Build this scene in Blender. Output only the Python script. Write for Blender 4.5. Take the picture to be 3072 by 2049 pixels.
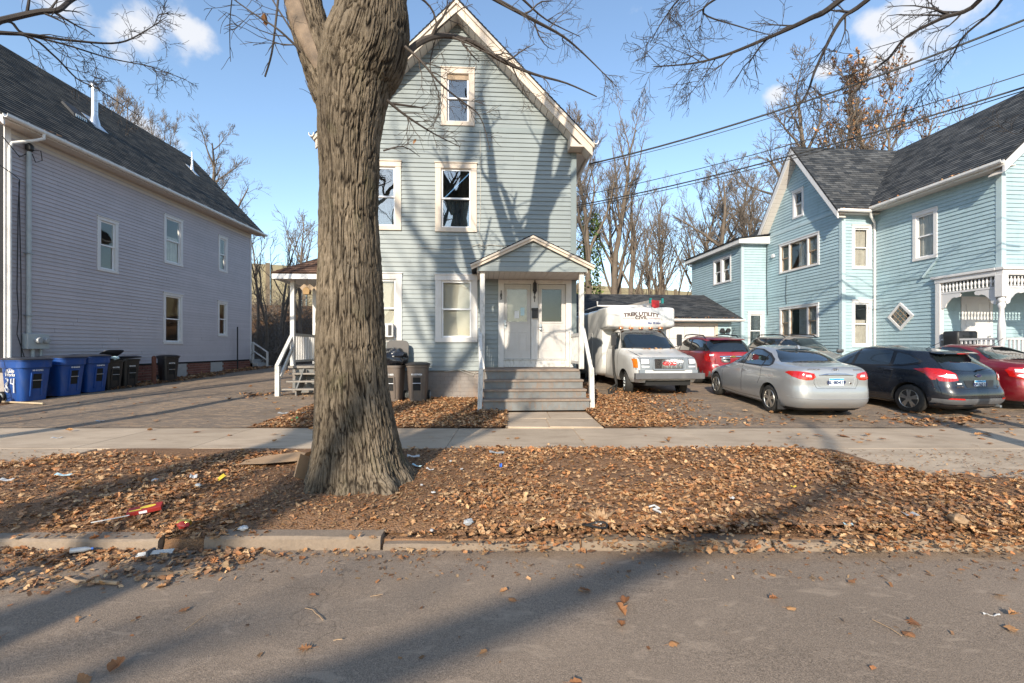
import bpy, bmesh, math, random
import numpy as np
from mathutils import Vector, Matrix
R = math.radians
rnd = random.Random(11)
scene = bpy.context.scene
for o_ in list(bpy.data.objects): bpy.data.objects.remove(o_)
# ------------------------------------------------------------------ camera
F_PX, CX, HY, EZ = 1365.0, 1536.0, 1045.0, 1.62
cam_d = bpy.data.cameras.new('camera'); cam = bpy.data.objects.new('camera', cam_d)
scene.collection.objects.link(cam); scene.camera = cam
cam.location = (0, 0, EZ); cam.rotation_euler = (R(90), 0, 0)
cam_d.sensor_width = 36.0; cam_d.lens = F_PX/3072*36.0
cam_d.shift_y = (HY-1024.5)/3072; cam_d.clip_start = .05; cam_d.clip_end = 2000
# ------------------------------------------------------------------ light
SUN_EL, SUN_AZ = 25.0, 14.0          # light travels towards +y and a little +x
SUN_STRENGTH, SKY_STRENGTH, EXPOSURE = 3.75, .15, .78
sl = bpy.data.lights.new('sun', 'SUN'); sl.energy = SUN_STRENGTH; sl.angle = R(.53); sl.color = (1, .90, .74)
so = bpy.data.objects.new('sun', sl); scene.collection.objects.link(so)
trav = Vector((math.sin(R(SUN_AZ))*math.cos(R(SUN_EL)), math.cos(R(SUN_AZ))*math.cos(R(SUN_EL)), -math.sin(R(SUN_EL))))
so.rotation_euler = trav.to_track_quat('-Z', 'Y').to_euler(); so.location = (-20, -60, 40)
world = bpy.data.worlds.new('World'); scene.world = world; world.use_nodes = True
def build_world():
    nt = world.node_tree; N = nt.nodes; L = nt.links; N.clear()
    out = N.new('ShaderNodeOutputWorld'); bg = N.new('ShaderNodeBackground'); bg.inputs[1].default_value = SKY_STRENGTH
    sky = N.new('ShaderNodeTexSky'); sky.sky_type = 'NISHITA'; sky.sun_disc = False
    sky.sun_elevation = R(SUN_EL)
    sky.sun_rotation = R(180+SUN_AZ)
    sky.air_density = 1.15; sky.dust_density = .3; sky.ozone_density = 2.2; sky.altitude = 0
    tc = N.new('ShaderNodeTexCoord')
    # sparse fair-weather cumulus: broken noise, gathered round a few centres
    nz = N.new('ShaderNodeTexNoise'); nz.inputs['Scale'].default_value = 13; nz.inputs['Detail'].default_value = 7; nz.inputs['Roughness'].default_value = .55
    L.new(tc.outputs['Generated'], nz.inputs['Vector'])
    acc = None
    def d(px, py):
        v = Vector(((px-CX)/F_PX, 1, (HY-py)/F_PX)); v.normalize(); return v
    blobs = [(d(430, 85), .085), (d(560, 75), .065), (d(190, 10), .06), (d(2625, 195), .075), (d(2690, 170), .05), (d(2830, -5), .12), (d(2630, 60), .05), (d(2480, 215), .035),
             (d(420, 395), .04), (d(2330, 280), .035), (d(3300, -200), .12), (d(-500, 100), .1), (d(1300, -700), .15), (Vector((-.5, -.7, .5)), .15), (Vector((.6, -.6, .5)), .15), (Vector((.1, -.8, .6)), .13)]
    for c, r in blobs:
        vm = N.new('ShaderNodeVectorMath'); vm.operation = 'SUBTRACT'; L.new(tc.outputs['Generated'], vm.inputs[0]); vm.inputs[1].default_value = c
        vs = N.new('ShaderNodeVectorMath'); vs.operation = 'MULTIPLY'; L.new(vm.outputs[0], vs.inputs[0]); vs.inputs[1].default_value = (1/r, 1/r, 1.25/r)
        ln = N.new('ShaderNodeVectorMath'); ln.operation = 'LENGTH'; L.new(vs.outputs[0], ln.inputs[0])
        s = N.new('ShaderNodeMath'); s.operation = 'SUBTRACT'; s.use_clamp = True; s.inputs[0].default_value = 1; L.new(ln.outputs['Value'], s.inputs[1])
        if acc is None: acc = s
        else:
            mx = N.new('ShaderNodeMath'); mx.operation = 'MAXIMUM'; L.new(acc.outputs[0], mx.inputs[0]); L.new(s.outputs[0], mx.inputs[1]); acc = mx
    b2 = N.new('ShaderNodeMath'); b2.operation = 'MULTIPLY_ADD'; b2.inputs[1].default_value = 2.6; b2.inputs[2].default_value = -1.3; L.new(nz.outputs['Fac'], b2.inputs[0])
    a = N.new('ShaderNodeMath'); a.operation = 'MULTIPLY_ADD'; a.inputs[1].default_value = 1.25; L.new(acc.outputs[0], a.inputs[0]); L.new(b2.outputs[0], a.inputs[2])
    mr = N.new('ShaderNodeMapRange'); mr.interpolation_type = 'SMOOTHSTEP'; mr.inputs['From Min'].default_value = .38; mr.inputs['From Max'].default_value = 1.05; mr.inputs['To Max'].default_value = .9
    L.new(a.outputs[0], mr.inputs['Value'])
    mix = N.new('ShaderNodeMix'); mix.data_type = 'RGBA'; L.new(mr.outputs[0], mix.inputs[0])
    L.new(sky.outputs[0], mix.inputs[6]); mix.inputs[7].default_value = (3.7, 3.75, 3.9, 1)
    L.new(mix.outputs[2], bg.inputs[0]); L.new(bg.outputs[0], out.inputs[0])
build_world()
vs_ = scene.view_settings; vs_.view_transform = 'Standard'; vs_.look = 'None'; vs_.exposure = EXPOSURE; vs_.gamma = 1.0; vs_.use_curve_mapping = False
scene.cycles.max_bounces = 8; scene.cycles.transparent_max_bounces = 12
# ------------------------------------------------------------------ helpers
COL = scene.collection
def pix(px, py, Y): return ((px-CX)/F_PX*Y, Y, EZ+(HY-py)/F_PX*Y)     # a pixel at a chosen distance
def link(o, parent=None):
    COL.objects.link(o)
    if parent is not None: o.parent = parent
    return o
def tag(o, label=None, cat=None, group=None, kind=None):
    if label: o['label'] = label
    if cat: o['category'] = cat
    if group: o['group'] = group
    if kind: o['kind'] = kind
    return o
def empty(name, loc=(0, 0, 0), rz=0, label=None, cat=None, group=None, rx=0):
    o = bpy.data.objects.new(name, None); o.location = loc; o.rotation_euler = (rx, 0, rz); o.empty_display_size = .2
    link(o); tag(o, label, cat, group); return o
def copy_tree(o, parent=None):
    c = o.copy(); link(c, parent)
    for ch in list(o.children): copy_tree(ch, c)
    return c
class MB:
    def __init__(s): s.v = []; s.f = []
    def add(s, vs, fs):
        b = len(s.v); s.v.extend(vs); s.f.extend([tuple(i+b for i in q) for q in fs]); return s
    def box(s, x0, x1, y0, y1, z0, z1):
        v = [(x0, y0, z0), (x1, y0, z0), (x1, y1, z0), (x0, y1, z0), (x0, y0, z1), (x1, y0, z1), (x1, y1, z1), (x0, y1, z1)]
        return s.add(v, [(3, 2, 1, 0), (4, 5, 6, 7), (0, 1, 5, 4), (1, 2, 6, 5), (2, 3, 7, 6), (3, 0, 4, 7)])
    def hexa(s, v):   # 8 points: bottom ring then top ring
        return s.add(v, [(3, 2, 1, 0), (4, 5, 6, 7), (0, 1, 5, 4), (1, 2, 6, 5), (2, 3, 7, 6), (3, 0, 4, 7)])
    def beam(s, a, b, w, h, up=(0, 0, 1)):
        a = Vector(a); b = Vector(b); d = (b-a).normalized(); u = Vector(up); r = d.cross(u)
        if r.length < 1e-4: r = d.cross(Vector((1, 0, 0)))
        r.normalize(); u = r.cross(d); r *= w/2; u *= h/2
        v = [tuple(p) for p in (a-r-u, a+r-u, a+r+u, a-r+u, b-r-u, b+r-u, b+r+u, b-r+u)]
        return s.hexa(v)
    def prism(s, poly, lo, hi, axis='y'):
        n = len(poly)
        m = {'x': lambda p, d: (d, p[0], p[1]), 'y': lambda p, d: (p[0], d, p[1]), 'z': lambda p, d: (p[0], p[1], d)}[axis]
        v = [m(p, lo) for p in poly]+[m(p, hi) for p in poly]
        f = [tuple(range(n))[::-1], tuple(range(n, 2*n))]+[(i, (i+1) % n, n+(i+1) % n, n+i) for i in range(n)]
        return s.add(v, f)
    def tube(s, pts, r, n=6, cap=True):
        P = [Vector(p) for p in pts]; k = len(P)
        rs = r if isinstance(r, (list, tuple)) else [r]*k
        b = len(s.v); ref = None
        for i, p in enumerate(P):
            d = (P[min(i+1, k-1)]-P[max(i-1, 0)])
            if d.length < 1e-9: d = Vector((0, 0, 1))
            d.normalize()
            if ref is None:
                ref = d.orthogonal().normalized()
            else:
                ref = ref-d*ref.dot(d)
                ref = ref.normalized() if ref.length > 1e-6 else d.orthogonal().normalized()
            q = d.cross(ref)
            for j in range(n):
                a = 2*math.pi*j/n; w = p+(ref*math.cos(a)+q*math.sin(a))*rs[i]
                s.v.append((w.x, w.y, w.z))
        for i in range(k-1):
            for j in range(n):
                j2 = (j+1) % n
                s.f.append((b+i*n+j, b+i*n+j2, b+(i+1)*n+j2, b+(i+1)*n+j))
        if cap:
            s.f.append(tuple(b+j for j in range(n))[::-1]); s.f.append(tuple(b+(k-1)*n+j for j in range(n)))
        return s
    def lathe(s, prof, n=16, c=(0, 0, 0), axis='z', cap=True):
        b = len(s.v); k = len(prof)
        for r, h in prof:
            for j in range(n):
                a = 2*math.pi*j/n; x, y = r*math.cos(a), r*math.sin(a)
                p = {'z': (x, y, h), 'x': (h, x, y), 'y': (y, h, x)}[axis]
                s.v.append((c[0]+p[0], c[1]+p[1], c[2]+p[2]))
        for i in range(k-1):
            for j in range(n):
                j2 = (j+1) % n
                s.f.append((b+i*n+j, b+i*n+j2, b+(i+1)*n+j2, b+(i+1)*n+j))
        if cap: s.f.append(tuple(b+j for j in range(n))[::-1]); s.f.append(tuple(b+(k-1)*n+j for j in range(n)))
        return s
    def loft(s, rings, closed=True):
        b = len(s.v); n = len(rings[0])
        for r in rings: s.v.extend(r)
        for i in range(len(rings)-1):
            for j in range(n):
                j2 = (j+1) % n
                s.f.append((b+i*n+j, b+i*n+j2, b+(i+1)*n+j2, b+(i+1)*n+j))
        if closed:
            s.f.append(tuple(b+j for j in range(n))[::-1]); s.f.append(tuple(b+(len(rings)-1)*n+j for j in range(n)))
        return s
    def mesh(s, name, smooth=False):
        me = bpy.data.meshes.new(name); me.from_pydata(s.v, [], s.f); me.update()
        if smooth: me.polygons.foreach_set('use_smooth', [True]*len(me.polygons))
        return me
    def build(s, name, m, parent=None, smooth=False, bevel=0, fixn=False, seg=2):
        me = s.mesh(name, smooth); me.materials.append(M[m] if isinstance(m, str) else m)
        if fixn:
            bm = bmesh.new(); bm.from_mesh(me); bmesh.ops.recalc_face_normals(bm, faces=bm.faces); bm.to_mesh(me); bm.free()
        o = bpy.data.objects.new(name, me); link(o, parent)
        if bevel:
            md = o.modifiers.new('bevel', 'BEVEL'); md.width = bevel; md.segments = seg; md.limit_method = 'ANGLE'; md.angle_limit = R(40)
        if smooth:
            try: me.set_sharp_from_angle(angle=R(50))
            except Exception: pass
        return o
def rrect(cx, cy, hx, hy, z, n=4.0, m=28):
    out = []
    for j in range(m):
        a = 2*math.pi*j/m; c, q = math.cos(a), math.sin(a)
        out.append((cx+hx*math.copysign(abs(c)**(2/n), c), cy+hy*math.copysign(abs(q)**(2/n), q), z))
    return out
# ---- ground height
PROF = [(-60, .3), (-9, .14), (-5.4, .12), (-5.39, -.02), (3.74, -.02), (3.76, .09), (8.5, .12), (10.3, .15), (12.2, .26), (16.6, .38), (23, .62), (27, .8), (200, .8)]
PY, PZ = [p[0] for p in PROF], [p[1] for p in PROF]
def wallY(X): return 47.9+.429*X
def gz(X, Y):
    z = float(np.interp(Y, PY, PZ))
    yw = wallY(max(-60, min(60, X))); t = (Y-.63*yw)/(.36*yw); t = max(0, min(1, t)); t = t*t*(3-2*t)
    return z+t*(5.3-z) if Y > 20 else z
# ---- vector noise on arrays
_perm = np.random.RandomState(3).permutation(512)
def vnoise(x, y, z=0.0):
    x, y, z = np.broadcast_arrays(np.asarray(x, float), np.asarray(y, float), np.asarray(z, float))
    xi, yi, zi = np.floor(x).astype(int), np.floor(y).astype(int), np.floor(z).astype(int)
    fx, fy, fz = x-xi, y-yi, z-zi
    fx, fy, fz = [t*t*t*(t*(t*6-15)+10) for t in (fx, fy, fz)]
    def h(a, b, c): return _perm[(_perm[(_perm[a & 511]+b) & 511]+c) & 511]/511.0*2-1
    def lp(a, b, t): return a+(b-a)*t
    return lp(lp(lp(h(xi, yi, zi), h(xi+1, yi, zi), fx), lp(h(xi, yi+1, zi), h(xi+1, yi+1, zi), fx), fy),
              lp(lp(h(xi, yi, zi+1), h(xi+1, yi, zi+1), fx), lp(h(xi, yi+1, zi+1), h(xi+1, yi+1, zi+1), fx), fy), fz)
# ------------------------------------------------------------------ materials
M = {}
class NT:
    def __init__(s, name):
        s.m = bpy.data.materials.new(name); s.m.use_nodes = True; s.t = s.m.node_tree; s.N = s.t.nodes; s.L = s.t.links
        s.N.clear(); s.out = s.N.new('ShaderNodeOutputMaterial'); M[name] = s.m
    def n(s, typ, **kw):
        o = s.N.new('ShaderNode'+typ)
        for k, v in kw.items():
            if k in o.inputs.keys() if isinstance(k, str) else False: pass
            setattr(o, k, v)
        return o
    def coords(s, kind='Object'): return s.n('TexCoord').outputs[kind]
    def mapping(s, vec, scale=(1, 1, 1), rot=(0, 0, 0)):
        m = s.n('Mapping'); m.inputs['Scale'].default_value = scale; m.inputs['Rotation'].default_value = rot; s.L.new(vec, m.inputs['Vector']); return m.outputs[0]
    def noise(s, vec, scale, detail=4, rough=.55, dist=0):
        o = s.n('TexNoise'); o.inputs['Scale'].default_value = scale; o.inputs['Detail'].default_value = detail; o.inputs['Roughness'].default_value = rough; o.inputs['Distortion'].default_value = dist
        s.L.new(vec, o.inputs['Vector']); return o.outputs['Fac']
    def ramp(s, fac, lo, hi, a=0, b=1):
        o = s.n('MapRange'); o.inputs['From Min'].default_value = lo; o.inputs['From Max'].default_value = hi; o.inputs['To Min'].default_value = a; o.inputs['To Max'].default_value = b
        s.L.new(fac, o.inputs['Value']); return o.outputs[0]
    def mix(s, fac, a, b, blend='MIX'):
        o = s.n('Mix'); o.data_type = 'RGBA'; o.blend_type = blend
        if isinstance(fac, (int, float)): o.inputs[0].default_value = fac
        else: s.L.new(fac, o.inputs[0])
        for i, c in ((6, a), (7, b)):
            if isinstance(c, tuple): o.inputs[i].default_value = (*c[:3], 1)
            else: s.L.new(c, o.inputs[i])
        return o.outputs[2]
    def math(s, op, a, b=None):
        o = s.n('Math'); o.operation = op
        for i, c in ((0, a), (1, b)):
            if c is None: continue
            if isinstance(c, (int, float)): o.inputs[i].default_value = c
            else: s.L.new(c, o.inputs[i])
        return o.outputs[0]
    def scalec(s, col, fac): # colour times value
        o = s.n('VectorMath'); o.operation = 'SCALE'
        if isinstance(col, tuple): o.inputs[0].default_value = col[:3]
        else: s.L.new(col, o.inputs[0])
        if isinstance(fac, (int, float)): o.inputs['Scale'].default_value = fac
        else: s.L.new(fac, o.inputs['Scale'])
        return o.outputs[0]
    def bump(s, h, strength=.3, dist=.01):
        o = s.n('Bump'); o.inputs['Strength'].default_value = strength; o.inputs['Distance'].default_value = dist; s.L.new(h, o.inputs['Height']); return o.outputs[0]
    def pbr(s, col, rough=.6, metal=0, bump=None, spec=.5, coat=0, coatr=.03, trans=0):
        p = s.n('BsdfPrincipled')
        if isinstance(col, tuple): p.inputs['Base Color'].default_value = (*col[:3], 1)
        else: s.L.new(col, p.inputs['Base Color'])
        if isinstance(rough, (int, float)): p.inputs['Roughness'].default_value = rough
        else: s.L.new(rough, p.inputs['Roughness'])
        p.inputs['Metallic'].default_value = metal; p.inputs['Specular IOR Level'].default_value = spec
        p.inputs['Coat Weight'].default_value = coat; p.inputs['Coat Roughness'].default_value = coatr
        if trans: p.inputs['Transmission Weight'].default_value = trans
        if bump is not None: s.L.new(bump, p.inputs['Normal'])
        s.L.new(p.outputs[0], s.out.inputs[0]); return p
def simple(name, col, rough=.6, metal=0, var=.12, scale=6, bump=.0, bscale=90, spec=.5, coat=0, objvar=.0, grime=None, gamt=.4, gscale=3):
    t = NT(name); c = t.coords(); nz = t.noise(c, scale, 5)
    f = t.ramp(nz, .25, .75, 1-var, 1+var); colr = t.scalec(tuple(col), f)
    if objvar:
        oi = t.n('ObjectInfo'); colr = t.scalec(colr, t.ramp(oi.outputs['Random'], 0, 1, 1-objvar, 1+objvar))
    if grime:
        g = t.noise(t.mapping(c, (gscale, gscale, gscale*.35)), 1.7, 6, .65, .4)
        colr = t.mix(t.ramp(g, .5, .75, 0, gamt), colr, grime)
    b = t.bump(t.noise(c, bscale, 3), bump, .01) if bump else None
    t.pbr(colr, rough, metal, b, spec, coat); return t.m
def glassmat(name, tint, refl=.09, rough=.0):
    t = NT(name); tr = t.n('BsdfTransparent'); tr.inputs[0].default_value = (*tint, 1)
    gl = t.n('BsdfGlossy'); gl.inputs['Roughness'].default_value = rough; gl.inputs[0].default_value = (1, 1, 1, 1)
    lw = t.n('LayerWeight'); lw.inputs['Blend'].default_value = .5; fr = t.math('MULTIPLY', t.math('POWER', lw.outputs['Facing'], 5.0), .9)
    c = t.coords(); nb = t.bump(t.noise(c, 1.6, 1), .06, .05); t.L.new(nb, gl.inputs['Normal'])
    mx = t.n('MixShader'); t.L.new(t.math('ADD', fr, refl+.04), mx.inputs[0]); t.L.new(tr.outputs[0], mx.inputs[1]); t.L.new(gl.outputs[0], mx.inputs[2])
    t.L.new(mx.outputs[0], t.out.inputs[0])
def make_materials():
    simple('siding_blue', (.22, .25, .252), .5, var=.09, scale=1.2, objvar=.05, grime=(.24, .27, .26), gamt=.45, bump=.05, bscale=160)
    simple('siding_grey', (.48, .435, .455), .5, var=.06, scale=1.0, objvar=.045, grime=(.36, .34, .36), gamt=.35)
    simple('siding_aqua', (.36, .48, .52), .5, var=.09, scale=1.2, objvar=.055, grime=(.24, .35, .36), gamt=.5)
    simple('aqua_trim', (.42, .53, .56), .5, var=.06, scale=2, grime=(.3, .38, .38), gamt=.4)
    simple('blue_trim', (.165, .20, .205), .5, var=.08, scale=2)
    simple('cream_trim', (.56, .475, .39), .55, var=.06, scale=2, grime=(.42, .35, .27), gamt=.5, gscale=4)
    simple('white_paint', (.60, .575, .55), .5, var=.05, scale=3, grime=(.45, .40, .34), gamt=.5, gscale=5)
    simple('white_trim', (.68, .66, .65), .45, var=.04, scale=3, grime=(.55, .53, .5), gamt=.4)
    simple('white_vinyl', (.8, .8, .81), .35, var=.03, scale=3)
    simple('weathered_white', (.58, .56, .53), .65, var=.08, scale=8, grime=(.20, .17, .12), gamt=.75, gscale=9, bump=.15)
    simple('old_wood', (.34, .25, .17), .8, var=.25, scale=14, bump=.2, bscale=50)
    simple('door_white', (.50, .475, .45), .45, var=.05, scale=3, grime=(.4, .33, .27), gamt=.25, gscale=4)
    simple('soffit', (.60, .55, .50), .6, var=.05)
    simple('gutter_white', (.72, .70, .67), .4, var=.06, grime=(.4, .36, .3), gamt=.5, gscale=4)
    simple('step_paint', (.165, .165, .16), .7, var=.2, scale=5, grime=(.22, .14, .09), gamt=1.0, gscale=6, bump=.2)
    simple('step_tread', (.22, .17, .135), .8, var=.2, scale=7, grime=(.20, .12, .07), gamt=.7, gscale=7, bump=.3)
    simple('grey_tread', (.25, .22, .19), .8, var=.2, scale=7, bump=.3)
    simple('foundation_grey', (.25, .22, .20), .85, var=.14, scale=3, grime=(.30, .20, .14), gamt=.7, gscale=2, bump=.35, bscale=40)
    simple('brick_red', (.22, .085, .06), .85, var=.22, scale=9, objvar=.18, bump=.3)
    simple('mortar', (.34, .30, .27), .9, var=.12, bump=.2)
    simple('cement_block', (.42, .40, .38), .9, var=.12, bump=.3)
    simple('metal_grey', (.42, .45, .47), .4, metal=.75, var=.1)
    simple('galvanised', (.62, .63, .64), .28, metal=.9, var=.12, scale=20)
    simple('meter_grey', (.42, .45, .45), .45, var=.08)
    simple('black_plastic', (.018, .018, .020), .5, var=.15)
    simple('black_bin', (.026, .024, .024), .42, var=.2, grime=(.06, .05, .04), gamt=.5)
    simple('brown_bin', (.115, .090, .075), .5, var=.12, scale=4, grime=(.20, .14, .09), gamt=.5, gscale=3)
    simple('brown_lid', (.05, .043, .04), .5, var=.12)
    simple('blue_bin', (.010, .062, .26), .42, var=.12, scale=3, grime=(.10, .13, .22), gamt=.5, gscale=2)
    simple('bin_lid', (.035, .038, .05), .45, var=.12)
    simple('rubber', (.022, .021, .020), .8, var=.2, grime=(.09, .075, .06), gamt=.45, gscale=8)
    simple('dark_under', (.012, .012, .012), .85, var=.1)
    simple('alloy', (.58, .56, .52), .3, metal=.85, var=.08)
    simple('chrome', (.8, .8, .82), .08, metal=1, var=.02)
    simple('red_lens', (.42, .008, .006), .12, coat=1, var=.25, scale=30)
    simple('clear_lens', (.72, .72, .74), .1, coat=1, var=.2, scale=40)
    simple('amber_lens', (.62, .17, .01), .15, coat=1, var=.2, scale=40)
    simple('plate_white', (.70, .80, .88), .4, var=.02); simple('plate_blue', (.06, .36, .68), .4, var=.02); simple('ink_navy', (.02, .03, .10), .5, var=.02)
    simple('ink_black', (.015, .014, .014), .5, var=.02); simple('white_print', (.75, .75, .75), .5, var=.02)
    simple('sign_brown', (.10, .06, .05), .5, var=.05); simple('sign_pink', (.45, .33, .33), .5, var=.03); simple('sign_navy', (.02, .05, .20), .5, var=.02)
    simple('emblem_red', (.42, .02, .02), .3, var=.04, coat=1); simple('emblem_blue', (.02, .06, .25), .2, var=.02, coat=1); simple('gold', (.7, .5, .12), .25, metal=.8, var=.02)
    simple('bumper_rubber', (.10, .10, .105), .6, var=.15, grime=(.2, .18, .16), gamt=.4)
    simple('grille_grey', (.20, .225, .25), .5, var=.06)
    simple('grille_dark', (.02, .02, .022), .6, var=.06)
    simple('fibreglass', (.66, .65, .63), .3, var=.04, scale=2, grime=(.5, .47, .42), gamt=.45, gscale=2, coat=.3)
    simple('paint_white', (.62, .61, .59), .3, var=.03, scale=2, grime=(.45, .42, .38), gamt=.4, gscale=3, coat=.5)
    for nm, c, me, ro in (('paint_silver', (.40, .41, .42), .55, .3), ('paint_black', (.010, .012, .018), .2, .25), ('paint_red', (.30, .008, .012), .25, .28), ('paint_maroon', (.19, .008, .016), .3, .3), ('paint_tan', (.36, .30, .25), .4, .33)):
        t = NT(nm); cc = t.coords(); fl = t.noise(cc, 900, 1); g = t.noise(t.mapping(cc, (1, 1, 2.5)), 2.2, 6, .65)
        colr = t.scalec(c, t.ramp(fl, .3, .7, .88, 1.12)); colr = t.mix(t.ramp(g, .52, .8, 0, .07 if 'black' in nm else .2), colr, (.24, .21, .18))
        t.pbr(colr, t.ramp(g, .4, .8, ro, ro+.2), me, None, .5, .9, .05)
    simple('car_glass', (.012, .016, .018), .03, var=.1, scale=2, spec=.8, coat=1)
    glassmat('window_glass', (.80, .86, .86), .08)
    glassmat('sky_glass', (.7, .78, .8), .13)
    glassmat('dusty_glass', (.90, .90, .88), .0)
    glassmat('auto_glass', (.46, .56, .54), .06)
    simple('blind', (.66, .63, .56), .7, var=.04); simple('curtain', (.50, .47, .43), .9, var=.15, scale=5)
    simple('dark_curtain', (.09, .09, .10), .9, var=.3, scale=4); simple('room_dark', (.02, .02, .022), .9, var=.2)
    simple('pale_curtain', (.34, .36, .37), .9, var=.2, scale=5)
    simple('seat_cloth', (.20, .16, .20), .9, var=.15); simple('toy_yellow', (.65, .42, .10), .8, var=.1); simple('toy_green', (.15, .50, .10), .8, var=.1)
    simple('paper', (.72, .72, .72), .7, var=.06); simple('paper_blue', (.45, .62, .68), .7, var=.05)
    simple('bag_black', (.014, .015, .019), .22, var=.2, coat=.4)
    simple('cardboard', (.36, .23, .13), .85, var=.12, scale=6); simple('stick_wood', (.40, .26, .15), .8, var=.25, scale=12, bump=.4); simple('pale_wood', (.55, .42, .27), .8, var=.15)
    simple('litter_red', (.30, .02, .015), .5, var=.1); simple('litter_yellow', (.75, .55, .06), .5, var=.08); simple('litter_white', (.52, .51, .50), .5, var=.08); simple('litter_green', (.08, .42, .14), .5, var=.08); simple('litter_blue', (.05, .16, .55), .5, var=.08)
    simple('clear_plastic', (.36, .37, .38), .15, var=.1, coat=.6); simple('bark_strip', (.22, .155, .10), .85, var=.25, scale=16, bump=.5)
    simple('cable', (.02, .02, .02), .6); simple('pale_cable', (.45, .42, .36), .6)
    simple('rust', (.13, .045, .025), .8, var=.3, scale=14, bump=.3)
    simple('red_paint', (.42, .02, .015), .4, var=.08); simple('ladder_fibre', (.46, .42, .38), .6, var=.15); simple('teal_plastic', (.02, .28, .26), .4)
    simple('pole_wood', (.16, .12, .09), .85, var=.25, scale=10, bump=.4)
    simple('birdhouse', (.30, .18, .07), .7, var=.12); simple('bare_wood', (.17, .12, .08), .75, var=.5, scale=7, bump=.5, bscale=30)
    simple('twig', (.07, .055, .045), .8, var=.25, scale=5); simple('twig_pale', (.145, .115, .09), .8, var=.25, scale=3); simple('twig_dark', (.035, .028, .025), .8, var=.25, scale=5)
    simple('bark_far', (.15, .115, .085), .85, var=.3, scale=3, bump=.4, bscale=20)
    simple('ivy', (.05, .085, .025), .6, var=.35, scale=9)
    simple('barrier', (.31, .265, .165), .85, var=.16, scale=1.3, objvar=.10, grime=(.22, .19, .12), gamt=.6, gscale=1.2)
    simple('barrier_post', (.17, .13, .085), .85, var=.2)
    simple('granite', (.24, .18, .13), .8, var=.14, scale=30, objvar=.1, grime=(.24, .18, .13), gamt=.6, gscale=4, bump=.4, bscale=60)
    # concrete pavement
    t = NT('concrete'); c = t.n('NewGeometry').outputs['Position']; a = t.noise(c, .9, 6, .6); b = t.noise(c, 90, 3); g = t.noise(t.mapping(c, (.6, 2.2, 1)), 2.2, 6, .65, .5)
    col = t.mix(t.ramp(a, .3, .7), (.39, .30, .215), (.51, .40, .29)); col = t.scalec(col, t.ramp(b, .25, .75, .86, 1.12)); col = t.mix(t.ramp(g, .48, .74, 0, .6), col, (.24, .17, .115))
    oi = t.n('ObjectInfo'); col = t.scalec(col, t.ramp(oi.outputs['Random'], 0, 1, .93, 1.07)); t.pbr(col, .85, 0, t.bump(b, .25, .004), .3)
    # road and driveway asphalt
    for nm, base, dust, amt, cov in (('asphalt', (.265, .200, .148), (.42, .32, .235), .75, .57), ('drive_asphalt', (.20, .155, .118), (.38, .265, .17), 1.0, .50)):
        t = NT(nm); c = t.n('NewGeometry').outputs['Position']
        a = t.noise(c, .55, 5, .6); ag = t.noise(c, 150, 2, .7); ag2 = t.noise(c, 420, 2, .6); d1 = t.noise(t.mapping(c, (.75, 1.9, 1), (0, 0, .25)), 1.25, 7, .62, .7); d2 = t.noise(t.mapping(c, (1.6, 3.6, 1), (0, 0, .2)), 2.3, 7, .6, .9)
        col = t.scalec(base, t.ramp(a, .25, .75, .84, 1.2)); col = t.scalec(col, t.ramp(ag, .25, .75, .45, 1.55)); col = t.scalec(col, t.ramp(t.noise(c, 55, 3, .6), .25, .75, .78, 1.22)); col = t.scalec(col, t.ramp(ag2, .3, .7, .8, 1.2))
        col = t.mix(t.ramp(d1, .42, .75, 0, .5), col, tuple(x*.75 for x in dust)); col = t.mix(t.ramp(d2, cov, cov+.09, 0, amt*.75), col, dust)
        sp = t.n('TexVoronoi'); sp.inputs['Scale'].default_value = 13; t.L.new(c, sp.inputs['Vector']); col = t.mix(t.ramp(sp.outputs['Distance'], .035, .06, .65, 0), col, (.34, .29, .23))
        wv = t.n('TexVoronoi'); wv.feature = 'DISTANCE_TO_EDGE'; wv.inputs['Scale'].default_value = .32; wp = t.n('VectorMath'); wp.operation = 'ADD'; wn = t.n('TexNoise'); wn.inputs['Scale'].default_value = 1.7; wn.inputs['Detail'].default_value = 5; t.L.new(c, wn.inputs['Vector']); ws = t.n('VectorMath'); ws.operation = 'SCALE'; ws.inputs['Scale'].default_value = 1.3; t.L.new(wn.outputs['Color'], ws.inputs[0]); t.L.new(c, wp.inputs[0]); t.L.new(ws.outputs[0], wp.inputs[1]); t.L.new(wp.outputs[0], wv.inputs['Vector'])
        col = t.mix(t.ramp(wv.outputs['Distance'], .001, .004, .35, 0), col, tuple(x*.35 for x in base)); st = t.noise(c, .8, 4, .5, .3); col = t.mix(t.ramp(st, .60, .72, 0, .45), col, tuple(x*.5 for x in base))
        t.pbr(col, .88, 0, t.bump(t.math('ADD', ag, t.math('MULTIPLY', ag2, .5)), .7, .008), .25)
    # soil / leaf mould
    t = NT('soil'); c = t.n('NewGeometry').outputs['Position']; a = t.noise(c, 3, 6, .65); b = t.noise(c, 55, 5, .7); v = t.n('TexVoronoi'); v.inputs['Scale'].default_value = 60; t.L.new(c, v.inputs['Vector'])
    col = t.mix(t.ramp(a, .3, .7), (.19, .11, .064), (.31, .18, .105)); col = t.mix(t.ramp(b, .4, .7, 0, .8), col, (.23, .125, .065)); hs = t.n('SeparateColor'); t.L.new(v.outputs['Color'], hs.inputs[0])
    col = t.mix(t.ramp(hs.outputs[0], .72, .8, 0, .8), col, (.28, .15, .075)); t.pbr(col, .95, 0, t.bump(t.math('ADD', b, v.outputs['Distance']), .7, .02), .2)
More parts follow.
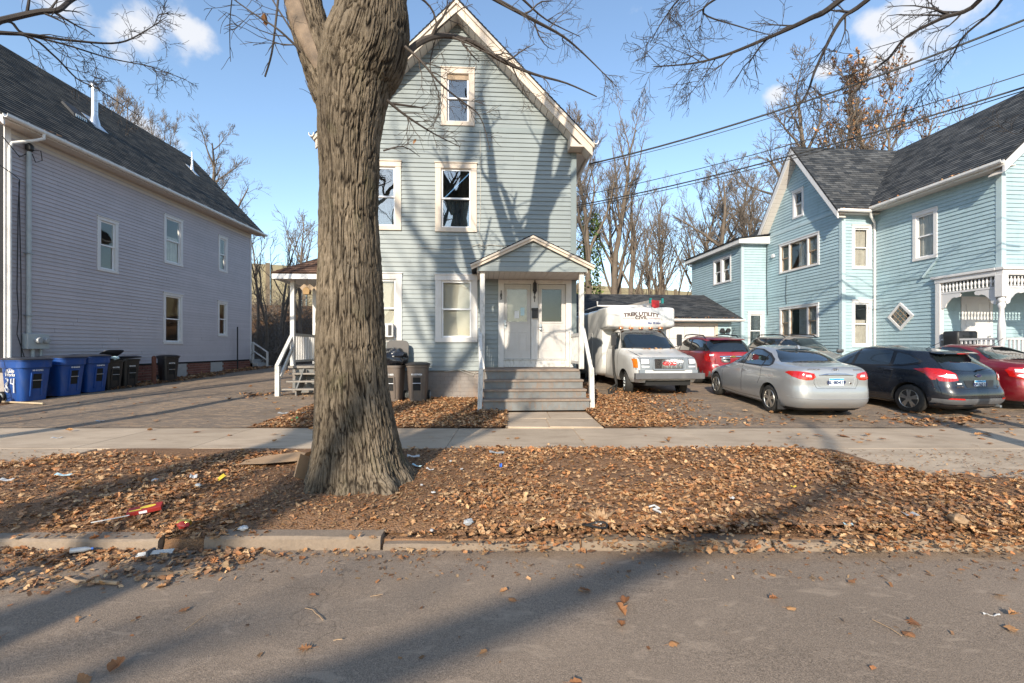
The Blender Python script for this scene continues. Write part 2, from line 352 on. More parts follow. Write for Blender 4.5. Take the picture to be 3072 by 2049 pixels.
    t = NT('hill_litter'); c = t.n('NewGeometry').outputs['Position']; a = t.noise(c, .35, 6, .65); b = t.noise(c, 3.5, 6, .75)
    col = t.mix(t.ramp(a, .3, .7), (.12, .07, .04), (.22, .125, .065)); col = t.mix(t.ramp(b, .42, .62, 0, .8), col, (.07, .045, .03)); t.pbr(col, .95, 0, t.bump(b, .8, .15), .2)
    # attribute-coloured leaves and bark
    t = NT('leaf'); at = t.n('Attribute'); at.attribute_name = 'Col'; b = t.noise(t.coords(), 70, 3); col = t.scalec(at.outputs['Color'], t.ramp(b, .3, .7, .85, 1.15)); p = t.pbr(col, .65, 0, None, .35)
    t = NT('leaf_one'); oi = t.n('ObjectInfo'); cr = t.n('ValToRGB'); cr.color_ramp.elements[0].color = (.24, .10, .04, 1); cr.color_ramp.elements[1].color = (.46, .24, .10, 1); t.L.new(oi.outputs['Random'], cr.inputs[0]); b = t.noise(t.coords(), 60, 3); t.pbr(t.scalec(cr.outputs[0], t.ramp(b, .3, .7, .8, 1.15)), .65, 0, None, .35)
    t = NT('bark'); at = t.n('Attribute'); at.attribute_name = 'ridge'; c = t.coords(); a = t.noise(c, 2.2, 5, .6); f = t.noise(t.mapping(c, (1, 1, .3)), 60, 5, .7); m = t.noise(t.mapping(c, (1, 1, .5)), 3.5, 6, .7)
    col = t.mix(t.ramp(at.outputs['Fac'], .1, 1.0), (.026, .019, .013), (.215, .168, .118)); col = t.scalec(col, t.ramp(a, .3, .7, .65, 1.25)); col = t.mix(t.ramp(m, .56, .72, 0, .38), col, (.13, .125, .06)); col = t.scalec(col, t.ramp(f, .25, .75, .6, 1.4))
    t.pbr(col, .9, 0, t.bump(f, 1.0, .02), .2)
    # shingles: tab pattern from UV
    for nm, c1, c2, gap in (('shingle_dark', (.020, .022, .027), (.060, .064, .072), (.010, .010, .012)), ('shingle_grey', (.030, .034, .040), (.105, .105, .105), (.016, .017, .02)), ('shingle_brown', (.10, .055, .038), (.17, .10, .07), (.05, .03, .02)), ('shingle_worn', (.030, .033, .035), (.12, .105, .088), (.014, .014, .015))):
        t = NT(nm); uv = t.coords('UV'); br = t.n('TexBrick'); t.L.new(uv, br.inputs['Vector']); br.inputs['Color1'].default_value = (*c1, 1); br.inputs['Color2'].default_value = (*c2, 1); br.inputs['Mortar'].default_value = (*gap, 1)
        br.inputs['Scale'].default_value = 1; br.inputs['Brick Width'].default_value = .30; br.inputs['Row Height'].default_value = .14; br.inputs['Mortar Size'].default_value = .006; br.inputs['Bias'].default_value = -.1
        nn = t.noise(t.coords(), 1.3, 5, .6); gr = t.noise(t.coords(), 240, 2); wn = t.noise(t.mapping(uv, (3.3, 7.1, 1)), 1, 2)
        col = t.scalec(br.outputs['Color'], t.ramp(nn, .3, .7, .8, 1.25)); col = t.scalec(col, t.ramp(gr, .25, .75, .75, 1.25)); col = t.scalec(col, t.ramp(wn, .3, .7, .8, 1.2)); t.pbr(col, .9, 0, t.bump(gr, .3, .004), .3)
make_materials()
def mesh_uv(name, verts, faces, uvs, m, parent=None):
    me = bpy.data.meshes.new(name); me.from_pydata(verts, [], faces); uvl = me.uv_layers.new(name='UVMap')
    flat = [c for f in uvs for p in f for c in p]; uvl.data.foreach_set('uv', flat); me.materials.append(M[m]); me.update()
    o = bpy.data.objects.new(name, me); link(o, parent); return o
def text_mesh(txt, size=1.0, bold=0.0, depth=.0015, align='CENTER', spacing=1.0, shear=0):
    cu = bpy.data.curves.new('lettering', 'FONT'); cu.body = txt; cu.size = size; cu.align_x = align; cu.align_y = 'CENTER'; cu.extrude = depth; cu.offset = bold; cu.space_character = spacing; cu.shear = shear; cu.resolution_u = 3
    ob = bpy.data.objects.new('lettering', cu); COL.objects.link(ob); dg = bpy.context.evaluated_depsgraph_get(); dg.update()
    me = bpy.data.meshes.new_from_object(ob.evaluated_get(dg)); bpy.data.objects.remove(ob); bpy.data.curves.remove(cu); return me
def text_obj(name, txt, size, m, parent, mat4, warp=None, **kw):
    me = text_mesh(txt, size, **kw); n = len(me.vertices); co = np.zeros(n*3); me.vertices.foreach_get('co', co); co = co.reshape(-1, 3)
    if warp: co = np.array([warp(*p) for p in co])
    co4 = np.c_[co, np.ones(n)] @ np.array(mat4).T; me.vertices.foreach_set('co', co4[:, :3].ravel()); me.update(); me.materials.clear(); me.materials.append(M[m])
    o = bpy.data.objects.new(name, me); link(o, parent); return o
def basis(o, x, y, z):
    m = Matrix.Identity(4)
    for i, c in enumerate((x, y, z)):
        for j in range(3): m[j][i] = c[j]
    for j in range(3): m[j][3] = o[j]
    return m
# ------------------------------------------------------------------ the setting
def sheet(name, xs, ys, zf, m, parent=None, label=None, smooth=True, skirt=0):
    nx, ny = len(xs), len(ys); v = [(x, y, zf(x, y)) for y in ys for x in xs]
    f = [(j*nx+i, j*nx+i+1, (j+1)*nx+i+1, (j+1)*nx+i) for j in range(ny-1) for i in range(nx-1)]
    b = MB().add(v, f)
    o = b.build(name, m, parent, smooth)
    if parent is None: tag(o, label, None, None, 'structure')
    return o
def lin(a, b, s):
    n = max(1, int(round((b-a)/s))); return [a+(b-a)*i/n for i in range(n+1)]
far = lin(-900, -100, 100)[:-1]+lin(-100, -20, 8)[:-1]+lin(-20, 20, 2)[:-1]+lin(20, 100, 8)+lin(200, 900, 100)
farY = [-900, -500, -250, -120, -60, -30, -12, -9, -5.42, -5.38]+lin(-5, 3, 2)+[3.735, 3.765]+lin(4.5, 8.5, 1)+lin(9, 27, 1)+lin(28, 66, 2)+[80, 120, 200, 400, 900]
sheet('ground', far, farY, lambda x, y: gz(x, y)-.045, 'soil')
sheet('hillside', lin(-44, 60, 2), lin(22, 66, 1.5), lambda x, y: gz(x, y)-.01+(.12*float(vnoise(x*.7, y*.7)) if y > 25 else 0), 'hill_litter')
def rough(x, y): return .006*float(vnoise(x*.6+9, y*.6))
def road_z(x, y): return 0.02*(1-((y+.85)/4.5)**2)-.02+rough(x, y)
sheet('road', [-400, -150, -60, -30]+lin(-20, 20, .5)+[30, 60, 150, 400], lin(-5.38, 3.70, .25), road_z, 'asphalt')
# kerb stones
def mound(x, y):
    return .035+.04*float(vnoise(x*1.3+3, y*1.3))+.02*float(vnoise(x*4.1, y*4.1, 5))
def strip_z(x, y):
    k = min(1, max(0, (y-(3.85 if x < 0 else 3.7))/.4))*min(1, max(0, (6.85-y)/.4)); d = math.hypot(x+1.74, y-5.1)
    if x > 4.72 and y > 5.17 or x < -6.15 and y > 5.72: return .05
    return (.115 if x > 0 else .068+.05*min(1, max(0, (y-3.83)/.35)))+k*max(0, mound(x, y))*(.35+.65*min(1, max(0, (d-.7)/.8)))+.05*max(0, 1-d/1.1)
kerb = empty('kerb', (0, 3.7, 0)); tag(kerb, None, None, None, 'structure')
xs = -9.0
klist = [(-14, -11.2), (-11.18, -8.6), (-8.58, -6.4), (-6.38, -4.45), (-4.43, -2.88), (-2.5, -1.07), (-1.045, .55), (.57, 2.1), (2.13, 2.95), (2.97, 4.4), (4.42, 6.6), (6.63, 9), (9.03, 11.5), (11.52, 14)]
for i, (a, b) in enumerate(klist):
    mb = MB(); y0 = -.02+rnd.uniform(-.008, .008); h = (.075 if b < -.9 else .045)+rnd.uniform(-.016, .014); n = 7
    prof0 = [(y0, -.14), (y0+.012, h-.02), (y0+.03, h), (y0+.15, h+.004), (y0+.15, -.14)]
    rings = []
    for k in range(n+1):
        x = a+(b-a)*k/n; e = rnd.uniform(-.006, .006)
        rings.append([(x, p[0]+(e if j in (1, 2) else 0), p[1]+(rnd.uniform(-.005, .005) if 0 < j < 4 else 0)) for j, p in enumerate(prof0)])
    o = mb.loft(rings).build('kerb_stone', 'granite', kerb, fixn=True)
sheet('planting_strip', [-60, -30]+lin(-12, -4, .25)[:-1]+lin(-4, 10, .11)[:-1]+lin(10, 14, .3)+[30, 60], lin(3.83, 6.82, .11), strip_z, 'soil')
far_kerb = MB().box(-60, 60, -5.55, -5.40, -.1, .12).build('far_kerb', 'granite'); tag(far_kerb, kind='structure')
# sidewalk of separate slabs on a bed
bed = MB().box(-60, 60, 6.80, 8.54, .05, .108).build('sidewalk', 'concrete'); tag(bed, kind='structure')
def slab(mb, x0, x1, y0, y1, z, tilt=0):
    mb.hexa([(x0, y0, z-.05), (x1, y0, z-.05), (x1, y1, z-.05), (x0, y1, z-.05), (x0, y0, z-tilt), (x1, y0, z+tilt), (x1, y1, z+tilt), (x0, y1, z-tilt)]); return mb
jx = [-26, -22.2, -18.3, -14.4, -12.45, -10.5, -8.55, -6.6, -4.85, -2.9, -1.0, 1.14, 3.1, 5.02, 7.0, 8.95, 10.9, 12.85, 14.8, 18.7, 22.6, 26]
for a, b in zip(jx[:-1], jx[1:]):
    slab(MB(), a+.006, b-.006, 6.803, 8.535, .121+rnd.uniform(-.003, .003), rnd.uniform(-.002, .002)).build('slab', 'concrete', bed, bevel=.006, seg=1)
def apron(name, x0, x1, ya, splits):
    root = MB().box(x0, x1, ya+.01, 6.79, -.03, .07).build(name, 'concrete'); tag(root, kind='structure')
    for a, b in zip(splits[:-1], splits[1:]):
        MB().hexa([(a+.005, ya, .03), (b-.005, ya, .03), (b-.005, 6.797, .05), (a+.005, 6.797, .05), (a+.005, ya, .105), (b-.005, ya, .105), (b-.005, 6.797, .122), (a+.005, 6.797, .122)]).build('slab', 'concrete', root, bevel=.005, seg=1)
apron('driveway_apron', 4.75, 13, 5.2, [4.75, 7.0, 9.0, 11.0, 13])
tag(bpy.data.objects['driveway_apron'], kind='structure')
apron('left_driveway_apron', -14, -6.2, 5.75, [-14, -12, -10, -8.1, -6.2])
def edge(v, a): return v+a*float(vnoise(v*3.1, a*70))
def drive(name, x0f, x1f, y0, y1, dz):
    ys = lin(y0, y1, .35); nx = 26; v = []; f = []
    for j, y in enumerate(ys):
        a, b = x0f(y), x1f(y)
        for i in range(nx+1):
            x = a+(b-a)*i/nx; v.append((x, y+(.03*float(vnoise(x*4, 2)) if j == 0 else 0), gz(x, y)+dz+.5*rough(x, y)))
    for j in range(len(ys)-1):
        for i in range(nx): f.append((j*(nx+1)+i, j*(nx+1)+i+1, (j+1)*(nx+1)+i+1, (j+1)*(nx+1)+i))
    o = MB().add(v, f).build(name, 'drive_asphalt', None, True); tag(o, kind='structure')
drive('left_driveway', lambda y: -12.6+.05*float(vnoise(y*2, 1)), lambda y: -4.75-(.0 if y < 9.6 else min(1, (y-9.6)/3)*.45)+.12*float(vnoise(y*2.1, 7)), 8.54, 26, .006)
drive('right_driveway', lambda y: 2.35+.1*float(vnoise(y*2, 4)), lambda y: 14.1, 8.54, 20.7, .006)
def yard_z(x, y): return gz(x, y)+.012+.03*max(0, float(vnoise(x*1.7, y*1.7, 2)))
sheet('front_yard', lin(-5.0, -.2, .15), lin(8.55, 12.6, .15), yard_z, 'soil')
sheet('side_yard', lin(1.75, 2.6, .17), lin(8.55, 20, .3), yard_z, 'soil')
walk = MB().box(-.12, 1.72, 8.545, 10.55, .05, .135).build('front_walk', 'concrete'); tag(walk, kind='structure')
for (a, b, c, d) in ((-.08, .70, 8.55, 9.55), (.715, 1.70, 8.55, 9.55), (-.08, .80, 9.565, 10.5), (.815, 1.70, 9.565, 10.5)):
    slab(MB(), a, b, c, d, .152+rnd.uniform(-.006, .006), rnd.uniform(-.006, .006)).build('slab', 'concrete', walk, bevel=.008, seg=1)

def top_z(x, y):
    if x > -.6 and 3.5 < y < 3.9: return road_z(x, y)+min(1, max(0, (y-3.5)/.2))*(.135+.02*float(vnoise(x*3, y*3))-road_z(x, y))
    if y < 3.68: return road_z(x, y)
    if y < 3.84: return .08
    if y < 6.8:
        if x > 4.75 and y > 5.2 or (x < -6.2 and y > 5.75): return .122
        return strip_z(x, y)
    if y < 8.54: return .123
    if -.12 < x < 1.72 and y < 10.55: return .154
    if (-5 < x < -.2 or 1.75 < x < 2.5) and y < 12.6: return yard_z(x, y)
    return gz(x, y)+.01
# ------------------------------------------------------------------ noise barrier at the top of the slope
barrier = empty('barrier_wall', (-22, 38.5, 5.2), 0, 'tan timber noise barrier along the top of the wooded slope', 'wall')
bd = Vector((45, 19.3, 0)).normalized(); bnrm = Vector((bd.y, -bd.x, 0)); s = -10.0; k = 0
bang = math.atan2(bd.y, bd.x); barrier.rotation_euler = (0, 0, bang)
rail_me = None
while s < 62:
    mb = MB().box(s-.16, s+.16, -.22, .02, -1.2, 3.75+rnd.uniform(-.05, .12)); mb.build('barrier_post', 'barrier_post', barrier)
    for q in range(7):
        z0 = -.6+q*.6; MB().box(s+.18, s+2.62, -.05+.012*(q % 2), .09, z0, z0+.585+(rnd.uniform(-.04, .03) if q == 6 else 0)).build('barrier_plank', 'barrier', barrier)
    s += 2.8; k += 1
# ------------------------------------------------------------------ leaves
HALF = [(0, 0), (.04, .10), (.20, .10), (.10, .22), (.40, .30), (.14, .40), (.47, .56), (.16, .60), (.37, .80), (.11, .80), (0, 1.02)]
HALF2 = [(0, 0), (.10, .10), (.24, .22), (.20, .30), (.37, .43), (.25, .52), (.33, .66), (.20, .76), (.14, .90), (.05, .93), (0, 1)]
HALF3 = [(0, 0), (.16, .05), (.30, .20), (.36, .35), (.30, .40), (.34, .55), (.22, .60), (.25, .74), (.12, .78), (.06, .86), (0, .9)]
def leaf_template(fold, curl, seed):
    r = random.Random(seed); HH = (HALF, HALF2, HALF3, HALF2)[seed % 4]; L = [(x*(1+r.uniform(-.3, .2)), y) for x, y in HH]; Rr = [(-x*(1+r.uniform(-.3, .2)), y) for x, y in HH[1:-1]][::-1]
    o = L+Rr; v = [(0, .48)]+o
    z = lambda x, y: fold*abs(x)+curl*(y-.5)**2+.10*r.uniform(-1, 1)*abs(x)
    V = np.array([(x, y-.5, z(x, y)) for x, y in v]); n = len(o)
    return V, [(0, 1+i, 1+(i+1) % n) for i in range(n)]
TEMPL = [leaf_template(f, c, i) for i, (f, c) in enumerate(((.2, .3), (.45, .2), (-.3, -.35), (1.3, .3), (-.45, .2), (.05, .1), (.9, .6), (-.2, -.9)))]
PAL = np.array([(.32, .165, .07), (.27, .125, .052), (.36, .20, .095), (.17, .085, .042), (.38, .24, .125), (.30, .125, .048), (.23, .125, .065), (.34, .21, .11), (.14, .08, .045)])
nrs = np.random.RandomState(5)
def rotm(yaw, tilt, az):
    ca, sa = np.cos(yaw), np.sin(yaw); n = len(yaw); Z = np.zeros(n); O = np.ones(n)
    A = np.stack([np.stack([ca, -sa, Z], -1), np.stack([sa, ca, Z], -1), np.stack([Z, Z, O], -1)], 1)
    ax, ay = np.cos(az), np.sin(az); c, q = np.cos(tilt), np.sin(tilt)
    B = np.stack([np.stack([c+ax*ax*(1-c), ax*ay*(1-c), ay*q], -1), np.stack([ax*ay*(1-c), c+ay*ay*(1-c), -ax*q], -1), np.stack([-ay*q, ax*q, c], -1)], 1)
    return B @ A
def leaf_cloud(name, P, size, tilt, label, cat='leaves', dark=1.0, mat='leaf', kind='stuff', pal=PAL):
    n = len(P); P = np.asarray(P); tid = nrs.randint(0, len(TEMPL), n); vv = []; ff = []; cc = []; base = 0
    for t, (V, Fc) in enumerate(TEMPL):
        ids = np.where(tid == t)[0]; k = len(ids)
        if k == 0: continue
        Rm = rotm(nrs.uniform(0, 6.283, k), np.abs(nrs.normal(0, tilt, k)), nrs.uniform(0, 6.283, k)); sc = size[0]+(size[1]-size[0])*nrs.uniform(0, 1, k)**1.7
        W = np.einsum('nij,vj->nvi', Rm, V)*sc[:, None, None]
        lift = -W[:, :, 2].min(1)*.8; W[:, :, 2] += lift[:, None]; W += P[ids][:, None, :]
        vv.append(W.reshape(-1, 3)); fa = np.array(Fc)[None]+(np.arange(k)*len(V))[:, None, None]+base; ff.append(fa.reshape(-1, 3)); base += k*len(V)
        col = pal[nrs.randint(0, len(pal), k)]*nrs.uniform(1.0, 1.65, k)[:, None]*dark; cc.append(np.repeat(col, len(V), 0))
    vv = np.concatenate(vv); ff = np.concatenate(ff); cc = np.concatenate(cc)
    me = bpy.data.meshes.new(name); me.vertices.add(len(vv)); me.vertices.foreach_set('co', vv.ravel()); me.loops.add(ff.size); me.loops.foreach_set('vertex_index', ff.ravel())
    me.polygons.add(len(ff)); me.polygons.foreach_set('loop_start', np.arange(len(ff))*3); me.update(calc_edges=True); me.validate()
    at = me.color_attributes.new('Col', 'FLOAT_COLOR', 'POINT'); at.data.foreach_set('color', np.c_[cc, np.ones(len(cc))].ravel())
    me.materials.append(M[mat]); o = bpy.data.objects.new(name, me); link(o); tag(o, label, cat, None, kind); return o
def region(x0, x1, y0, y1, dens, mask=None):
    n = int((x1-x0)*(y1-y0)*dens); X = nrs.uniform(x0, x1, n); Y = nrs.uniform(y0, y1, n)
    if mask is not None:
        w = mask(X, Y); k = nrs.uniform(0, 1, n) < w; X, Y = X[k], Y[k]
    return np.c_[X, Y]
def put(XY, h): return np.array([(x, y, top_z(x, y)+abs(nrs.normal(0, h))) for x, y in XY])
sm = lambda t: np.clip(t, 0, 1)
trunk_d = lambda X, Y: np.hypot(X+1.74, Y-5.1)
def m_right(X, Y):
    w = sm((trunk_d(X, Y)-.95-.35*vnoise(X*2, Y*2))/.9)*sm((X+1.2)/1.2*.6+.45); e = 3.60+.10*vnoise(X*1.5, 3)+.08*vnoise(X*5, 1)
    return w*sm((Y-e)/.12)*sm((6.88+.08*vnoise(X*3, 9)-Y)/.08)*(.25+1.1*sm(vnoise(X*1.1, Y*1.5, 4)*1.2+.5))*np.where((X > 4.5) & (Y > 5.35), sm((5.65-Y)/.35)*.8, 1)*np.where((X > -2.4) & (X < -.6) & (Y < 3.95), .3, 1)
def m_left(X, Y):
    e = 3.05+.17*(X+4)*-.15+.2*sm((X+3.2)/1.2)+.1*vnoise(X*2, 3); f = 6.65-.10*(-X-2)+.12*vnoise(X*2.2, 8)
    k = np.where((Y > 3.68) & (Y < 3.86) & (X > -4.45) & (X < -2.9), .12, 1)
    return sm((Y-e)/.15)*sm((f-Y)/.15)*k*sm((trunk_d(X, Y)-1.0)/.6)*(.3+1.0*sm(vnoise(X*1.1, Y*1.5, 6)*1.2+.5))*np.where((X > -3.1) & (Y > 5.0), .25, 1)
strip = np.concatenate([region(-.3, 9, 3.54, 4.1, 1300, lambda X, Y: sm((X+.5)/.8)*np.where((X > 2.2) & (X < 2.9) & (Y > 3.6), .25, 1)), region(-1.6, 5, 3.2, 7.0, 1900, m_right), region(5, 11, 3.2, 7.0, 650, m_right), region(-6.5, -2.0, 2.7, 7.0, 1450, m_left), region(-11, -6.5, 2.7, 6.6, 550, m_left), region(-2.6, -.8, 3.9, 4.7, 60), region(-2.4, -.2, 3.5, 3.68, 260), region(-10, -2.4, 3.45, 3.7, 500)])
leaf_cloud('leaf_litter', put(strip, .014), (.02, .078), .34, 'thick bed of brown oak leaves over the strip between kerb and sidewalk')
yard = np.concatenate([region(-4.9, -.1, 8.45, 12.2, 750, lambda X, Y: sm((X+5.15-.5*(Y-8.5)*0+.3*vnoise(Y*2, X))/.5)*sm((Y-8.5)/.12)), ])
leaf_cloud('yard_leaf_litter', put(yard, .02), (.045, .10), .35, 'drift of brown leaves in the yard below the brown bins')
side = np.concatenate([region(1.72, 3.4, 8.5, 12.8, 800, lambda X, Y: sm((Y-8.52)/.1)*sm((3.6+.4*vnoise(X, Y)-X)/.6)), region(3.0, 5.6, 8.7, 14.5, 240, lambda X, Y: sm((4.6+.7*vnoise(X*1.2, Y*1.2)-X)/1.0+.12)), region(1.75, 2.6, 12.8, 18, 250)])
leaf_cloud('driveway_leaf_litter', put(side, .02), (.045, .10), .33, 'drift of orange brown leaves between the porch steps and the truck')
lh = np.concatenate([region(-13.25, -12.0, 14.2, 23.5, 260, lambda X, Y: sm((-12.25+.25*vnoise(Y, X)-X)/.3)), region(-11, -6, 19, 25, 30, lambda X, Y: sm(vnoise(X, Y)*2)), region(-8.3, -5.0, 11.8, 13.6, 90, lambda X, Y: sm(vnoise(X*1.4, Y*1.4)*2.5))])
leaf_cloud('wall_leaf_litter', put(lh, .03), (.07, .13), .4, 'leaves banked against the foot of the grey house', dark=.9)
rc = np.concatenate([region(7.7, 9.6, 8.6, 10.2, 130, lambda X, Y: sm(1.2-np.abs(Y-9.0-.2*(X-8))*2.2)), region(4.5, 13.5, 8.7, 10.5, 9)])
leaf_cloud('parking_leaf_litter', put(rc, .012), (.08, .13), .25, 'leaves blown along the edge of the parking area')
# crumbled leaf and bark chips round the trunk
def chips(name, XY, size, label, lift=.004):
    n = len(XY); v = np.array([(-1, -.5, 0), (1, -.4, .1), (.9, .5, 0), (-.8, .5, .15)]); Rm = rotm(nrs.uniform(0, 6.28, n), np.abs(nrs.normal(0, .35, n)), nrs.uniform(0, 6.28, n)); sc = nrs.uniform(size[0], size[1], n)
    P = put(XY, lift); W = np.einsum('nij,vj->nvi', Rm, v)*sc[:, None, None]; W[:, :, 2] -= W[:, :, 2].min(1)[:, None]; W += P[:, None, :]
    fa = (np.arange(4)[None]+(np.arange(n)*4)[:, None]); me = bpy.data.meshes.new(name); me.from_pydata(W.reshape(-1, 3).tolist(), [], fa.tolist())
    col = PAL[nrs.randint(0, len(PAL), n)]*nrs.uniform(.6, 1.25, n)[:, None]; at = me.color_attributes.new('Col', 'FLOAT_COLOR', 'POINT'); at.data.foreach_set('color', np.c_[np.repeat(col, 4, 0), np.ones(4*n)].ravel())
    me.materials.append(M['leaf']); o = bpy.data.objects.new(name, me); link(o); tag(o, label, 'debris', None, 'stuff')
ch = np.concatenate([region(-3.4, .6, 3.85, 6.75, 1500, lambda X, Y: sm(1.9-trunk_d(X, Y))*(trunk_d(X, Y) > .5)), region(-10, 10, 3.2, 3.68, 160), region(-10, 10, 3.85, 6.7, 130), region(-10, 10, 2.0, 3.4, 5), region(-12, -5, 8.6, 14, 16), region(2.4, 12, 8.6, 11, 16)])
chips('leaf_crumbs', ch, (.006, .02), 'fine crumbs of leaf and bark over soil and gutter')
# single leaves that can be told apart
LEAF_ME = []
for i, (V, Fc) in enumerate(TEMPL):
    st = MB().add([tuple(p) for p in V], Fc); st.tube([(0, -.5, 0), (.02, -.72, .03), (.0, -.95, .02)], [.012, .01, .008], 4); me = st.mesh('fallen_leaf'); me.materials.append(M['leaf_one']); LEAF_ME.append(me)
def one_leaf(x, y, s, yaw, label, group, tilt=0):
    o = bpy.data.objects.new('fallen_leaf', LEAF_ME[rnd.randrange(len(LEAF_ME))]); link(o); o.location = (x, y, top_z(x, y)+.012*s/.12+.006); o.scale = (s, s, s); o.rotation_euler = (tilt, tilt*.5, yaw); tag(o, label, 'leaf', group); return o
def gpx(px, py, z=0):
    t = (EZ-z)*F_PX/(py-HY); return ((px-CX)/F_PX*t, t)
lead = [((355, 2000), .095, 'curled brown leaf on the road near the lower left of the frame', 0), ((1745, 1695), .09, 'reddish oak leaf on the road inside the long branch shadow', 1), ((1755, 1772), .10, 'rust coloured leaf on the road below the branch shadow', 2), ((1860, 1832), .10, 'crumpled brown leaf on dusty road patch right of the branch shadow', .5), ((3000, 1785), .10, 'pointed tan leaf standing on the road at the right edge', 2.4), ((250, 2043), .09, 'dark leaf cut off by the bottom edge of the frame', 1.2)]
for (p, s, lb, yw) in lead:
    x, y = gpx(*p); one_leaf(x, y, s, yw, lb, None, .35)
x, y = gpx(2530, 1310, .12); one_leaf(x, y, .26, 1.3, 'large pale yellow oak leaf on the sidewalk behind the silver car', None, .2)
for i in range(34):
    x, y = rnd.uniform(-4, 5), rnd.uniform(1.9, 3.3)
    one_leaf(x, y, rnd.uniform(.05, .10), rnd.uniform(0, 6.3), 'small brown leaf lying alone on the open road', 'leaves scattered on the road')
for i in range(60):
    x, y = (rnd.uniform(-9, 11), rnd.uniform(6.95, 8.5)) if i % 3 else (rnd.uniform(1, 9), rnd.uniform(7.2, 8.5))
    one_leaf(x, y, rnd.uniform(.07, .15), rnd.uniform(0, 6.3), 'single brown oak leaf on the pale sidewalk slabs', 'leaves scattered on the sidewalk')
for i in range(40):
    x, y = rnd.uniform(3.2, 11.5), rnd.uniform(8.7, 10.3)
    one_leaf(x, y, rnd.uniform(.08, .15), rnd.uniform(0, 6.3), 'single leaf on the dark asphalt of the parking area', 'leaves scattered in the parking area')
for i in range(26):
    x, y = rnd.uniform(-11.5, -5), rnd.uniform(8.8, 15)
    one_leaf(x, y, rnd.uniform(.08, .15), rnd.uniform(0, 6.3), 'single leaf on the asphalt driveway beside the bins', 'leaves scattered on the left driveway')
# ------------------------------------------------------------------ house building
class Wall:
    def __init__(s, o, u, n): s.o, s.u, s.n = o, u, n
    def p(s, a, d, z): return (s.o[0]+s.u[0]*a+s.n[0]*d, s.o[1]+s.u[1]*a+s.n[1]*d, z)
    def box(s, mb, a0, a1, d0, d1, z0, z1):
        mb.hexa([s.p(a0, d1, z0), s.p(a1, d1, z0), s.p(a1, d0, z0), s.p(a0, d0, z0), s.p(a0, d1, z1), s.p(a1, d1, z1), s.p(a1, d0, z1), s.p(a0, d0, z1)]); return mb
    def trap(s, mb, b0, b1, t0, t1, d0b, d1b, d0t, d1t, z0, z1):
        mb.hexa([s.p(b0, d1b, z0), s.p(b1, d1b, z0), s.p(b1, d0b, z0), s.p(b0, d0b, z0), s.p(t0, d1t, z1), s.p(t1, d1t, z1), s.p(t1, d0t, z1), s.p(t0, d0t, z1)]); return mb
    def mat(s, a, d, z): # text on the wall: x along u (or reversed so that it reads), y up, z out
        u = Vector((s.u[0], s.u[1], 0)); n = Vector((s.n[0], s.n[1], 0)); r = Vector((0, 0, 1)).cross(n)
        return basis(s.p(a, d, z), r, (0, 0, 1), n)
def cfun(v): return v if callable(v) else (lambda z: v)
def cut(lo, hi, holes):
    segs = [(lo, hi)]
    for a, b in holes:
        out = []
        for x, y in segs:
            if b <= x or a >= y: out.append((x, y)); continue
            if a > x: out.append((x, a))
            if b < y: out.append((b, y))
        segs = out
    return [q for q in segs if q[1]-q[0] > .01]
def siding(root, W, lo, hi, z0, z1, e, ops, m, name='siding_board', t=.028, joints=False):
    lo, hi = cfun(lo), cfun(hi); z = z0
    while z < z1-.005:
        zt = min(z+e, z1); k = t/e
        def piece(b0, b1, t0, t1, za, zb):
            if b1-b0 < .01: return
            da = t-(za-z)*k*.85; db = t-(zb-z)*k*.85
            n_ = max(1, int((b1-b0)/3.0+rnd.random()*.8)) if joints else 1; cs = [0]+sorted(rnd.uniform(.12, .88) for _ in range(n_-1))+[1]
            for i_ in range(n_):
                f0, f1 = cs[i_], cs[i_+1]; g0, g1 = (.0015 if i_ else 0), (.0015 if i_ < n_-1 else 0); dd = rnd.uniform(-.0015, .0015)
                W.trap(MB(), b0+(b1-b0)*f0+g0, b0+(b1-b0)*f1-g1, t0+(max(t1, t0+.001)-t0)*f0+g0, t0+(max(t1, t0+.001)-t0)*f1-g1, 0, da+dd, 0, db+dd, za, zb-.0005).build(name, m, root)
        full = [o for o in ops if o[2] <= z+.002 and o[3] >= zt-.002]
        part = [o for o in ops if o not in full and o[2] < zt-.002 and o[3] > z+.002]
        l0, h0, l1, h1 = lo(z), hi(z), lo(zt), hi(zt)
        if h1 <= l1: h1 = l1 = (h1+l1)/2
        for a, b in cut(l0, h0, [(o[0], o[1]) for o in full+part]):
            piece(a, b, l1 if abs(a-l0) < 1e-6 else max(a, l1), h1 if abs(b-h0) < 1e-6 else min(b, h1), z, zt)
        for o in part:
            a, b = max(o[0], l0), min(o[1], h0)
            for q0, q1 in cut(a, b, [(f[0], f[1]) for f in full]):
                if o[2] > z+.004: piece(q0, q1, q0, q1, z, o[2])
                if o[3] < zt-.004: piece(q0, q1, max(q0, l1), min(q1, h1), o[3], zt)
        z = zt
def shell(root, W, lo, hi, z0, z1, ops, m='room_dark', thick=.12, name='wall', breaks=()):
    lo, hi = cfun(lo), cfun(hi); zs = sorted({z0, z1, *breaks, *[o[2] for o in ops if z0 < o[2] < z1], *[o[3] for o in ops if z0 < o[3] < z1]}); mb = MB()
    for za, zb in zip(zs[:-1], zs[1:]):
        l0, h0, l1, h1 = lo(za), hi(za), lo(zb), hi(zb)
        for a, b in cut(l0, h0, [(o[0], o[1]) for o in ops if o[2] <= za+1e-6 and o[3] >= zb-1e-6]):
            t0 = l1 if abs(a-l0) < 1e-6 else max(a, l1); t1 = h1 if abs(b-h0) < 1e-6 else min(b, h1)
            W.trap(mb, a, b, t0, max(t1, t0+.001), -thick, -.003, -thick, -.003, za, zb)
    return mb.build(name, m, root)
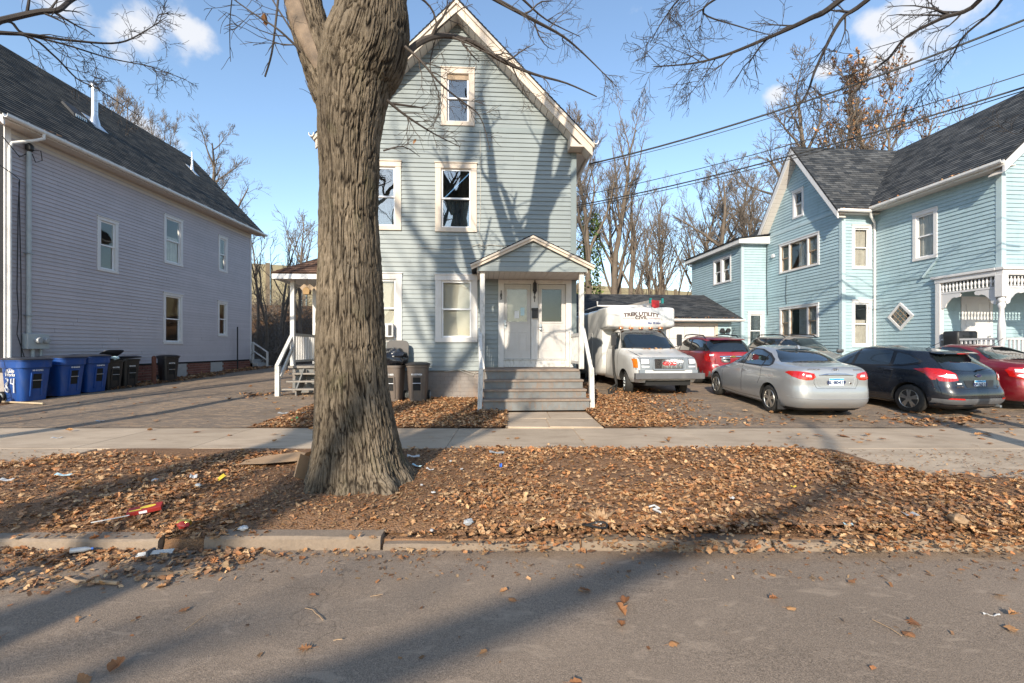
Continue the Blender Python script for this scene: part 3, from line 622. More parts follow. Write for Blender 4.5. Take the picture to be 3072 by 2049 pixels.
def inner(o, c): return (o[0]+c, o[1]-c, o[2]+c*.75, o[3]-c)
def window(root, W, o, c=.14, m='white_trim', cover='dark', glass='window_glass', mull=0, label=None, proud=.045, sash='white_vinyl', rail=.5):
    s0, s1, z0, z1 = o; a0, a1, b0, b1 = inner(o, c); mb = MB(); d = proud
    W.box(mb, s0, a0, .001, d, b0, b1); W.box(mb, a1, s1, .001, d, b0, b1); W.box(mb, s0-.005, s1+.005, .001, d+.008, b1, z1); W.box(mb, s0-.005, s1+.005, .001, d+.01, z0, b0)
    W.box(mb, s0-.02, s1+.02, .001, d+.03, z1-.012, z1+.02)
    # reveal
    for (p0, p1, q0, q1) in ((a0, a0+.012, b0, b1), (a1-.012, a1, b0, b1), (a0+.012, a1-.012, b1-.012, b1), (a0+.012, a1-.012, b0, b0+.012)): W.box(mb, p0, p1, -.11, d-.006, q0, q1)
    root_w = mb.build('window', m, root, bevel=.004, seg=1)
    if label: root_w['label'] = label
    x0, x1 = a0+.012, a1-.012; zb, zt = b0+.012, b1-.012; zm = zb+(zt-zb)*rail; f = .042
    def sashf(p0, p1, q0, q1, dep):
        mb = MB(); W.box(mb, p0, p0+f, dep-.03, dep, q0, q1); W.box(mb, p1-f, p1, dep-.03, dep, q0, q1); W.box(mb, p0+f, p1-f, dep-.03, dep, q1-f, q1); W.box(mb, p0+f, p1-f, dep-.03, dep, q0, q0+f); mb.build('sash', sash, root_w)
        mb = MB(); W.box(mb, p0+f-.004, p1-f+.004, dep-.019, dep-.013, q0+f-.004, q1-f+.004); mb.build('pane', glass, root_w)
    if mull == 0:
        sashf(x0, x1, zm-.02, zt, -.005); sashf(x0, x1, zb, zm+.02, -.036)
    else:  # triple: side sash, picture pane, side sash
        w = x1-x0; q = w*.23; mm = MB()
        for c0 in (x0+q, x1-q-.07): W.box(MB(), c0, c0+.07, -.05, .03, zb, zt).build('mullion', m, root_w)
        for p0, p1 in ((x0, x0+q), (x1-q, x1)):
            sashf(p0, p1, zm-.02, zt, -.005); sashf(p0, p1, zb, zm+.02, -.036)
        sashf(x0+q+.07, x1-q-.07, zb, zt, -.01)
    if cover == 'blind':
        mb = MB(); z = zb+.02
        while z < zt: W.box(mb, x0+.015, x1-.015, -.105, -.088, z, z+.019); z += .024
        mb.build('blind', 'blind', root_w)
    elif cover == 'dark' or cover == 'none': pass
    else:  # pleated curtain
        parts = {'curtain': [(0, 1, 0, 1)], 'halfdark': [(0, 1, 0, .52)], 'halfpale': [(0, 1, .0, .6)], 'side': [(0, .55, 0, 1)], 'darkcloth': [(0, 1, 0, 1)]}[cover]
        mt = {'curtain': 'curtain', 'halfdark': 'dark_curtain', 'halfpale': 'curtain', 'side': 'pale_curtain', 'darkcloth': 'dark_curtain'}[cover]
        for p0, p1, q0, q1 in parts:
            mb = MB(); n = 26; A0, A1 = x0+(x1-x0)*p0, x0+(x1-x0)*p1; B0, B1 = zb+(zt-zb)*q0, zb+(zt-zb)*q1
            top = []; bot = []
            for i in range(n+1):
                a = A0+(A1-A0)*i/n; dd = -.10+.016*math.sin(i*1.9)+.008*rnd.uniform(-1, 1); top.append(W.p(a, dd, B1)); bot.append(W.p(a, dd+.01*rnd.uniform(-1, 1), B0))
            mb.add(bot+top, [(i, i+1, n+2+i, n+1+i) for i in range(n)]); mb.build('curtain', mt, root_w)
    return root_w
def roofplane(root, e0, e1, r0, r1, m, course=.14, name='roof', thick=.05, k=None):
    # e0,e1: eave ends; r0,r1: ridge ends (same order); stepped shingle courses with UVs in metres
    e0, e1, r0, r1 = map(Vector, (e0, e1, r0, r1)); sl = ((r0-e0).length+(r1-e1).length)/2; n = max(2, int(sl/course)); nrm = (e1-e0).cross(r0-e0).normalized()
    if nrm.z < 0: nrm = -nrm
    V = []; Fc = []; UV = []; ax = (e1-e0).normalized()
    for i in range(n):
        a, b = i/n, (i+1)/n; A0, A1 = e0.lerp(r0, a), e1.lerp(r1, a); B0, B1 = e0.lerp(r0, b), e1.lerp(r1, b); up = nrm*.014
        q = [A0, A1, A1+up, A0+up, B1+nrm*.001, B0+nrm*.001]; bi = len(V); V += [tuple(x) for x in q]
        u = lambda p: (p-e0).dot(ax)
        Fc.append((bi, bi+1, bi+2, bi+3)); UV.append([(u(A0), i*.14+.001), (u(A1), i*.14+.001), (u(A1), i*.14+.004), (u(A0), i*.14+.004)])
        Fc.append((bi+3, bi+2, bi+4, bi+5)); UV.append([(u(A0), i*.14+.004), (u(A1), i*.14+.004), (u(B1), (i+1)*.14-.002), (u(B0), (i+1)*.14-.002)])
    dn = -nrm*thick; bi = len(V); V += [tuple(x+dn) for x in (e0, e1, r1, r0)]+[tuple(x) for x in (e0, e1, r1, r0)]
    for f in ((bi+3, bi+2, bi+1, bi), (bi, bi+1, bi+5, bi+4), (bi+1, bi+2, bi+6, bi+5), (bi+2, bi+3, bi+7, bi+6), (bi+3, bi, bi+4, bi+7)): Fc.append(f); UV.append([(0, 0), (.1, 0), (.1, .01), (0, .01)])
    return mesh_uv(name, V, Fc, UV, m, root)
def gutter(mb, a, b, r=.06):
    a, b = Vector(a), Vector(b); d = (b-a).normalized(); side = d.cross(Vector((0, 0, 1))).normalized(); prof = [(-r, r*.7), (-r, -r*.4), (-r*.5, -r), (r*.5, -r), (r*1.05, -r*.2), (r*1.2, r*.7), (r*.95, r*.7), (r*.8, -r*.1), (r*.4, -r*.7), (-r*.4, -r*.7), (-r*.8, -r*.3), (-r*.85, r*.7)]
    rings = [[tuple(p+side*x+Vector((0, 0, z))) for x, z in prof] for p in (a, b)]; mb.loft(rings); return mb

# ================================================================== the blue grey house in the middle
def central_house():
    H = empty('blue_house', (-1.5, 12.5, 0), R(3.5), 'blue grey clapboard gabled house with twin front doors behind the big tree', 'house')
    Wf = Wall((0, 0), (1, 0), (0, -1)); hw = 3.27; sl = 1.014; top = lambda z: max(0.02, (10.62-z)/sl)
    wl = lambda z: -min(hw, top(z)); wr = lambda z: min(hw, top(z))
    wins = {'m2': (-.60, .53, 4.81, 6.70), 'l2': (-2.65, -1.52, 4.83, 6.71), 'at': (-.44, .47, 7.72, 9.30), 'gm': (-.60, .55, 1.79, 3.64), 'gl': (-2.65, -1.50, 1.80, 3.66)}
    door = (1.12, 3.16, 1.02, 3.53)
    ops = list(wins.values())+[door]
    siding(H, Wf, wl, wr, 1.01, 7.56, .1235, ops, 'siding_blue', joints=True); siding(H, Wf, wl, wr, 7.70, 10.55, .1235, ops, 'siding_blue')
    mb = MB(); Wf.box(mb, -2.92, 2.92, .001, .03, 7.565, 7.695); mb.build('frieze_board', 'blue_trim', H)
    shell(H, Wf, wl, wr, 1.0, 10.55, [inner(w, .14) for w in wins.values()]+[(1.28, 2.01, 1.32, 3.38), (2.24, 3.0, 1.32, 3.38)], breaks=(7.3,))
    for (o, u, n, L) in (((hw, 0), (0, 1), (1, 0), 11), ((-hw, 0), (0, 1), (-1, 0), 11), ((-hw, 11), (1, 0), (0, 1), 2*hw)):
        W = Wall(o, u, n); shell(H, W, 0, L, 1.0, 7.5 if u == (0, 1) else 7.3, [], 'siding_blue')
    mb = MB(); mb.prism([(-hw, 7.3), (hw, 7.3), (0, 10.6)], 10.9, 11.0, 'y').build('wall', 'siding_blue', H)
    MB().box(-hw+.13, hw-.13, .13, 10.85, 1.0, 1.1).build('floor', 'room_dark', H)
    for sgn in (-1, 1):
        mb = MB(); x0, x1 = sorted((sgn*hw+sgn*.03, sgn*(hw-.13))); mb.box(x0, x1, -.032, 0, 1.0, 7.28); mb.build('corner_board', 'blue_trim', H)
    # foundation with a painted brick face
    MB().box(-hw+.02, hw-.02, .02, 11, .05, 1.0).build('foundation', 'foundation_grey', H)
    me = None
    for r in range(8):
        z = .12+r*.104; x = -hw+.03-(.11 if r % 2 else 0)
        while x < 1.0:
            a, b = max(x, -hw+.03), min(x+.2185, 1.0)
            if b-a > .05:
                o = MB().box(a, b, -.002-rnd.uniform(0, .004), .03, z, z+.101).build('brick', 'foundation_grey', H)
            x += .222
    # windows
    window(H, Wf, wins['m2'], .15, 'cream_trim', 'halfdark', 'sky_glass', label='second floor window beside the trunk shadow')
    window(H, Wf, wins['l2'], .15, 'cream_trim', 'halfdark', 'sky_glass')
    wa = window(H, Wf, wins['at'], .15, 'cream_trim', 'dark')
    mb = MB(); Wf.box(mb, -.275, .305, -.02, .0, 9.0, 9.13); mb.build('head_board', 'old_wood', wa)
    window(H, Wf, wins['gm'], .16, 'white_paint', 'blind', 'dusty_glass'); window(H, Wf, wins['gl'], .16, 'white_paint', 'blind', 'dusty_glass')
    # roof
    E, A = 7.23, 10.9
    roofplane(H, (3.66, -.44, E), (3.66, 11.4, E), (0, -.44, A+.04), (0, 11.4, A+.04), 'shingle_dark'); roofplane(H, (-3.66, -.44, E), (-3.66, 11.4, E), (0, -.44, A+.04), (0, 11.4, A+.04), 'shingle_dark')
    for s in (-1, 1):
        MB().prism([(0, A-.03), (s*3.66, E-.06), (s*3.66, E-.40), (0, A-.37)], -.42, -.36, 'y').build('rake_board', 'cream_trim', H, fixn=True)
        MB().prism([(0, A-.03), (s*3.70, E-.10), (s*3.70, E-.20), (0, A-.13)], -.46, -.421, 'y').build('rake_moulding', 'cream_trim', H, fixn=True)
        # sloped soffit planks under the overhang
        n = 22
        for i in range(n):
            a, b = i/n*3.60, (i+1)/n*3.60-.012; za, zb = A-.37-a*sl, A-.37-b*sl
            MB().hexa([(s*a, -.36, za), (s*b, -.36, zb), (s*b, .0, zb), (s*a, .0, za), (s*a, -.36, za+.015), (s*b, -.36, zb+.015), (s*b, .0, zb+.015), (s*a, .0, za+.015)]).build('soffit_plank', 'soffit', H, fixn=True)
        # boxed eave return and long eave soffit
        MB().prism([(s*3.05, E-.16), (s*3.05, E+.14), (s*3.30, E-.10), (s*3.64, E-.16)], -.415, -.02, 'y').build('eave_return', 'cream_trim', H, fixn=True)
        mb = MB(); x0, x1 = sorted((s*3.28, s*3.62)); mb.box(x0, x1, -.02, 11.3, E-.2, E-.17); mb.build('eave_soffit', 'soffit', H)
        x0, x1 = sorted((s*3.62, s*3.66)); MB().box(x0, x1, -.36, 11.3, E-.24, E-.03).build('fascia', 'cream_trim', H)
        mb = MB(); gutter(mb, (s*3.74, -.5, E-.06), (s*3.74, 11.3, E-.1)); mb.build('gutter', 'gutter_white', H)
    # cables on the front
    mb = MB(); mb.tube([(.62, -.035, 7.6), (.64, -.03, 6.6), (.63, -.03, 5.4), (.60, -.03, 4.75), (.72, -.04, 4.45)], .008, 5); mb.tube([(.40, -.03, 4.42), (.6, -.06, 4.48), (.8, -.05, 4.40), (.72, -.06, 4.33), (.56, -.05, 4.42), (.9, -.04, 4.47), (1.4, -.03, 4.42)], .009, 5)
    mb.tube([(-1.05, -.03, 4.46), (-1.04, -.03, 4.38), (-.4, -.03, 4.33), (.4, -.03, 4.38)], .006, 5); mb.build('cable', 'pale_cable', H)
    mb = MB(); mb.tube([(-.35, -.03, .98), (.1, -.03, 1.05), (.5, -.04, .93), (.75, -.05, 1.05)], .008, 5); mb.tube([(0, -.03, 1.04), (.35, -.05, .9), (.42, -.05, .86), (.48, -.04, .98)], .007, 5); mb.build('cable', 'pale_cable', H)
    # ---------------- entrance
    mb = MB(); Wf.box(mb, 1.12, 1.28, .001, .05, 1.1, 3.52); Wf.box(mb, 3.0, 3.16, .001, .05, 1.1, 3.52); Wf.box(mb, 2.03, 2.22, .001, .045, 1.32, 3.40); Wf.box(mb, 1.28, 3.0, .001, .05, 3.40, 3.52); mb.build('door_frame', 'white_paint', H, bevel=.006)
    mb = MB(); Wf.box(mb, 1.281, 2.999, .001, .06, 1.105, 1.30); Wf.box(mb, 1.27, 3.01, -.05, .09, 1.301, 1.325); mb.build('threshold', 'weathered_white', H, bevel=.005)
    def front_door(s0, s1, gl, gcov):
        z0, z1 = 1.33, 3.39; g0, g1, gz0, gz1 = gl; mb = MB()
        Wf.box(mb, s0, g0, -.04, .004, gz0, gz1); Wf.box(mb, g1, s1, -.04, .004, gz0, gz1); Wf.box(mb, s0, s1, -.04, .004, gz1, z1); Wf.box(mb, s0, s1, -.04, .004, z0, gz0)
        d = mb.build('door', 'door_white', H)
        mb = MB()
        for (p, q, r, t) in ((g0-.04, g0, gz0-.04, gz1+.04), (g1, g1+.04, gz0-.04, gz1+.04), (g0, g1, gz1, gz1+.04), (g0, g1, gz0-.04, gz0)): Wf.box(mb, p, q, .004, .02, r, t)
        mb.build('glass_bead', 'door_white', d, bevel=.005)
        mb = MB(); Wf.box(mb, g0, g1, -.022, -.016, gz0, gz1); mb.build('pane', gcov[0], d)
        w = (s1-s0)
        for k in range(2):
            p0 = s0+w*(.14+.42*k); p1 = p0+w*.30; mb = MB()
            for (q0, q1, r0, r1) in ((p0, p0+.018, 1.55, 2.08), (p1-.018, p1, 1.55, 2.08), (p0, p1, 2.062, 2.08), (p0, p1, 1.55, 1.568)): Wf.box(mb, q0, q1, .004, .013, r0, r1)
            Wf.box(mb, p0+.05, p1-.05, .004, .009, 1.62, 2.01); mb.build('door_panel', 'door_white', d, bevel=.003)
        if gcov[1]:
            mb = MB(); Wf.box(mb, g0, g1, -.038, -.034, gz0, gz1); mb.build('door_shade', gcov[1], d)
        return d
    dl = front_door(1.285, 2.02, (1.37, 1.92, 2.36, 3.26), ('dusty_glass', 'curtain')); dr = front_door(2.235, 2.995, (2.33, 2.88, 2.36, 3.26), ('dusty_glass', None))
    mb = MB(); Wf.box(mb, 1.57, 1.70, -.0150, -.012, 2.45, 2.66); mb.build('notice', 'paper', dl); mb = MB(); Wf.box(mb, 1.74, 1.85, -.0150, -.012, 2.53, 2.75); mb.build('notice', 'paper_blue', dl)
    mb = MB(); mb.lathe([(.0, 0), (.03, .0), (.034, .03), (.02, .06), (.03, .08), (.0, .09)], 12, (1.31, -.1, 2.29), 'y'); Wf.box(mb, 1.285, 1.335, .004, .018, 2.16, 2.40); mb.build('door_knob', 'metal_grey', dl, True)
    mb = MB(); mb.lathe([(.0, -.10), (.03, -.09), (.034, -.06), (.02, -.03), (.02, 0)], 12, (2.29, -.01, 2.15), 'y'); mb.build('door_knob', 'metal_grey', dr, True); mb = MB(); Wf.box(mb, 2.255, 2.325, .005, .06, 2.20, 2.30); mb.build('door_lock', 'metal_grey', dr, bevel=.01)
    for i, ch in enumerate('183'): text_obj('house_number', ch, .11, 'ink_black', H, Wf.mat(1.20, .052, 3.17-i*.085), bold=.006, depth=.004)
    for i, ch in enumerate('181'): text_obj('house_number', ch, .11, 'ink_black', H, Wf.mat(2.125, .047, 3.12-i*.09), bold=.006, depth=.004)
    mb = MB(); Wf.box(mb, 2.05, 2.21, .046, .13, 2.45, 2.71); Wf.box(mb, 2.04, 2.22, .046, .145, 2.66, 2.73); mb.build('mailbox', 'black_plastic', H, bevel=.01)
    mb = MB(); mb.lathe([(.015, 0), (.02, .05), (.05, .08), (.062, .12), (.062, .13), (.055, .14), (.05, .27), (.058, .28), (.05, .31), (.02, .34), (.012, .40)], 8, (2.125, -.13, 3.10)); Wf.box(mb, 2.09, 2.16, .046, .06, 3.14, 3.38); mb.tube([(2.125, -.05, 3.36), (2.125, -.10, 3.42), (2.125, -.13, 3.44)], .01, 5); lp = mb.build('wall_lantern', 'grille_dark', H)
    MB().lathe([(.028, .0), (.03, .10), (.015, .12)], 8, (2.125, -.13, 3.25)).build('bulb', 'dusty_glass' if False else 'blind', lp, True)
    # porch roof
    px, pe, pa = 1.935, 3.68, 4.41; half = 1.53
    for s in (-1, 1):
        roofplane(H, (px+s*half, -1.47, pe), (px+s*half, .0, pe), (px, -1.47, pa), (px, .0, pa), 'shingle_dark', name='porch_roof', thick=.03)
        MB().prism([(px, pa-.035), (px+s*half, pe-.035), (px+s*(half-.02), pe-.135), (px, pa-.14)], -1.44, -1.39, 'y').build('porch_rake_board', 'cream_trim', H, fixn=True)
        MB().prism([(px, pa-.02), (px+s*(half+.01), pe-.02), (px+s*half, pe-.07), (px, pa-.075)], -1.475, -1.441, 'y').build('porch_moulding', 'cream_trim', H, fixn=True)
    Wp = Wall((0, -1.34), (1, 0), (0, -1)); psl = (pa-pe)/half; pw = lambda z: (pa-.13-z)/psl
    siding(H, Wp, lambda z: px-min(half-.09, pw(z)), lambda z: px+min(half-.09, pw(z)), 3.64, 4.26, .125, [], 'siding_blue', 'porch_siding_board')
    mb = MB(); Wp.box(mb, px-1.36, px+1.36, .0, .03, 3.52, 3.635); mb.build('porch_fascia', 'siding_blue', H)
    MB().prism([(px-1.40, 3.66), (px+1.40, 3.66), (px, 4.28)], -1.34, -1.30, 'y').build('porch_gable', 'siding_blue', H, fixn=True)
    n = 20
    for i in range(n):
        a = px-1.36+2.72*i/n; MB().box(a+.004, a+2.72/n-.004, -1.34, -.002, 3.525, 3.545).build('ceiling_plank', 'soffit', H)
    for s in (-1, 1): MB().box(px+s*1.36-.02, px+s*1.36+.02, -1.34, -.002, 3.50, 3.64).build('porch_beam', 'soffit', H)
    for x in (.69, 3.18): MB().box(x-.06, x+.06, -1.27, -1.15, 1.10, 3.53).build('porch_post', 'weathered_white', H, bevel=.006)
    # deck and steps
    MB().box(.74, 3.12, -1.30, -.005, 1.04, 1.10).build('porch_deck', 'step_tread', H, bevel=.012); MB().box(.78, 3.10, -1.24, -.005, .2, 1.04).build('porch_base', 'step_paint', H)
    for i, (z, y) in enumerate(((.855, -1.56), (.645, -1.83), (.44, -2.10))):
        x0, x1 = .72-.015*i, 3.17+.02*i
        MB().box(x0, x1, y, y+.34, z-.055, z).build('step_tread', 'step_tread', H, bevel=.014)
        MB().box(x0+.02, x1-.02, y+.035, y+.3, z-.26, z-.055).build('step_riser', 'step_paint', H)
    MB().box(.75, 3.14, -1.27, -1.2, .86, 1.04).build('step_riser', 'step_paint', H)
    # newels and rails
    for x, xt, lean in ((.66, .69, -.03), (3.26, 3.18, .02)):
        mb = MB(); mb.hexa([(x-.055+lean, -2.01, .10), (x+.055+lean, -2.01, .10), (x+.055+lean, -1.90, .10), (x-.055+lean, -1.90, .10), (x-.055, -2.01, 1.17), (x+.055, -2.01, 1.17), (x+.055, -1.90, 1.17), (x-.055, -1.90, 1.17)]); mb.build('newel_post', 'weathered_white', H, bevel=.006)
        MB().beam((x, -1.98, 1.0), (xt+(.06 if x > 2 else -.06), -1.16, 2.02), .04, .10).build('stair_rail', 'weathered_white', H, bevel=.004)
        MB().beam((x, -1.98, 1.10), (xt+(.06 if x > 2 else -.06), -1.16, 2.12), .09, .03).build('stair_rail', 'weathered_white', H, bevel=.004)
    for x in (.69, 3.14):
        MB().box(x-.02, x+.02, -1.15, -.06, 1.93, 2.01).build('porch_rail', 'weathered_white', H); MB().box(x-.02, x+.02, -1.15, -.06, 1.22, 1.29).build('porch_rail', 'weathered_white', H)
        for k in range(6): MB().box(x-.018, x+.018, -1.06+k*.18, -1.022+k*.18, 1.29, 1.93).build('baluster', 'weathered_white', H)
        MB().box(x-.05, x+.05, -.13, -.035, 1.10, 2.08).build('half_post', 'weathered_white', H)
    # ---------------- side porch at the left
    MB().box(-5.05, -3.29, 1.25, 3.3, 1.03, 1.10).build('side_porch_deck', 'grey_tread', H, bevel=.01); MB().box(-4.95, -3.3, 1.33, 3.25, .25, 1.03).build('side_porch_base', 'step_paint', H)
    for (x, y) in ((-4.95, 1.35), (-4.95, 3.12), (-3.40, 1.35)): MB().box(x-.06, x+.06, y-.06, y+.06, 1.10, 3.70).build('porch_post', 'white_paint', H, bevel=.006)
    MB().box(-4.97, -4.93, 1.41, 3.06, 2.0, 2.07).build('porch_rail', 'white_paint', H); MB().box(-4.97, -4.93, 1.41, 3.06, 1.20, 1.27).build('porch_rail', 'white_paint', H)
    for k in range(12): MB().box(-4.97, -4.935, 1.48+k*.135, 1.515+k*.135, 1.27, 2.0).build('baluster', 'white_paint', H)
    mb = MB(); mb.add([(-5.52, .85, 3.78), (-3.0, .85, 3.78), (-3.27, 1.9, 4.75)], [(0, 1, 2)])
    roofplane(H, (-5.36, .85, 3.80), (-3.0, .85, 3.80), (-3.28, 1.95, 4.78), (-3.26, 1.95, 4.78), 'shingle_brown', name='side_porch_roof'); roofplane(H, (-5.36, .85, 3.80), (-5.36, 3.8, 3.80), (-3.28, 1.95, 4.78), (-3.28, 3.8, 4.78), 'shingle_brown', name='side_porch_roof')
    mb = MB(); mb.box(-5.34, -3.1, .86, .90, 3.62, 3.76); mb.box(-5.34, -5.30, .9, 3.78, 3.62, 3.76); mb.build('side_porch_fascia', 'white_trim', H); MB().box(-5.30, -3.28, .90, 3.78, 3.68, 3.70).build('side_porch_ceiling', 'white_paint', H)
    for i, (z, y) in enumerate(((.90, 1.0), (.69, .76), (.485, .52))):
        MB().box(-4.92, -3.55, y, y+.30, z-.045, z).build('step_tread', 'grey_tread', H, bevel=.008)
    for x in (-4.55, -3.8): MB().prism([(.56, .28), (.80, .28), (1.25, .66), (1.25, 1.02), (1.12, 1.02), (.56, .44)], x-.02, x+.02, 'x').build('step_stringer', 'step_paint', H, fixn=True)
    MB().box(-5.1, -4.98, .50, .62, .22, 1.12).build('newel_post', 'weathered_white', H, bevel=.006)
    MB().beam((-5.04, .50, 1.12), (-4.98, 1.34, 2.0), .10, .05).build('stair_rail', 'weathered_white', H); MB().beam((-4.97, .56, .82), (-4.93, 1.36, 1.70), .05, .09).build('stair_rail', 'weathered_white', H)
    # lower roof edge seen left of the trunk
    MB().box(-4.3, -3.28, 4.5, 9, 1.0, 5.2).build('side_bay', 'siding_blue', H); roofplane(H, (-4.65, 4.2, 5.32), (-4.65, 9.3, 5.32), (-3.25, 4.2, 6.3), (-3.25, 9.3, 6.3), 'shingle_brown', name='bay_roof'); mb = MB(); gutter(mb, (-4.74, 4.1, 5.28), (-4.74, 9.3, 5.26)); mb.build('gutter', 'gutter_white', H)
    return H
HOUSE = central_house()
def on(root, p): return root.matrix_basis @ Vector(p)
# things at the house
ac = empty('air_conditioner', on(HOUSE, (-1.95, -.1, 1.92)), R(3.5), 'white window air conditioner in the ground floor window beside the trunk', 'air conditioner')
MB().box(-.25, .25, -.16, .2, 0, .36).build('case', 'white_trim', ac, bevel=.012); mb = MB()
for k in range(11): mb.box(-.22, .10, -.172, -.16, .03+k*.028, .046+k*.028)
mb.build('louvre', 'metal_grey', ac); MB().box(.13, .22, -.17, -.16, .04, .32).build('control_panel', 'grille_dark', ac)
for k, (x, y) in enumerate(((-4.45, 1.12), (-4.05, 1.12))):
    b = empty('birdhouse', on(HOUSE, (x, y, 3.2)), R(3.5), ('small wooden birdhouse hanging from the side porch roof near its corner' if k == 0 else 'wooden birdhouse hanging closest to the tree trunk under the side porch'), 'birdhouse', 'birdhouses under the side porch')
    MB().prism([(-.08, 0), (.08, 0), (.10, .14), (0, .22), (-.10, .14)], -.08, .08, 'y').build('box', 'birdhouse', b, fixn=True); mb = MB(); mb.beam((-.14, 0, .12), (0, 0, .235), .22, .015, (0, 1, 0)); mb.beam((.14, 0, .12), (0, 0, .235), .22, .015, (0, 1, 0)); mb.tube([(0, 0, .23), (0, 0, .48)], .006, 5); mb.build('roof', 'old_wood', b)

# ================================================================== grey house at the left
def left_house():
    H = empty('grey_house', (-13.3, 11.9, 0), 0, 'pale grey vinyl sided house with dark shingle roof at the left', 'house')
    W = Wall((0, 0), (0, 1), (1, 0)); Ln = 11.27
    wins = [(2.67, 3.45, 4.12, 5.88), (5.47, 6.46, 4.89, 6.77), (8.69, 9.34, 5.12, 6.76), (5.44, 6.44, 1.79, 3.77), (8.64, 9.34, 2.16, 3.78)]
    siding(H, W, .16, Ln-.08, 1.07, 7.44, .113, wins, 'siding_grey', t=.024, joints=True)
    shell(H, W, 0, Ln, 1.0, 7.5, [inner(w, .12) for w in wins])
    for i, w in enumerate(wins): window(H, W, w, .11, 'white_trim', 'halfpale' if i in (1,) else 'dark', 'dusty_glass', proud=.03)
    for (o, u, n, L, mm) in (((0, 0), (-1, 0), (0, -1), 6.8, 'siding_grey'), ((-6.8, 0), (0, 1), (-1, 0), Ln, 'siding_grey'), ((0, Ln), (-1, 0), (0, 1), 6.8, 'siding_grey')): shell(H, Wall(o, u, n), 0, L, 1.0, 7.9 if o[0] < -6 else 7.5, [], mm)
    for y in (.0, Ln-.1): MB().prism([(-6.8, 7.5), (0, 7.5), (-3.4, 11.0)], y, y+.1, 'y').build('wall', 'siding_grey', H, fixn=True)
    MB().box(-6.6, -.13, .13, Ln-.13, .9, 1.0).build('floor', 'room_dark', H)
    mb = MB(); W.box(mb, 0, .155, .0, .03, 1.07, 7.45); mb.build('corner_board', 'white_trim', H); mb = MB(); W.box(mb, Ln-.08, Ln+.02, .0, .03, 1.07, 7.45); mb.build('corner_board', 'white_trim', H)
    # brick foundation with render patches
    MB().box(-6.75, -.04, .05, Ln-.05, .05, 1.06).build('foundation', 'mortar', H)
    for r in range(6):
        z = .46+r*.1; y = 2.5-(.11 if r % 2 else 0)
        while y < Ln:
            z_g = gz(0, 11.9+y)
            if z+.09 > z_g and not (6.0 < y < 6.7 or 8.2 < y < 9.0): MB().box(-.05, -.012-rnd.uniform(0, .006), y, min(y+.21, Ln-.03), z, z+.088).build('brick', 'brick_red', H)
            y += .222
    for (a, b) in ((6.0, 6.7), (8.2, 9.0)): MB().box(-.05, -.005, a, b, .3, 1.05).build('render_patch', 'cement_block', H)
    # roof, soffit, gutter
    roofplane(H, (.42, -.4, 7.56), (.42, 11.85, 7.56), (-3.4, -.4, 11.55), (-3.4, 11.85, 11.55), 'shingle_worn'); roofplane(H, (-7.2, -.4, 7.56), (-7.2, 11.85, 7.56), (-3.4, -.4, 11.55), (-3.4, 11.85, 11.55), 'shingle_worn')
    n = 44
    for i in range(n):
        y = -.35+12.15*i/n; MB().box(.0, .40, y+.003, y+12.15/n-.005, 7.455, 7.475).build('soffit_plank', 'soffit', H)
    mb = MB(); W.box(mb, .16, Ln-.08, .0, .018, 7.2, 7.45); mb.build('frieze_board', 'soffit', H)
    MB().box(.40, .425, -.4, 11.85, 7.44, 7.55).build('fascia', 'gutter_white', H)
    mb = MB(); gutter(mb, (.49, 11.85, 7.50), (.49, -.4, 7.53), .058); mb.build('gutter', 'gutter_white', H)
    for k in range(12): MB().beam((.49, .3+k, 7.56), (.30, .32+k, 7.70), .012, .006).build('gutter_strap', 'galvanised', H)
    for y in (-.38, 11.80):
        for s in (1, -1): MB().prism([(-3.4, 11.5), (-3.4+s*3.82, 7.5), (-3.4+s*3.82, 7.3), (-3.4, 11.28)], y, y+.04, 'y').build('rake_board', 'white_trim', H, fixn=True)
    mb = MB(); mb.tube([(.49, .55, 7.5), (.49, .55, 7.36), (.40, .42, 7.25), (.10, .12, 7.05), (.075, .08, 6.9)], .042, 8); mb.tube([(.075, .08, 6.9), (.075, .08, 1.1)], .042, 8); mb.build('downspout', 'gutter_white', H, True)
    # roof pipes and vent
    def onroof(y, x): return 7.56+(.42-x)*1.0445
    for (X, Y, r, h, nm) in ((-14.87, 16.2, .10, 1.25, 'vent_pipe'), (-15.4, 21.9, .045, .85, 'vent_pipe')):
        x, y = X+13.3, Y-11.9; z = onroof(y, x); mb = MB(); mb.lathe([(r*1.9, -.18), (r*1.6, .02), (r*1.1, .22), (r, .32), (r, h)], 14, (x, y, z)); p = mb.build(nm, 'galvanised', H, True)
        mb = MB(); mb.beam((x+.28, y, z-.27), (x-.22, y, z+.25), .5 if r > .08 else .25, .012, (0, 0, 1)); mb.build('flashing', 'galvanised', p)
        if r > .08: MB().lathe([(r*1.05, h-.02), (r*1.55, h), (r*1.55, h+.13), (r*1.2, h+.16), (.02, h+.17)], 14, (x, y, z)).build('pipe_cap', 'galvanised', p, True)
    x, y = -1.5, 3.5; z = onroof(y, x); mb = MB(); mb.hexa([(x+.24, y-.26, z-.24), (x+.24, y+.26, z-.24), (x-.24, y+.26, z+.26), (x-.24, y-.26, z+.26), (x+.20, y-.22, z-.08), (x+.20, y+.22, z-.08), (x-.2, y+.22, z+.34), (x-.2, y-.22, z+.34)]); v = mb.build('roof_vent', 'grille_dark', H, bevel=.02)
    mb = MB()
    for k in range(6): mb.box(x+.222, x+.236, y-.2+k*.07, y-.16+k*.07, z-.2, z-.1)
    mb.build('louvre', 'metal_grey', v)
    # rear steps with white rail
    for i in range(3): MB().box(-.9, .05+.25*i, 11.35, 12.4, .5, 1.05-.17*i).build('rear_step', 'cement_block', H, bevel=.01)
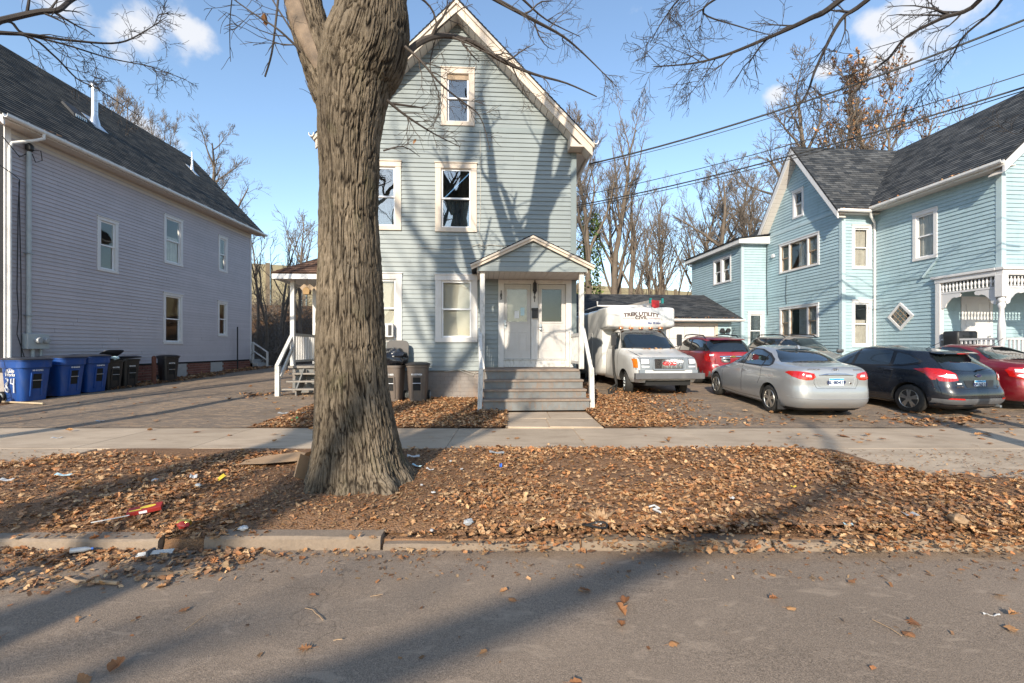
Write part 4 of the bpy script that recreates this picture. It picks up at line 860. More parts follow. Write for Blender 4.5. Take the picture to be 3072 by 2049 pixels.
    for (x, z) in ((.02, 1.05), (.75, .6)): MB().box(x-.04, x+.04, 11.4, 11.48, z-.05 if x > .5 else z, z+.85).build('rail_post', 'white_paint', H)
    MB().beam((-.9, 11.44, 1.92), (.02, 11.44, 1.92), .06, .06).build('rear_rail', 'white_paint', H); MB().beam((.02, 11.44, 1.92), (.76, 11.44, 1.42), .06, .06).build('rear_rail', 'white_paint', H); MB().beam((.02, 11.44, 1.5), (.76, 11.44, 1.0), .05, .05).build('rear_rail', 'white_paint', H); MB().beam((-.9, 11.44, 1.5), (.02, 11.44, 1.5), .05, .05).build('rear_rail', 'white_paint', H)
    return H
LH = left_house()
ms = empty('electric_meter', (-13.2, 12.55, 1.6), 0, 'grey twin electric meter box with conduit on the grey house', 'meter')
MB().box(-.08, .08, -.22, .36, 0, .42).build('case', 'meter_grey', ms, bevel=.01)
for y in (.02, .24): MB().lathe([(.0, .19), (.07, .185), (.085, .16), (.085, .08)], 16, (0, y, .24), 'x').build('meter_dial', 'clear_plastic', ms, True)
mb = MB(); mb.tube([(-.02, -.10, .4), (-.02, -.10, 5.45)], .055, 10); mb.tube([(-.02, 0, 0), (-.02, 0, -.7)], .045, 8); mb.tube([(-.02, .22, 0), (-.02, .22, -.7)], .035, 8); mb.build('conduit', 'meter_grey', ms, True)
mb = MB(); mb.lathe([(.05, -.05), (.09, .0), (.09, .12), (.03, .18)], 10, (-.0, -.10, 5.45)); mb.tube([(.05, -.05, 5.45), (.12, .08, 5.5), (.12, .12, 5.25), (.06, 0, 5.15), (.05, -.08, 5.35)], .012, 6); mb.build('weather_head', 'black_plastic', ms)
mb = MB()
for z in (.9, 2.6): mb.box(-.085, .05, -.18, -.02, z, z+.03)
mb.build('pipe_strap', 'metal_grey', ms)
cb = MB(); cb.tube([(-12.9, 11.5, 7.0), (-13.2, 12.2, 6.75), (-13.18, 12.35, 6.9)], .012, 5); cb.tube([(-12.6, 11.0, 6.2), (-13.2, 12.1, 6.2), (-13.22, 12.22, 6.15), (-13.24, 12.2, 5.4), (-13.24, 12.17, 3.2), (-13.23, 12.2, 2.5), (-13.23, 12.16, 2.0), (-13.2, 12.34, 1.3)], .011, 5); cb.tube([(-13.24, 12.22, 6.1), (-13.24, 12.27, 3.5), (-13.24, 12.28, 1.3)], .011, 5)
tag(cb.build('hanging_cables', 'cable'), 'thin black cables hanging down the corner of the grey house', 'cable')
gm = empty('gas_meter', (-13.0, 15.55, gz(-13, 15.5)), 0, 'small grey gas meter with pipes behind the black bins', 'meter')
MB().box(-.1, .1, -.14, .14, .18, .5).build('body', 'meter_grey', gm, bevel=.03); mb = MB(); mb.tube([(0, -.2, 0), (0, -.2, .6), (0, -.08, .65), (0, -.08, .48)], .025, 7); mb.tube([(0, .08, .48), (0, .08, .75), (-.3, .08, .78)], .025, 7); mb.build('pipe', 'metal_grey', gm, True)
bo = empty('bollard', (-12.55, 15.95, gz(-12.5, 16)-.05), 0, 'rusty red steel bollard beside the single black bin', 'bollard'); MB().lathe([(.07, 0), (.07, .98), (.05, 1.03), (.0, 1.05)], 12).build('post', 'rust', bo, True)
tag(MB().tube([(-13.15, 21.8, .6), (-13.15, 21.8, 2.65)], .03, 6).build('steel_rod', 'black_plastic'), 'thin dark rod standing against the grey house near its rear corner', 'rod')

# ================================================================== aqua house at the right
def right_house():
    H = empty('aqua_house', (14.25, 13.25, 0), R(4.5), 'aqua blue clapboard house with cross gable and spindled porch at the right', 'house')
    e = .125; m = 'siding_aqua'
    S = Wall((0, 0), (0, 1), (-1, 0)); ws = [(1.82, 2.67, 4.64, 6.31)]; por = (-.2, 1.79, 0, 3.98)
    dia = (2.65, 3.60, 2.28, 3.24)
    siding(H, S, .12, 4.23, 1.0, 6.92, e, ws+[por, (2.90, 3.34, 2.55, 2.99)], m); shell(H, S, 0, 4.23, 1.0, 6.95, [inner(ws[0], .12), por, (2.95, 3.3, 2.6, 2.93)])
    window(H, S, ws[0], .12, 'white_trim', 'curtain', 'dusty_glass')
    # diamond window
    mb = MB(); cy, cz, r0, r1 = 3.12, 2.77, .50, .39
    for k in range(4):
        a0, a1 = k*math.pi/2, (k+1)*math.pi/2; P = [(cy+r*math.cos(a), cz+r*math.sin(a)) for a in (a0, a1) for r in (r1, r0)]
        q = [P[0], P[1], P[3], P[2]]; mb.hexa([S.p(y, .0, z) for y, z in q]+[S.p(y, .07, z) for y, z in q])
    dw = mb.build('diamond_window', 'white_trim', H, fixn=True)
    mb = MB(); mb.add([S.p(cy+r1*math.cos(k*math.pi/2), .036, cz+r1*math.sin(k*math.pi/2)) for k in range(4)], [(0, 1, 2, 3)]); mb.build('pane', 'car_glass', dw)
    mb = MB()
    for k in range(-1, 2):
        t = k*.14; lim = r1-abs(t)*0; u = (math.cos(math.pi/4), math.sin(math.pi/4)); v = (-u[1], u[0]); h = r1/math.sqrt(2)
        mb.beam(S.p(cy+u[0]*t-v[0]*h, .043, cz+u[1]*t-v[1]*h), S.p(cy+u[0]*t+v[0]*h, .043, cz+u[1]*t+v[1]*h), .012, .014, (1, 0, 0)); mb.beam(S.p(cy+v[0]*t-u[0]*h, .043, cz+v[1]*t-u[1]*h), S.p(cy+v[0]*t+u[0]*h, .043, cz+v[1]*t+u[1]*h), .012, .014, (1, 0, 0))
    mb.build('muntin', 'old_wood', dw)
    Ff = Wall((0, 0), (1, 0), (0, -1)); top = lambda z: max(.02, (10.05-z)/.93); fl = lambda z: max(0.0, 3.2-top(z)); fr = lambda z: min(6.4, 3.2+top(z))
    siding(H, Ff, lambda z: fl(z)+(.12 if z < 6.9 else 0), fr, 3.98, 10.0, e, [(1.6, 2.6, 4.6, 6.3)], m); shell(H, Ff, fl, fr, 3.95, 10.0, [], breaks=(6.95,)); window(H, Ff, (1.6, 2.6, 4.6, 6.3), .12, 'white_trim', 'curtain')
    mb = MB(); Ff.box(mb, -.03, .12, .0, .03, 3.95, 6.93); S.box(mb, 0, .12, .0, .03, 3.95, 6.93); mb.build('corner_board', 'aqua_trim', H)
    # wing
    yw, xw, yr, xr = 4.24, -1.32, 8.79, -2.56
    WF = Wall((xw, yw), (1, 0), (0, -1)); wf = [(.38, 1.18, 4.65, 6.33), (.38, 1.18, 1.67, 3.47)]
    siding(H, WF, .12, 1.32, 1.0, 6.92, e, wf, m); shell(H, WF, 0, 1.32, 1.0, 6.95, [inner(w, .12) for w in wf])
    window(H, WF, wf[0], .11, 'white_trim', 'curtain', 'dusty_glass'); window(H, WF, wf[1], .11, 'white_trim', 'halfpale', 'dusty_glass')
    WS = Wall((xw, yw), (0, 1), (-1, 0)); Lw = yr-yw; g = lambda z: max(.02, (9.93-z)/1.36); c = Lw/2; lo = lambda z: max(0, c-g(z)); hi = lambda z: min(Lw, c+g(z))
    wsd = [(1.12, 3.56, 5.02, 6.37), (1.15, 3.54, 2.09, 3.47), (2.01, 2.68, 7.28, 8.50)]
    siding(H, WS, lambda z: lo(z)+(.12 if z < 6.85 else 0), hi, 1.0, 6.85, e, wsd, m); siding(H, WS, lo, hi, 6.97, 9.88, e, wsd, m); shell(H, WS, lo, hi, 1.0, 9.88, [inner(w, .11) for w in wsd], breaks=(6.82,))
    window(H, WS, wsd[0], .10, 'white_trim', 'side', 'dusty_glass', mull=1, sash='old_wood'); window(H, WS, wsd[1], .10, 'white_trim', 'side', 'dusty_glass', mull=1, sash='old_wood'); window(H, WS, wsd[2], .10, 'white_trim', 'halfpale', 'dusty_glass', sash='white_trim')
    mb = MB(); WS.box(mb, .0, Lw, .0, .035, 6.855, 6.965); mb.build('belt_board', 'aqua_trim', H)
    mb = MB(); WS.box(mb, 0, .12, .0, .03, 1.0, 6.85); WF.box(mb, -.03, .12, .0, .03, 1.0, 6.9); mb.build('corner_board', 'aqua_trim', H)
    for Wq, a, b in ((S, .125, 4.22), (WF, .125, 1.32), (WS, .125, Lw)):
        mb = MB(); Wq.box(mb, a, b, .0, .036, 4.02, 4.10); mb.build('belt_board', 'siding_aqua', H)
    # rear block
    RF = Wall((xr, yr), (1, 0), (0, -1)); wq = [(.30, 1.11, 1.6, 3.35)]; siding(H, RF, .1, xw-xr, 1.0, 6.6, e, wq, m); shell(H, RF, 0, xw-xr, 1.0, 6.6, [inner(wq[0], .1)]); window(H, RF, wq[0], .10, 'white_trim', 'darkcloth')
    RS = Wall((xr, yr), (0, 1), (-1, 0)); wr = [(.87, 2.55, 4.96, 6.30)]; siding(H, RS, .1, 5.03, 1.0, 6.6, e, wr, m); shell(H, RS, 0, 5.03, 1.0, 6.6, [inner(wr[0], .1)])
    a, b, z0, z1 = wr[0]; mid = (a+b)/2; window(H, RS, (a, mid+.04, z0, z1), .09, 'white_trim', 'darkcloth'); window(H, RS, (mid-.04+.081, b, z0, z1), .09, 'white_trim', 'darkcloth')
    mb = MB(); RS.box(mb, 0, .1, .0, .03, 1.0, 6.6); RF.box(mb, -.03, .1, .0, .03, 1.0, 6.6); mb.build('corner_board', 'aqua_trim', H)
    for Wq, a, b in ((RF, .1, xw-xr), (RS, .1, 5.03)):
        mb = MB(); Wq.box(mb, a, b, .0, .036, 4.02, 4.10); mb.build('belt_board', 'siding_aqua', H)
    MB().hexa([(xr-.3, yr-.3, 6.60), (1.0, yr-.3, 6.60), (1.0, 14.1, 6.60), (xr-.3, 14.1, 6.60), (xr-.3, yr-.3, 6.84), (1.0, yr-.3, 7.1), (1.0, 14.1, 7.1), (xr-.3, 14.1, 6.84)]).build('rear_eave', 'gutter_white', H, fixn=True)
    roofplane(H, (xr-.34, yr-.34, 6.85), (xr-.34, 14.1, 6.85), (1.0, yr-.34, 7.35), (1.0, 14.1, 7.35), 'shingle_dark', name='rear_roof')
    # small lean-to roof edge above the garage
    # hidden sides
    for (o, u, n, L) in (((6.4, 0), (0, 1), (1, 0), 13.8), ((0, 13.8), (1, 0), (0, 1), 6.4), ((xr, 13.8), (1, 0), (0, 1), 2.56)): shell(H, Wall(o, u, n), 0, L, 1.0, 7.28 if o[0] >= 0 else 6.62, [], m)
    MB().prism([(0, 7.2), (6.4, 7.2), (3.2, 10.15)], 13.7, 13.8, 'y').build('wall', m, H, fixn=True)
    MB().box(xr+.13, 6.2, 1.95, 13.6, .9, 1.0).build('floor', 'room_dark', H); MB().box(.13, 6.2, .13, 13.6, 3.80, 3.95).build('floor', 'room_dark', H)
    for (x0, x1, y0, y1) in ((.03, 6.35, 1.83, 13.7), (xw+.03, .03, yw+.04, 13.7), (xr+.03, xw+.03, yr+.04, 13.7)): MB().box(x0, x1, y0, y1, .1, .99).build('foundation', 'cement_block', H)
    # roofs
    z0 = 6.95; roofplane(H, (-.42, -.42, z0), (-.42, 13.8, z0), (3.2, -.42, 10.32), (3.2, 13.8, 10.32), 'shingle_grey'); roofplane(H, (6.82, -.42, z0), (6.82, 13.8, z0), (3.2, -.42, 10.32), (3.2, 13.8, 10.32), 'shingle_grey')
    yc = yw+c; roofplane(H, (xw-.42, yw-.28, 6.82), (1.6, yw-.28, 6.82), (xw-.42, yc, 10.31), (3.2, yc, 10.31), 'shingle_grey', name='wing_roof'); roofplane(H, (xw-.42, yr+.28, 6.82), (1.6, yr+.28, 6.82), (xw-.42, yc, 10.31), (3.2, yc, 10.31), 'shingle_grey', name='wing_roof')
    wsl = (10.31-6.82)/(c+.28)
    for s in (-1, 1):
        ye = yc+s*(c+.28); MB().prism([(yc, 10.24), (ye, 6.76), (ye, 6.50), (yc, 9.92)], xw-.42, xw-.37, 'x').build('rake_board', 'white_trim', H, fixn=True)
        n = 20
        for i in range(n):
            a, b = i/n*(c+.2), (i+1)/n*(c+.2)-.012; za, zb = 9.93-a*wsl, 9.93-b*wsl; y0_, y1_ = yc+s*a, yc+s*b
            MB().hexa([(xw-.37, y0_, za), (xw, y0_, za), (xw, y1_, zb), (xw-.37, y1_, zb), (xw-.37, y0_, za+.014), (xw, y0_, za+.014), (xw, y1_, zb+.014), (xw-.37, y1_, zb+.014)]).build('soffit_plank', 'soffit', H, fixn=True)
        xe = 3.2+s*3.62; MB().prism([(3.2, 10.25), (xe, 6.88), (xe, 6.60), (3.2, 9.92)], -.42, -.36, 'y').build('rake_board', 'white_trim', H, fixn=True)
        MB().prism([(3.2, 9.93), (xe, 6.61), (xe, 6.58), (3.2, 9.9)], -.36, .0, 'y').build('rake_soffit', 'soffit', H, fixn=True)
    MB().box(-.40, .0, -.36, yw-.0, 6.80, 6.84).build('eave_soffit', 'soffit', H); MB().box(-.43, -.40, -.40, yw-.3, 6.78, 6.93).build('fascia', 'gutter_white', H)
    mb = MB(); gutter(mb, (-.50, -.42, 6.90), (-.50, yw-.36, 6.88), .06); mb.build('gutter', 'gutter_white', H)
    MB().box(xw-.3, .0, yw-.26, yw, 6.70, 6.74).build('eave_soffit', 'soffit', H); mb = MB(); gutter(mb, (-.48, yw-.36, 6.78), (xw-.42, yw-.36, 6.80), .06); mb.build('gutter', 'gutter_white', H)
    mb = MB(); mb.tube([(-.45, yw-.33, 6.75), (-.42, yw-.30, 6.6), (-.10, yw-.12, 6.42), (-.06, yw-.08, 6.3), (-.06, yw-.08, 4.2), (-.06, yw-.08, 1.2)], .045, 8); mb.build('downspout', 'gutter_white', H, True)
    # porch
    B = Wall((0, 1.79), (1, 0), (0, -1)); siding(H, B, 0, 6.4, 1.0, 3.9, e, [(.76, 1.90, .9, 3.34)], m); shell(H, B, 0, 6.4, .95, 3.95, [])
    mb = MB(); B.box(mb, .76, .86, .001, .04, .98, 3.34); B.box(mb, 1.80, 1.90, .001, .04, .98, 3.34); B.box(mb, .76, 1.90, .001, .042, 3.24, 3.34); mb.build('door_frame', 'white_trim', H)
    mb = MB(); B.box(mb, .86, 1.80, .0, .02, 1.0, 3.24); pd = mb.build('porch_door', 'white_trim', H)
    for (a, b, z, t) in ((.95, 1.28, 2.75, 3.1), (1.38, 1.71, 2.75, 3.1), (.95, 1.28, 1.85, 2.6), (1.38, 1.71, 1.85, 2.6), (.95, 1.28, 1.12, 1.7), (1.38, 1.71, 1.12, 1.7)):
        mb = MB(); B.box(mb, a, b, .02, .032, z, t); mb.build('door_panel', 'white_trim', pd, bevel=.01)
    MB().lathe([(.0, -.08), (.03, -.07), (.03, -.04), (.015, 0)], 10, (1.72, 1.75, 2.02), 'y').build('door_knob', 'metal_grey', pd, True)
    MB().box(-.05, 6.4, -.05, 1.79, .85, .95).build('porch_deck', 'step_paint', H); MB().box(.0, 6.35, .0, 1.75, .1, .85).build('porch_base', 'white_trim', H); MB().box(.0, 6.4, .0, 1.79, 3.90, 3.95).build('porch_ceiling', 'siding_aqua', H)
    mb = MB(); mb.box(-.10, 6.4, -.12, .06, 3.75, 3.97); mb.box(-.14, 6.4, -.17, .06, 3.90, 3.98); mb.box(-.10, .06, .06, 1.86, 3.75, 3.97); mb.box(-.15, .06, .06, 1.95, 3.90, 3.98); mb.build('porch_cornice', 'white_trim', H, bevel=.01)
    spl = [(.012, 0), (.03, .02), (.03, .05), (.018, .07), (.035, .13), (.040, .17), (.03, .22), (.016, .25), (.028, .27), (.012, .3)]
    def spindles(p0, p1, n):
        for i in range(n):
            t = (i+.5)/n; x, y = p0[0]+(p1[0]-p0[0])*t, p0[1]+(p1[1]-p0[1])*t; MB().lathe([(r, h*.95) for r, h in spl], 8, (x, y, 3.44)).build('spindle', 'white_trim', H, True)
        MB().beam((*p0, 3.41), (*p1, 3.41), .06, .06).build('frieze_rail', 'white_trim', H)
    spindles((-.03, 1.68), (-.03, .08), 15); spindles((.10, -.03), (2.4, -.03), 20)
    # turned posts with brackets
    tp = [(.085, 0), (.085, .35), (.06, .37), (.085, .41), (.085, .45), (.055, .48), (.06, .55), (.085, .70), (.085, .95), (.06, 1.2), (.055, 1.35), (.085, 1.40), (.085, 1.45), (.06, 1.48), (.085, 1.52), (.085, 1.56), (.06, 1.60), (.06, 1.62)]
    for (x, y) in ((-.02, -.02), (2.5, -.02)):
        MB().lathe([(r*1.05, .95+h*1.35) for r, h in tp], 16, (x, y, 0)).build('turned_post', 'white_trim', H, True); MB().box(x-.1, x+.1, y-.1, y+.1, 3.12, 3.76).build('post_block', 'white_trim', H, bevel=.008); MB().lathe([(.17, .95), (.16, 1.02), (.10, 1.12)], 14, (x, y, 0)).build('post_base', 'white_trim', H, True)
    MB().box(-.09, .05, 1.68, 1.84, .95, 3.75).build('pilaster', 'white_trim', H, bevel=.008)
    def bracket(f): # scroll bracket, f maps (along, z)
        pts = [(0, 0), (.55, 0), (.60, -.05), (.56, -.12), (.46, -.14), (.40, -.12), (.30, -.16), (.16, -.30), (.12, -.42), (.04, -.46), (0, -.44)]; mb = MB(); n = len(pts); V = [f(a, z, -.02) for a, z in pts]+[f(a, z, .02) for a, z in pts]; mb.add(V, [tuple(range(n)), tuple(range(n, 2*n))[::-1]]+[(i, (i+1) % n, n+(i+1) % n, n+i) for i in range(n)]); mb.build('bracket', 'white_trim', H, fixn=True)
    bracket(lambda a, z, d: (-.03+d, .09+a, 3.37+z)); bracket(lambda a, z, d: (-.03+d, 1.67-a, 3.37+z)); bracket(lambda a, z, d: (.09+a, -.03+d, 3.37+z)); bracket(lambda a, z, d: (2.39-a, -.03+d, 3.37+z))
    MB().beam((-.03, .08, 1.90), (-.03, 1.66, 1.90), .08, .06).build('porch_rail', 'white_trim', H); MB().beam((-.03, .08, 1.10), (-.03, 1.66, 1.10), .06, .06).build('porch_rail', 'white_trim', H); MB().beam((.08, -.03, 1.90), (2.4, -.03, 1.90), .08, .06).build('porch_rail', 'white_trim', H)
    for k in range(12): MB().box(-.05, -.01, .16+k*.125, .205+k*.125, 1.13, 1.87).build('baluster', 'white_trim', H)
    for k in range(16): MB().box(.2+k*.135, .245+k*.135, -.05, -.01, 1.0, 1.87).build('baluster', 'white_trim', H)
    mb = MB(); mb.beam((-.02, 1.80, 4.62), (-.10, 2.25, 4.03), .05, .05); mb.build('flare_trim', 'aqua_trim', H)
    MB().lathe([(.0, 0), (.09, .01), (.10, .05), (.10, .09)], 14, (xw-.10, yr-.55, 5.95), 'x').build('vent_cover', 'white_trim', H, True)
    mb = MB(); mb.tube([(xw-.04, yr-.12, 6.7), (xw-.05, yr-.1, 5), (xw-.04, yr-.14, 3.2)], .012, 5); mb.tube([(xw-.045, 7.3, 4.9), (xw-.045, 7.35, 4.0), (xw-.045, 7.3, 3.6)], .01, 5); mb.build('cable', 'cable', H)
    return H
RH = right_house()
bl = empty('black_tote', on(RH, (.25, 1.35, .95)), R(10), 'upturned black plastic tote on the spindled porch beside the white door', 'tote')
MB().loft([rrect(0, 0, .36, .22, 0, 8), rrect(0, 0, .37, .23, .05, 8), rrect(0, 0, .40, .24, 1.0, 8), rrect(0, 0, .40, .24, 1.18, 8), rrect(0, 0, .37, .21, 1.22, 8)]).build('tub', 'black_plastic', bl, True, fixn=True); mb = MB()
for z in (.95, 1.05): mb.box(-.22, .22, -.262, -.23, z, z+.03)
mb.build('rib', 'black_plastic', bl)

# ================================================================== garage
def garage():
    a = R(4.5); g = .42; H = empty('garage', (9.85, 20.5, 0), a, 'low aqua garage with dark roof and white door behind the box truck', 'garage')
    F_ = Wall((-7.3, 0), (1, 0), (0, -1)); ops = [(1.0, 6.55, 0, 2.62)]
    siding(H, F_, 0, 7.3, .4, 2.86, .125, ops, 'siding_aqua'); shell(H, F_, 0, 7.3, .35, 2.9, [])
    S = Wall((0, 0), (0, 1), (1, 0)); shell(H, S, 0, 6.2, .35, 2.9, [], 'siding_aqua'); shell(H, Wall((-7.3, 0), (0, 1), (-1, 0)), 0, 6.2, .35, 2.9, [], 'siding_aqua'); shell(H, Wall((0, 6.2), (-1, 0), (0, 1)), 0, 7.3, .35, 2.9, [], 'siding_aqua')
    for x in (-7.3, -.1): MB().prism([(0, 2.9), (6.2, 2.9), (3.1, 4.28)], x, x+.1, 'x').build('wall', 'siding_aqua', H, fixn=True)
    mb = MB(); F_.box(mb, 7.18, 7.32, 0, .03, .4, 2.86); mb.build('corner_board', 'aqua_trim', H)
    mb = MB(); F_.box(mb, .9, 1.0, 0, .05, .4, 2.72); F_.box(mb, 6.55, 6.68, 0, .05, .4, 2.72); F_.box(mb, .9, 6.68, 0, .052, 2.62, 2.74); mb.build('door_frame', 'cream_trim', H)
    for r in range(4):
        for k in range(8):
            mb = MB(); w = 5.55/8; z = .42+r*.55; F_.box(mb, 1.0+k*w+.004, 1.0+(k+1)*w-.004, -.03, .002, z, z+.54); F_.box(mb, 1.0+k*w+.08, 1.0+(k+1)*w-.08, .002, .012, z+.08, z+.46); mb.build('door_panel', 'white_paint', H, bevel=.005)
    roofplane(H, (-7.7, -.4, 2.93), (.35, -.4, 2.93), (-7.7, 3.1, 4.38), (.35, 3.1, 4.38), 'shingle_grey'); roofplane(H, (-7.7, 6.6, 2.93), (.35, 6.6, 2.93), (-7.7, 3.1, 4.38), (.35, 3.1, 4.38), 'shingle_grey')
    MB().box(-7.7, .33, -.39, -.02, 2.80, 2.83).build('soffit', 'soffit', H); mb = MB(); gutter(mb, (-7.7, -.46, 2.87), (.38, -.46, 2.87), .06); mb.build('gutter', 'gutter_white', H)
    mb = MB()
    for dx in (-.14, .14): mb.lathe([(.05, 0), (.05, -.06), (.10, -.12), (.10, -.18)], 10, (-.35+dx, -.04, 2.42), 'y')
    mb.lathe([(.06, 0), (.06, -.08), (.03, -.12)], 10, (-.35, -.03, 2.34), 'y'); mb.build('floodlight', 'black_plastic', H)
garage()
# ------------------------------------------------------------------ trees
def bark_skin(path, rad, nth=150, dz=.016, depth=.024, flare=None, seed=0, tseg=None):
    """trunk surface along a centre line with furrowed bark; returns verts, faces, ridge values"""
    P = np.array(path, float); rr = np.array(rad, float); seg = np.r_[0, np.cumsum(np.linalg.norm(np.diff(P, axis=0), axis=1))]; L = seg[-1]; n = int(L/dz); s = np.linspace(0, L, n)
    def sm3(v):
        out = np.interp(s, seg, v); k = max(3, int(.12/dz)); ker = np.ones(k)/k; pad = np.r_[np.full(k, out[0]), out, np.full(k, out[-1])]; return np.convolve(pad, ker, 'same')[k:-k]
    C = np.stack([sm3(P[:, i]) for i in range(3)], 1); r = sm3(rr); T = np.gradient(C, axis=0); T /= np.linalg.norm(T, axis=1)[:, None]
    X = np.cross(np.tile([0, 1, 0], (n, 1)), T); X /= np.linalg.norm(X, axis=1)[:, None]; Y = np.cross(T, X)
    th = np.linspace(0, 2*np.pi, nth, endpoint=False); TH, S = np.meshgrid(th, s); cx, sx = np.cos(TH), np.sin(TH); Rr = r[:, None]
    # ridges: warped noise strongly stretched along the stem
    q = 5.2; a, b = cx*q*(Rr/.36)**.7, sx*q*(Rr/.36)**.7
    w1 = vnoise(a*.7+seed, b*.7, S*1.5)*.9; w2 = vnoise(a*.7, b*.7+seed, S*1.5+7)*.9
    n1 = np.abs(vnoise(a*3.5+w1, b*3.5+w2, S*2.8+seed)); n2 = np.abs(vnoise(a*3.5+w2+31, b*3.5+w1+17, S*3.4)); n5 = vnoise(a*2.2, b*2.2, S*17); n3 = vnoise(a*5, b*5, S*16); n4 = vnoise(a*.5, b*.5, S*.8)
    ridge = np.clip(np.minimum(n1, n2*1.5+.05)*4.6, 0, 1); ridge = ridge*(1-.35*np.clip((n5-.2)*2, 0, 1))*(.88+.24*n4); ridge = np.clip(ridge, 0, 1)
    disp = depth*(ridge-.6)+depth*.16*n3+.012*vnoise(cx*1.3, sx*1.3, S*.9+seed)*2
    if flare:
        for (ang, amt, h, wd) in flare: d = np.angle(np.exp(1j*(TH-ang))); disp += amt*np.exp(-(d/wd)**2)*np.exp(-S/h)
    RR = Rr+disp; V = C[:, None, :]+X[:, None, :]*(cx*RR)[:, :, None]+Y[:, None, :]*(sx*RR)[:, :, None]
    i, j = np.meshgrid(np.arange(n-1), np.arange(nth), indexing='ij'); j2 = (j+1) % nth
    Fc = np.stack([i*nth+j, i*nth+j2, (i+1)*nth+j2, (i+1)*nth+j], -1).reshape(-1, 4)
    return V.reshape(-1, 3), Fc, ridge.reshape(-1)
def skin_object(name, parts, m, parent, attr='ridge'):
    vv = np.concatenate([p[0] for p in parts]); off = np.cumsum([0]+[len(p[0]) for p in parts])[:-1]; ff = np.concatenate([p[1]+o for p, o in zip(parts, off)]); rr = np.concatenate([p[2] for p in parts])
    me = bpy.data.meshes.new(name); me.vertices.add(len(vv)); me.vertices.foreach_set('co', vv.ravel()); me.loops.add(ff.size); me.loops.foreach_set('vertex_index', ff.ravel()); me.polygons.add(len(ff)); me.polygons.foreach_set('loop_start', np.arange(len(ff))*4); me.update(calc_edges=True)
    me.polygons.foreach_set('use_smooth', [True]*len(ff)); at = me.attributes.new(attr, 'FLOAT', 'POINT'); at.data.foreach_set('value', rr); me.materials.append(M[m]); o = bpy.data.objects.new(name, me); link(o, parent); return o
def walk(start, d, length, r0, r1, rng, steps=6, wander=.18, up=.0):
    p = Vector(start); d = Vector(d).normalized(); pts = [p.copy()]; rs = [r0]
    for i in range(steps):
        d = (d+Vector((rng.gauss(0, wander), rng.gauss(0, wander), rng.gauss(0, wander)+up))).normalized(); p = p+d*(length/steps); pts.append(p.copy()); rs.append(r0+(r1-r0)*(i+1)/steps)
    return pts, rs
def twigs(mb, pts, rs, rng, level, length, num, up=.05, spread=.9, wander=.16, rmin=.0035, sides=(5, 4, 3, 3), lv0=0, keep=None, plane=None):
    """recursive side shoots along a given limb"""
    if level <= 0: return
    n = len(pts)
    for k in range(num):
        t = rng.uniform(.18, 1.0); f = t*(n-1); i = min(int(f), n-2); fr = f-i; p = pts[i].lerp(pts[i+1], fr); r = rs[i]+(rs[i+1]-rs[i])*fr; d = (pts[i+1]-pts[i]).normalized()
        o = Vector((rng.gauss(0, 1), rng.gauss(0, 1)*(.6 if plane is None else plane), rng.gauss(0, 1))); o = (o-d*o.dot(d)); o = o.normalized() if o.length > 1e-3 else d.orthogonal()
        nd = (d*(1-.35*spread)+o*spread*rng.uniform(.5, 1)+Vector((0, 0, up*1.5))).normalized(); ln = length*rng.uniform(.45, 1.1)*(1.15-.55*t); rr = max(rmin, r*rng.uniform(.38, .62))
        q, qs = walk(p, nd, ln, rr, max(rmin*.7, rr*.3), rng, 5 if level > 1 else 4, wander, up)
        mb.tube(q, qs, sides[min(lv0, 3)], False)
        twigs(mb, q, qs, rng, level-1, length*.52, max(2, int(num*.62)), up, spread, wander*1.15, rmin, sides, lv0+1, keep, plane)
def bare_tree(seed, h, r, forks=5, m='bark_far', mt='twig_pale', lean=(0, 0), spread=.75, twig=(6, 3), start=.25, upb=.08, rmin=.009, multi=1):
    """prototype meshes (trunk, crown) for a leafless tree with base at the origin"""
    rng = random.Random(seed); tb, cb = MB(), MB()
    for q in range(multi):
        bx, by = (0, 0) if multi == 1 else (rng.uniform(-.5, .5), rng.uniform(-.4, .4)); sc = 1 if q == 0 else rng.uniform(.65, .95)
        d0 = Vector((lean[0]+(rng.gauss(0, .10) if multi > 1 else 0), lean[1], 1)); pts, rs = walk((bx, by, -.3), d0, h*sc, r*sc, r*.12, rng, 12, .055, .02); rs[0] *= 1.4; tb.tube(pts, rs, 9, False); n = len(pts)
        limbs = []
        for k in range(forks):
            t = start+(1-start)*(k+rng.uniform(0, .8))/forks; f = min(t*(n-1), n-1.01); i = int(f); p = pts[i].lerp(pts[i+1], f-i); rr = rs[i]*rng.uniform(.5, .72); a = k*2.4+rng.uniform(-.5, .5); e = rng.uniform(.5, 1.0)*spread
            d = Vector((math.cos(a)*e, math.sin(a)*e, 1-.25*e)); L = h*sc*(1-t*.75)*rng.uniform(.5, .75); lp, lr = walk(p, d, L, rr, rr*.2, rng, 8, .10, upb); tb.tube(lp, lr, 6, False); limbs.append((lp, lr, L))
        for lp, lr, L in limbs+[(pts[n//2:], rs[n//2:], h*.3)]: twigs(cb, lp, lr, rng, twig[1], L*.42, twig[0], upb, .8, .13, rmin)
    tm = tb.mesh('trunk', True); tm.materials.append(M[m]); cm = cb.mesh('crown'); cm.materials.append(M[mt]); return tm, cm
def plant(name, meshes, loc, rz, s, label, cat='tree', group=None, names=('trunk', 'crown'), sx=1):
    o = empty(name, loc, rz, label, cat, group); o.scale = (s*sx, s*sx, s)
    for me, nm in zip(meshes, names):
        c = bpy.data.objects.new(nm, me); link(c, o)
    return o
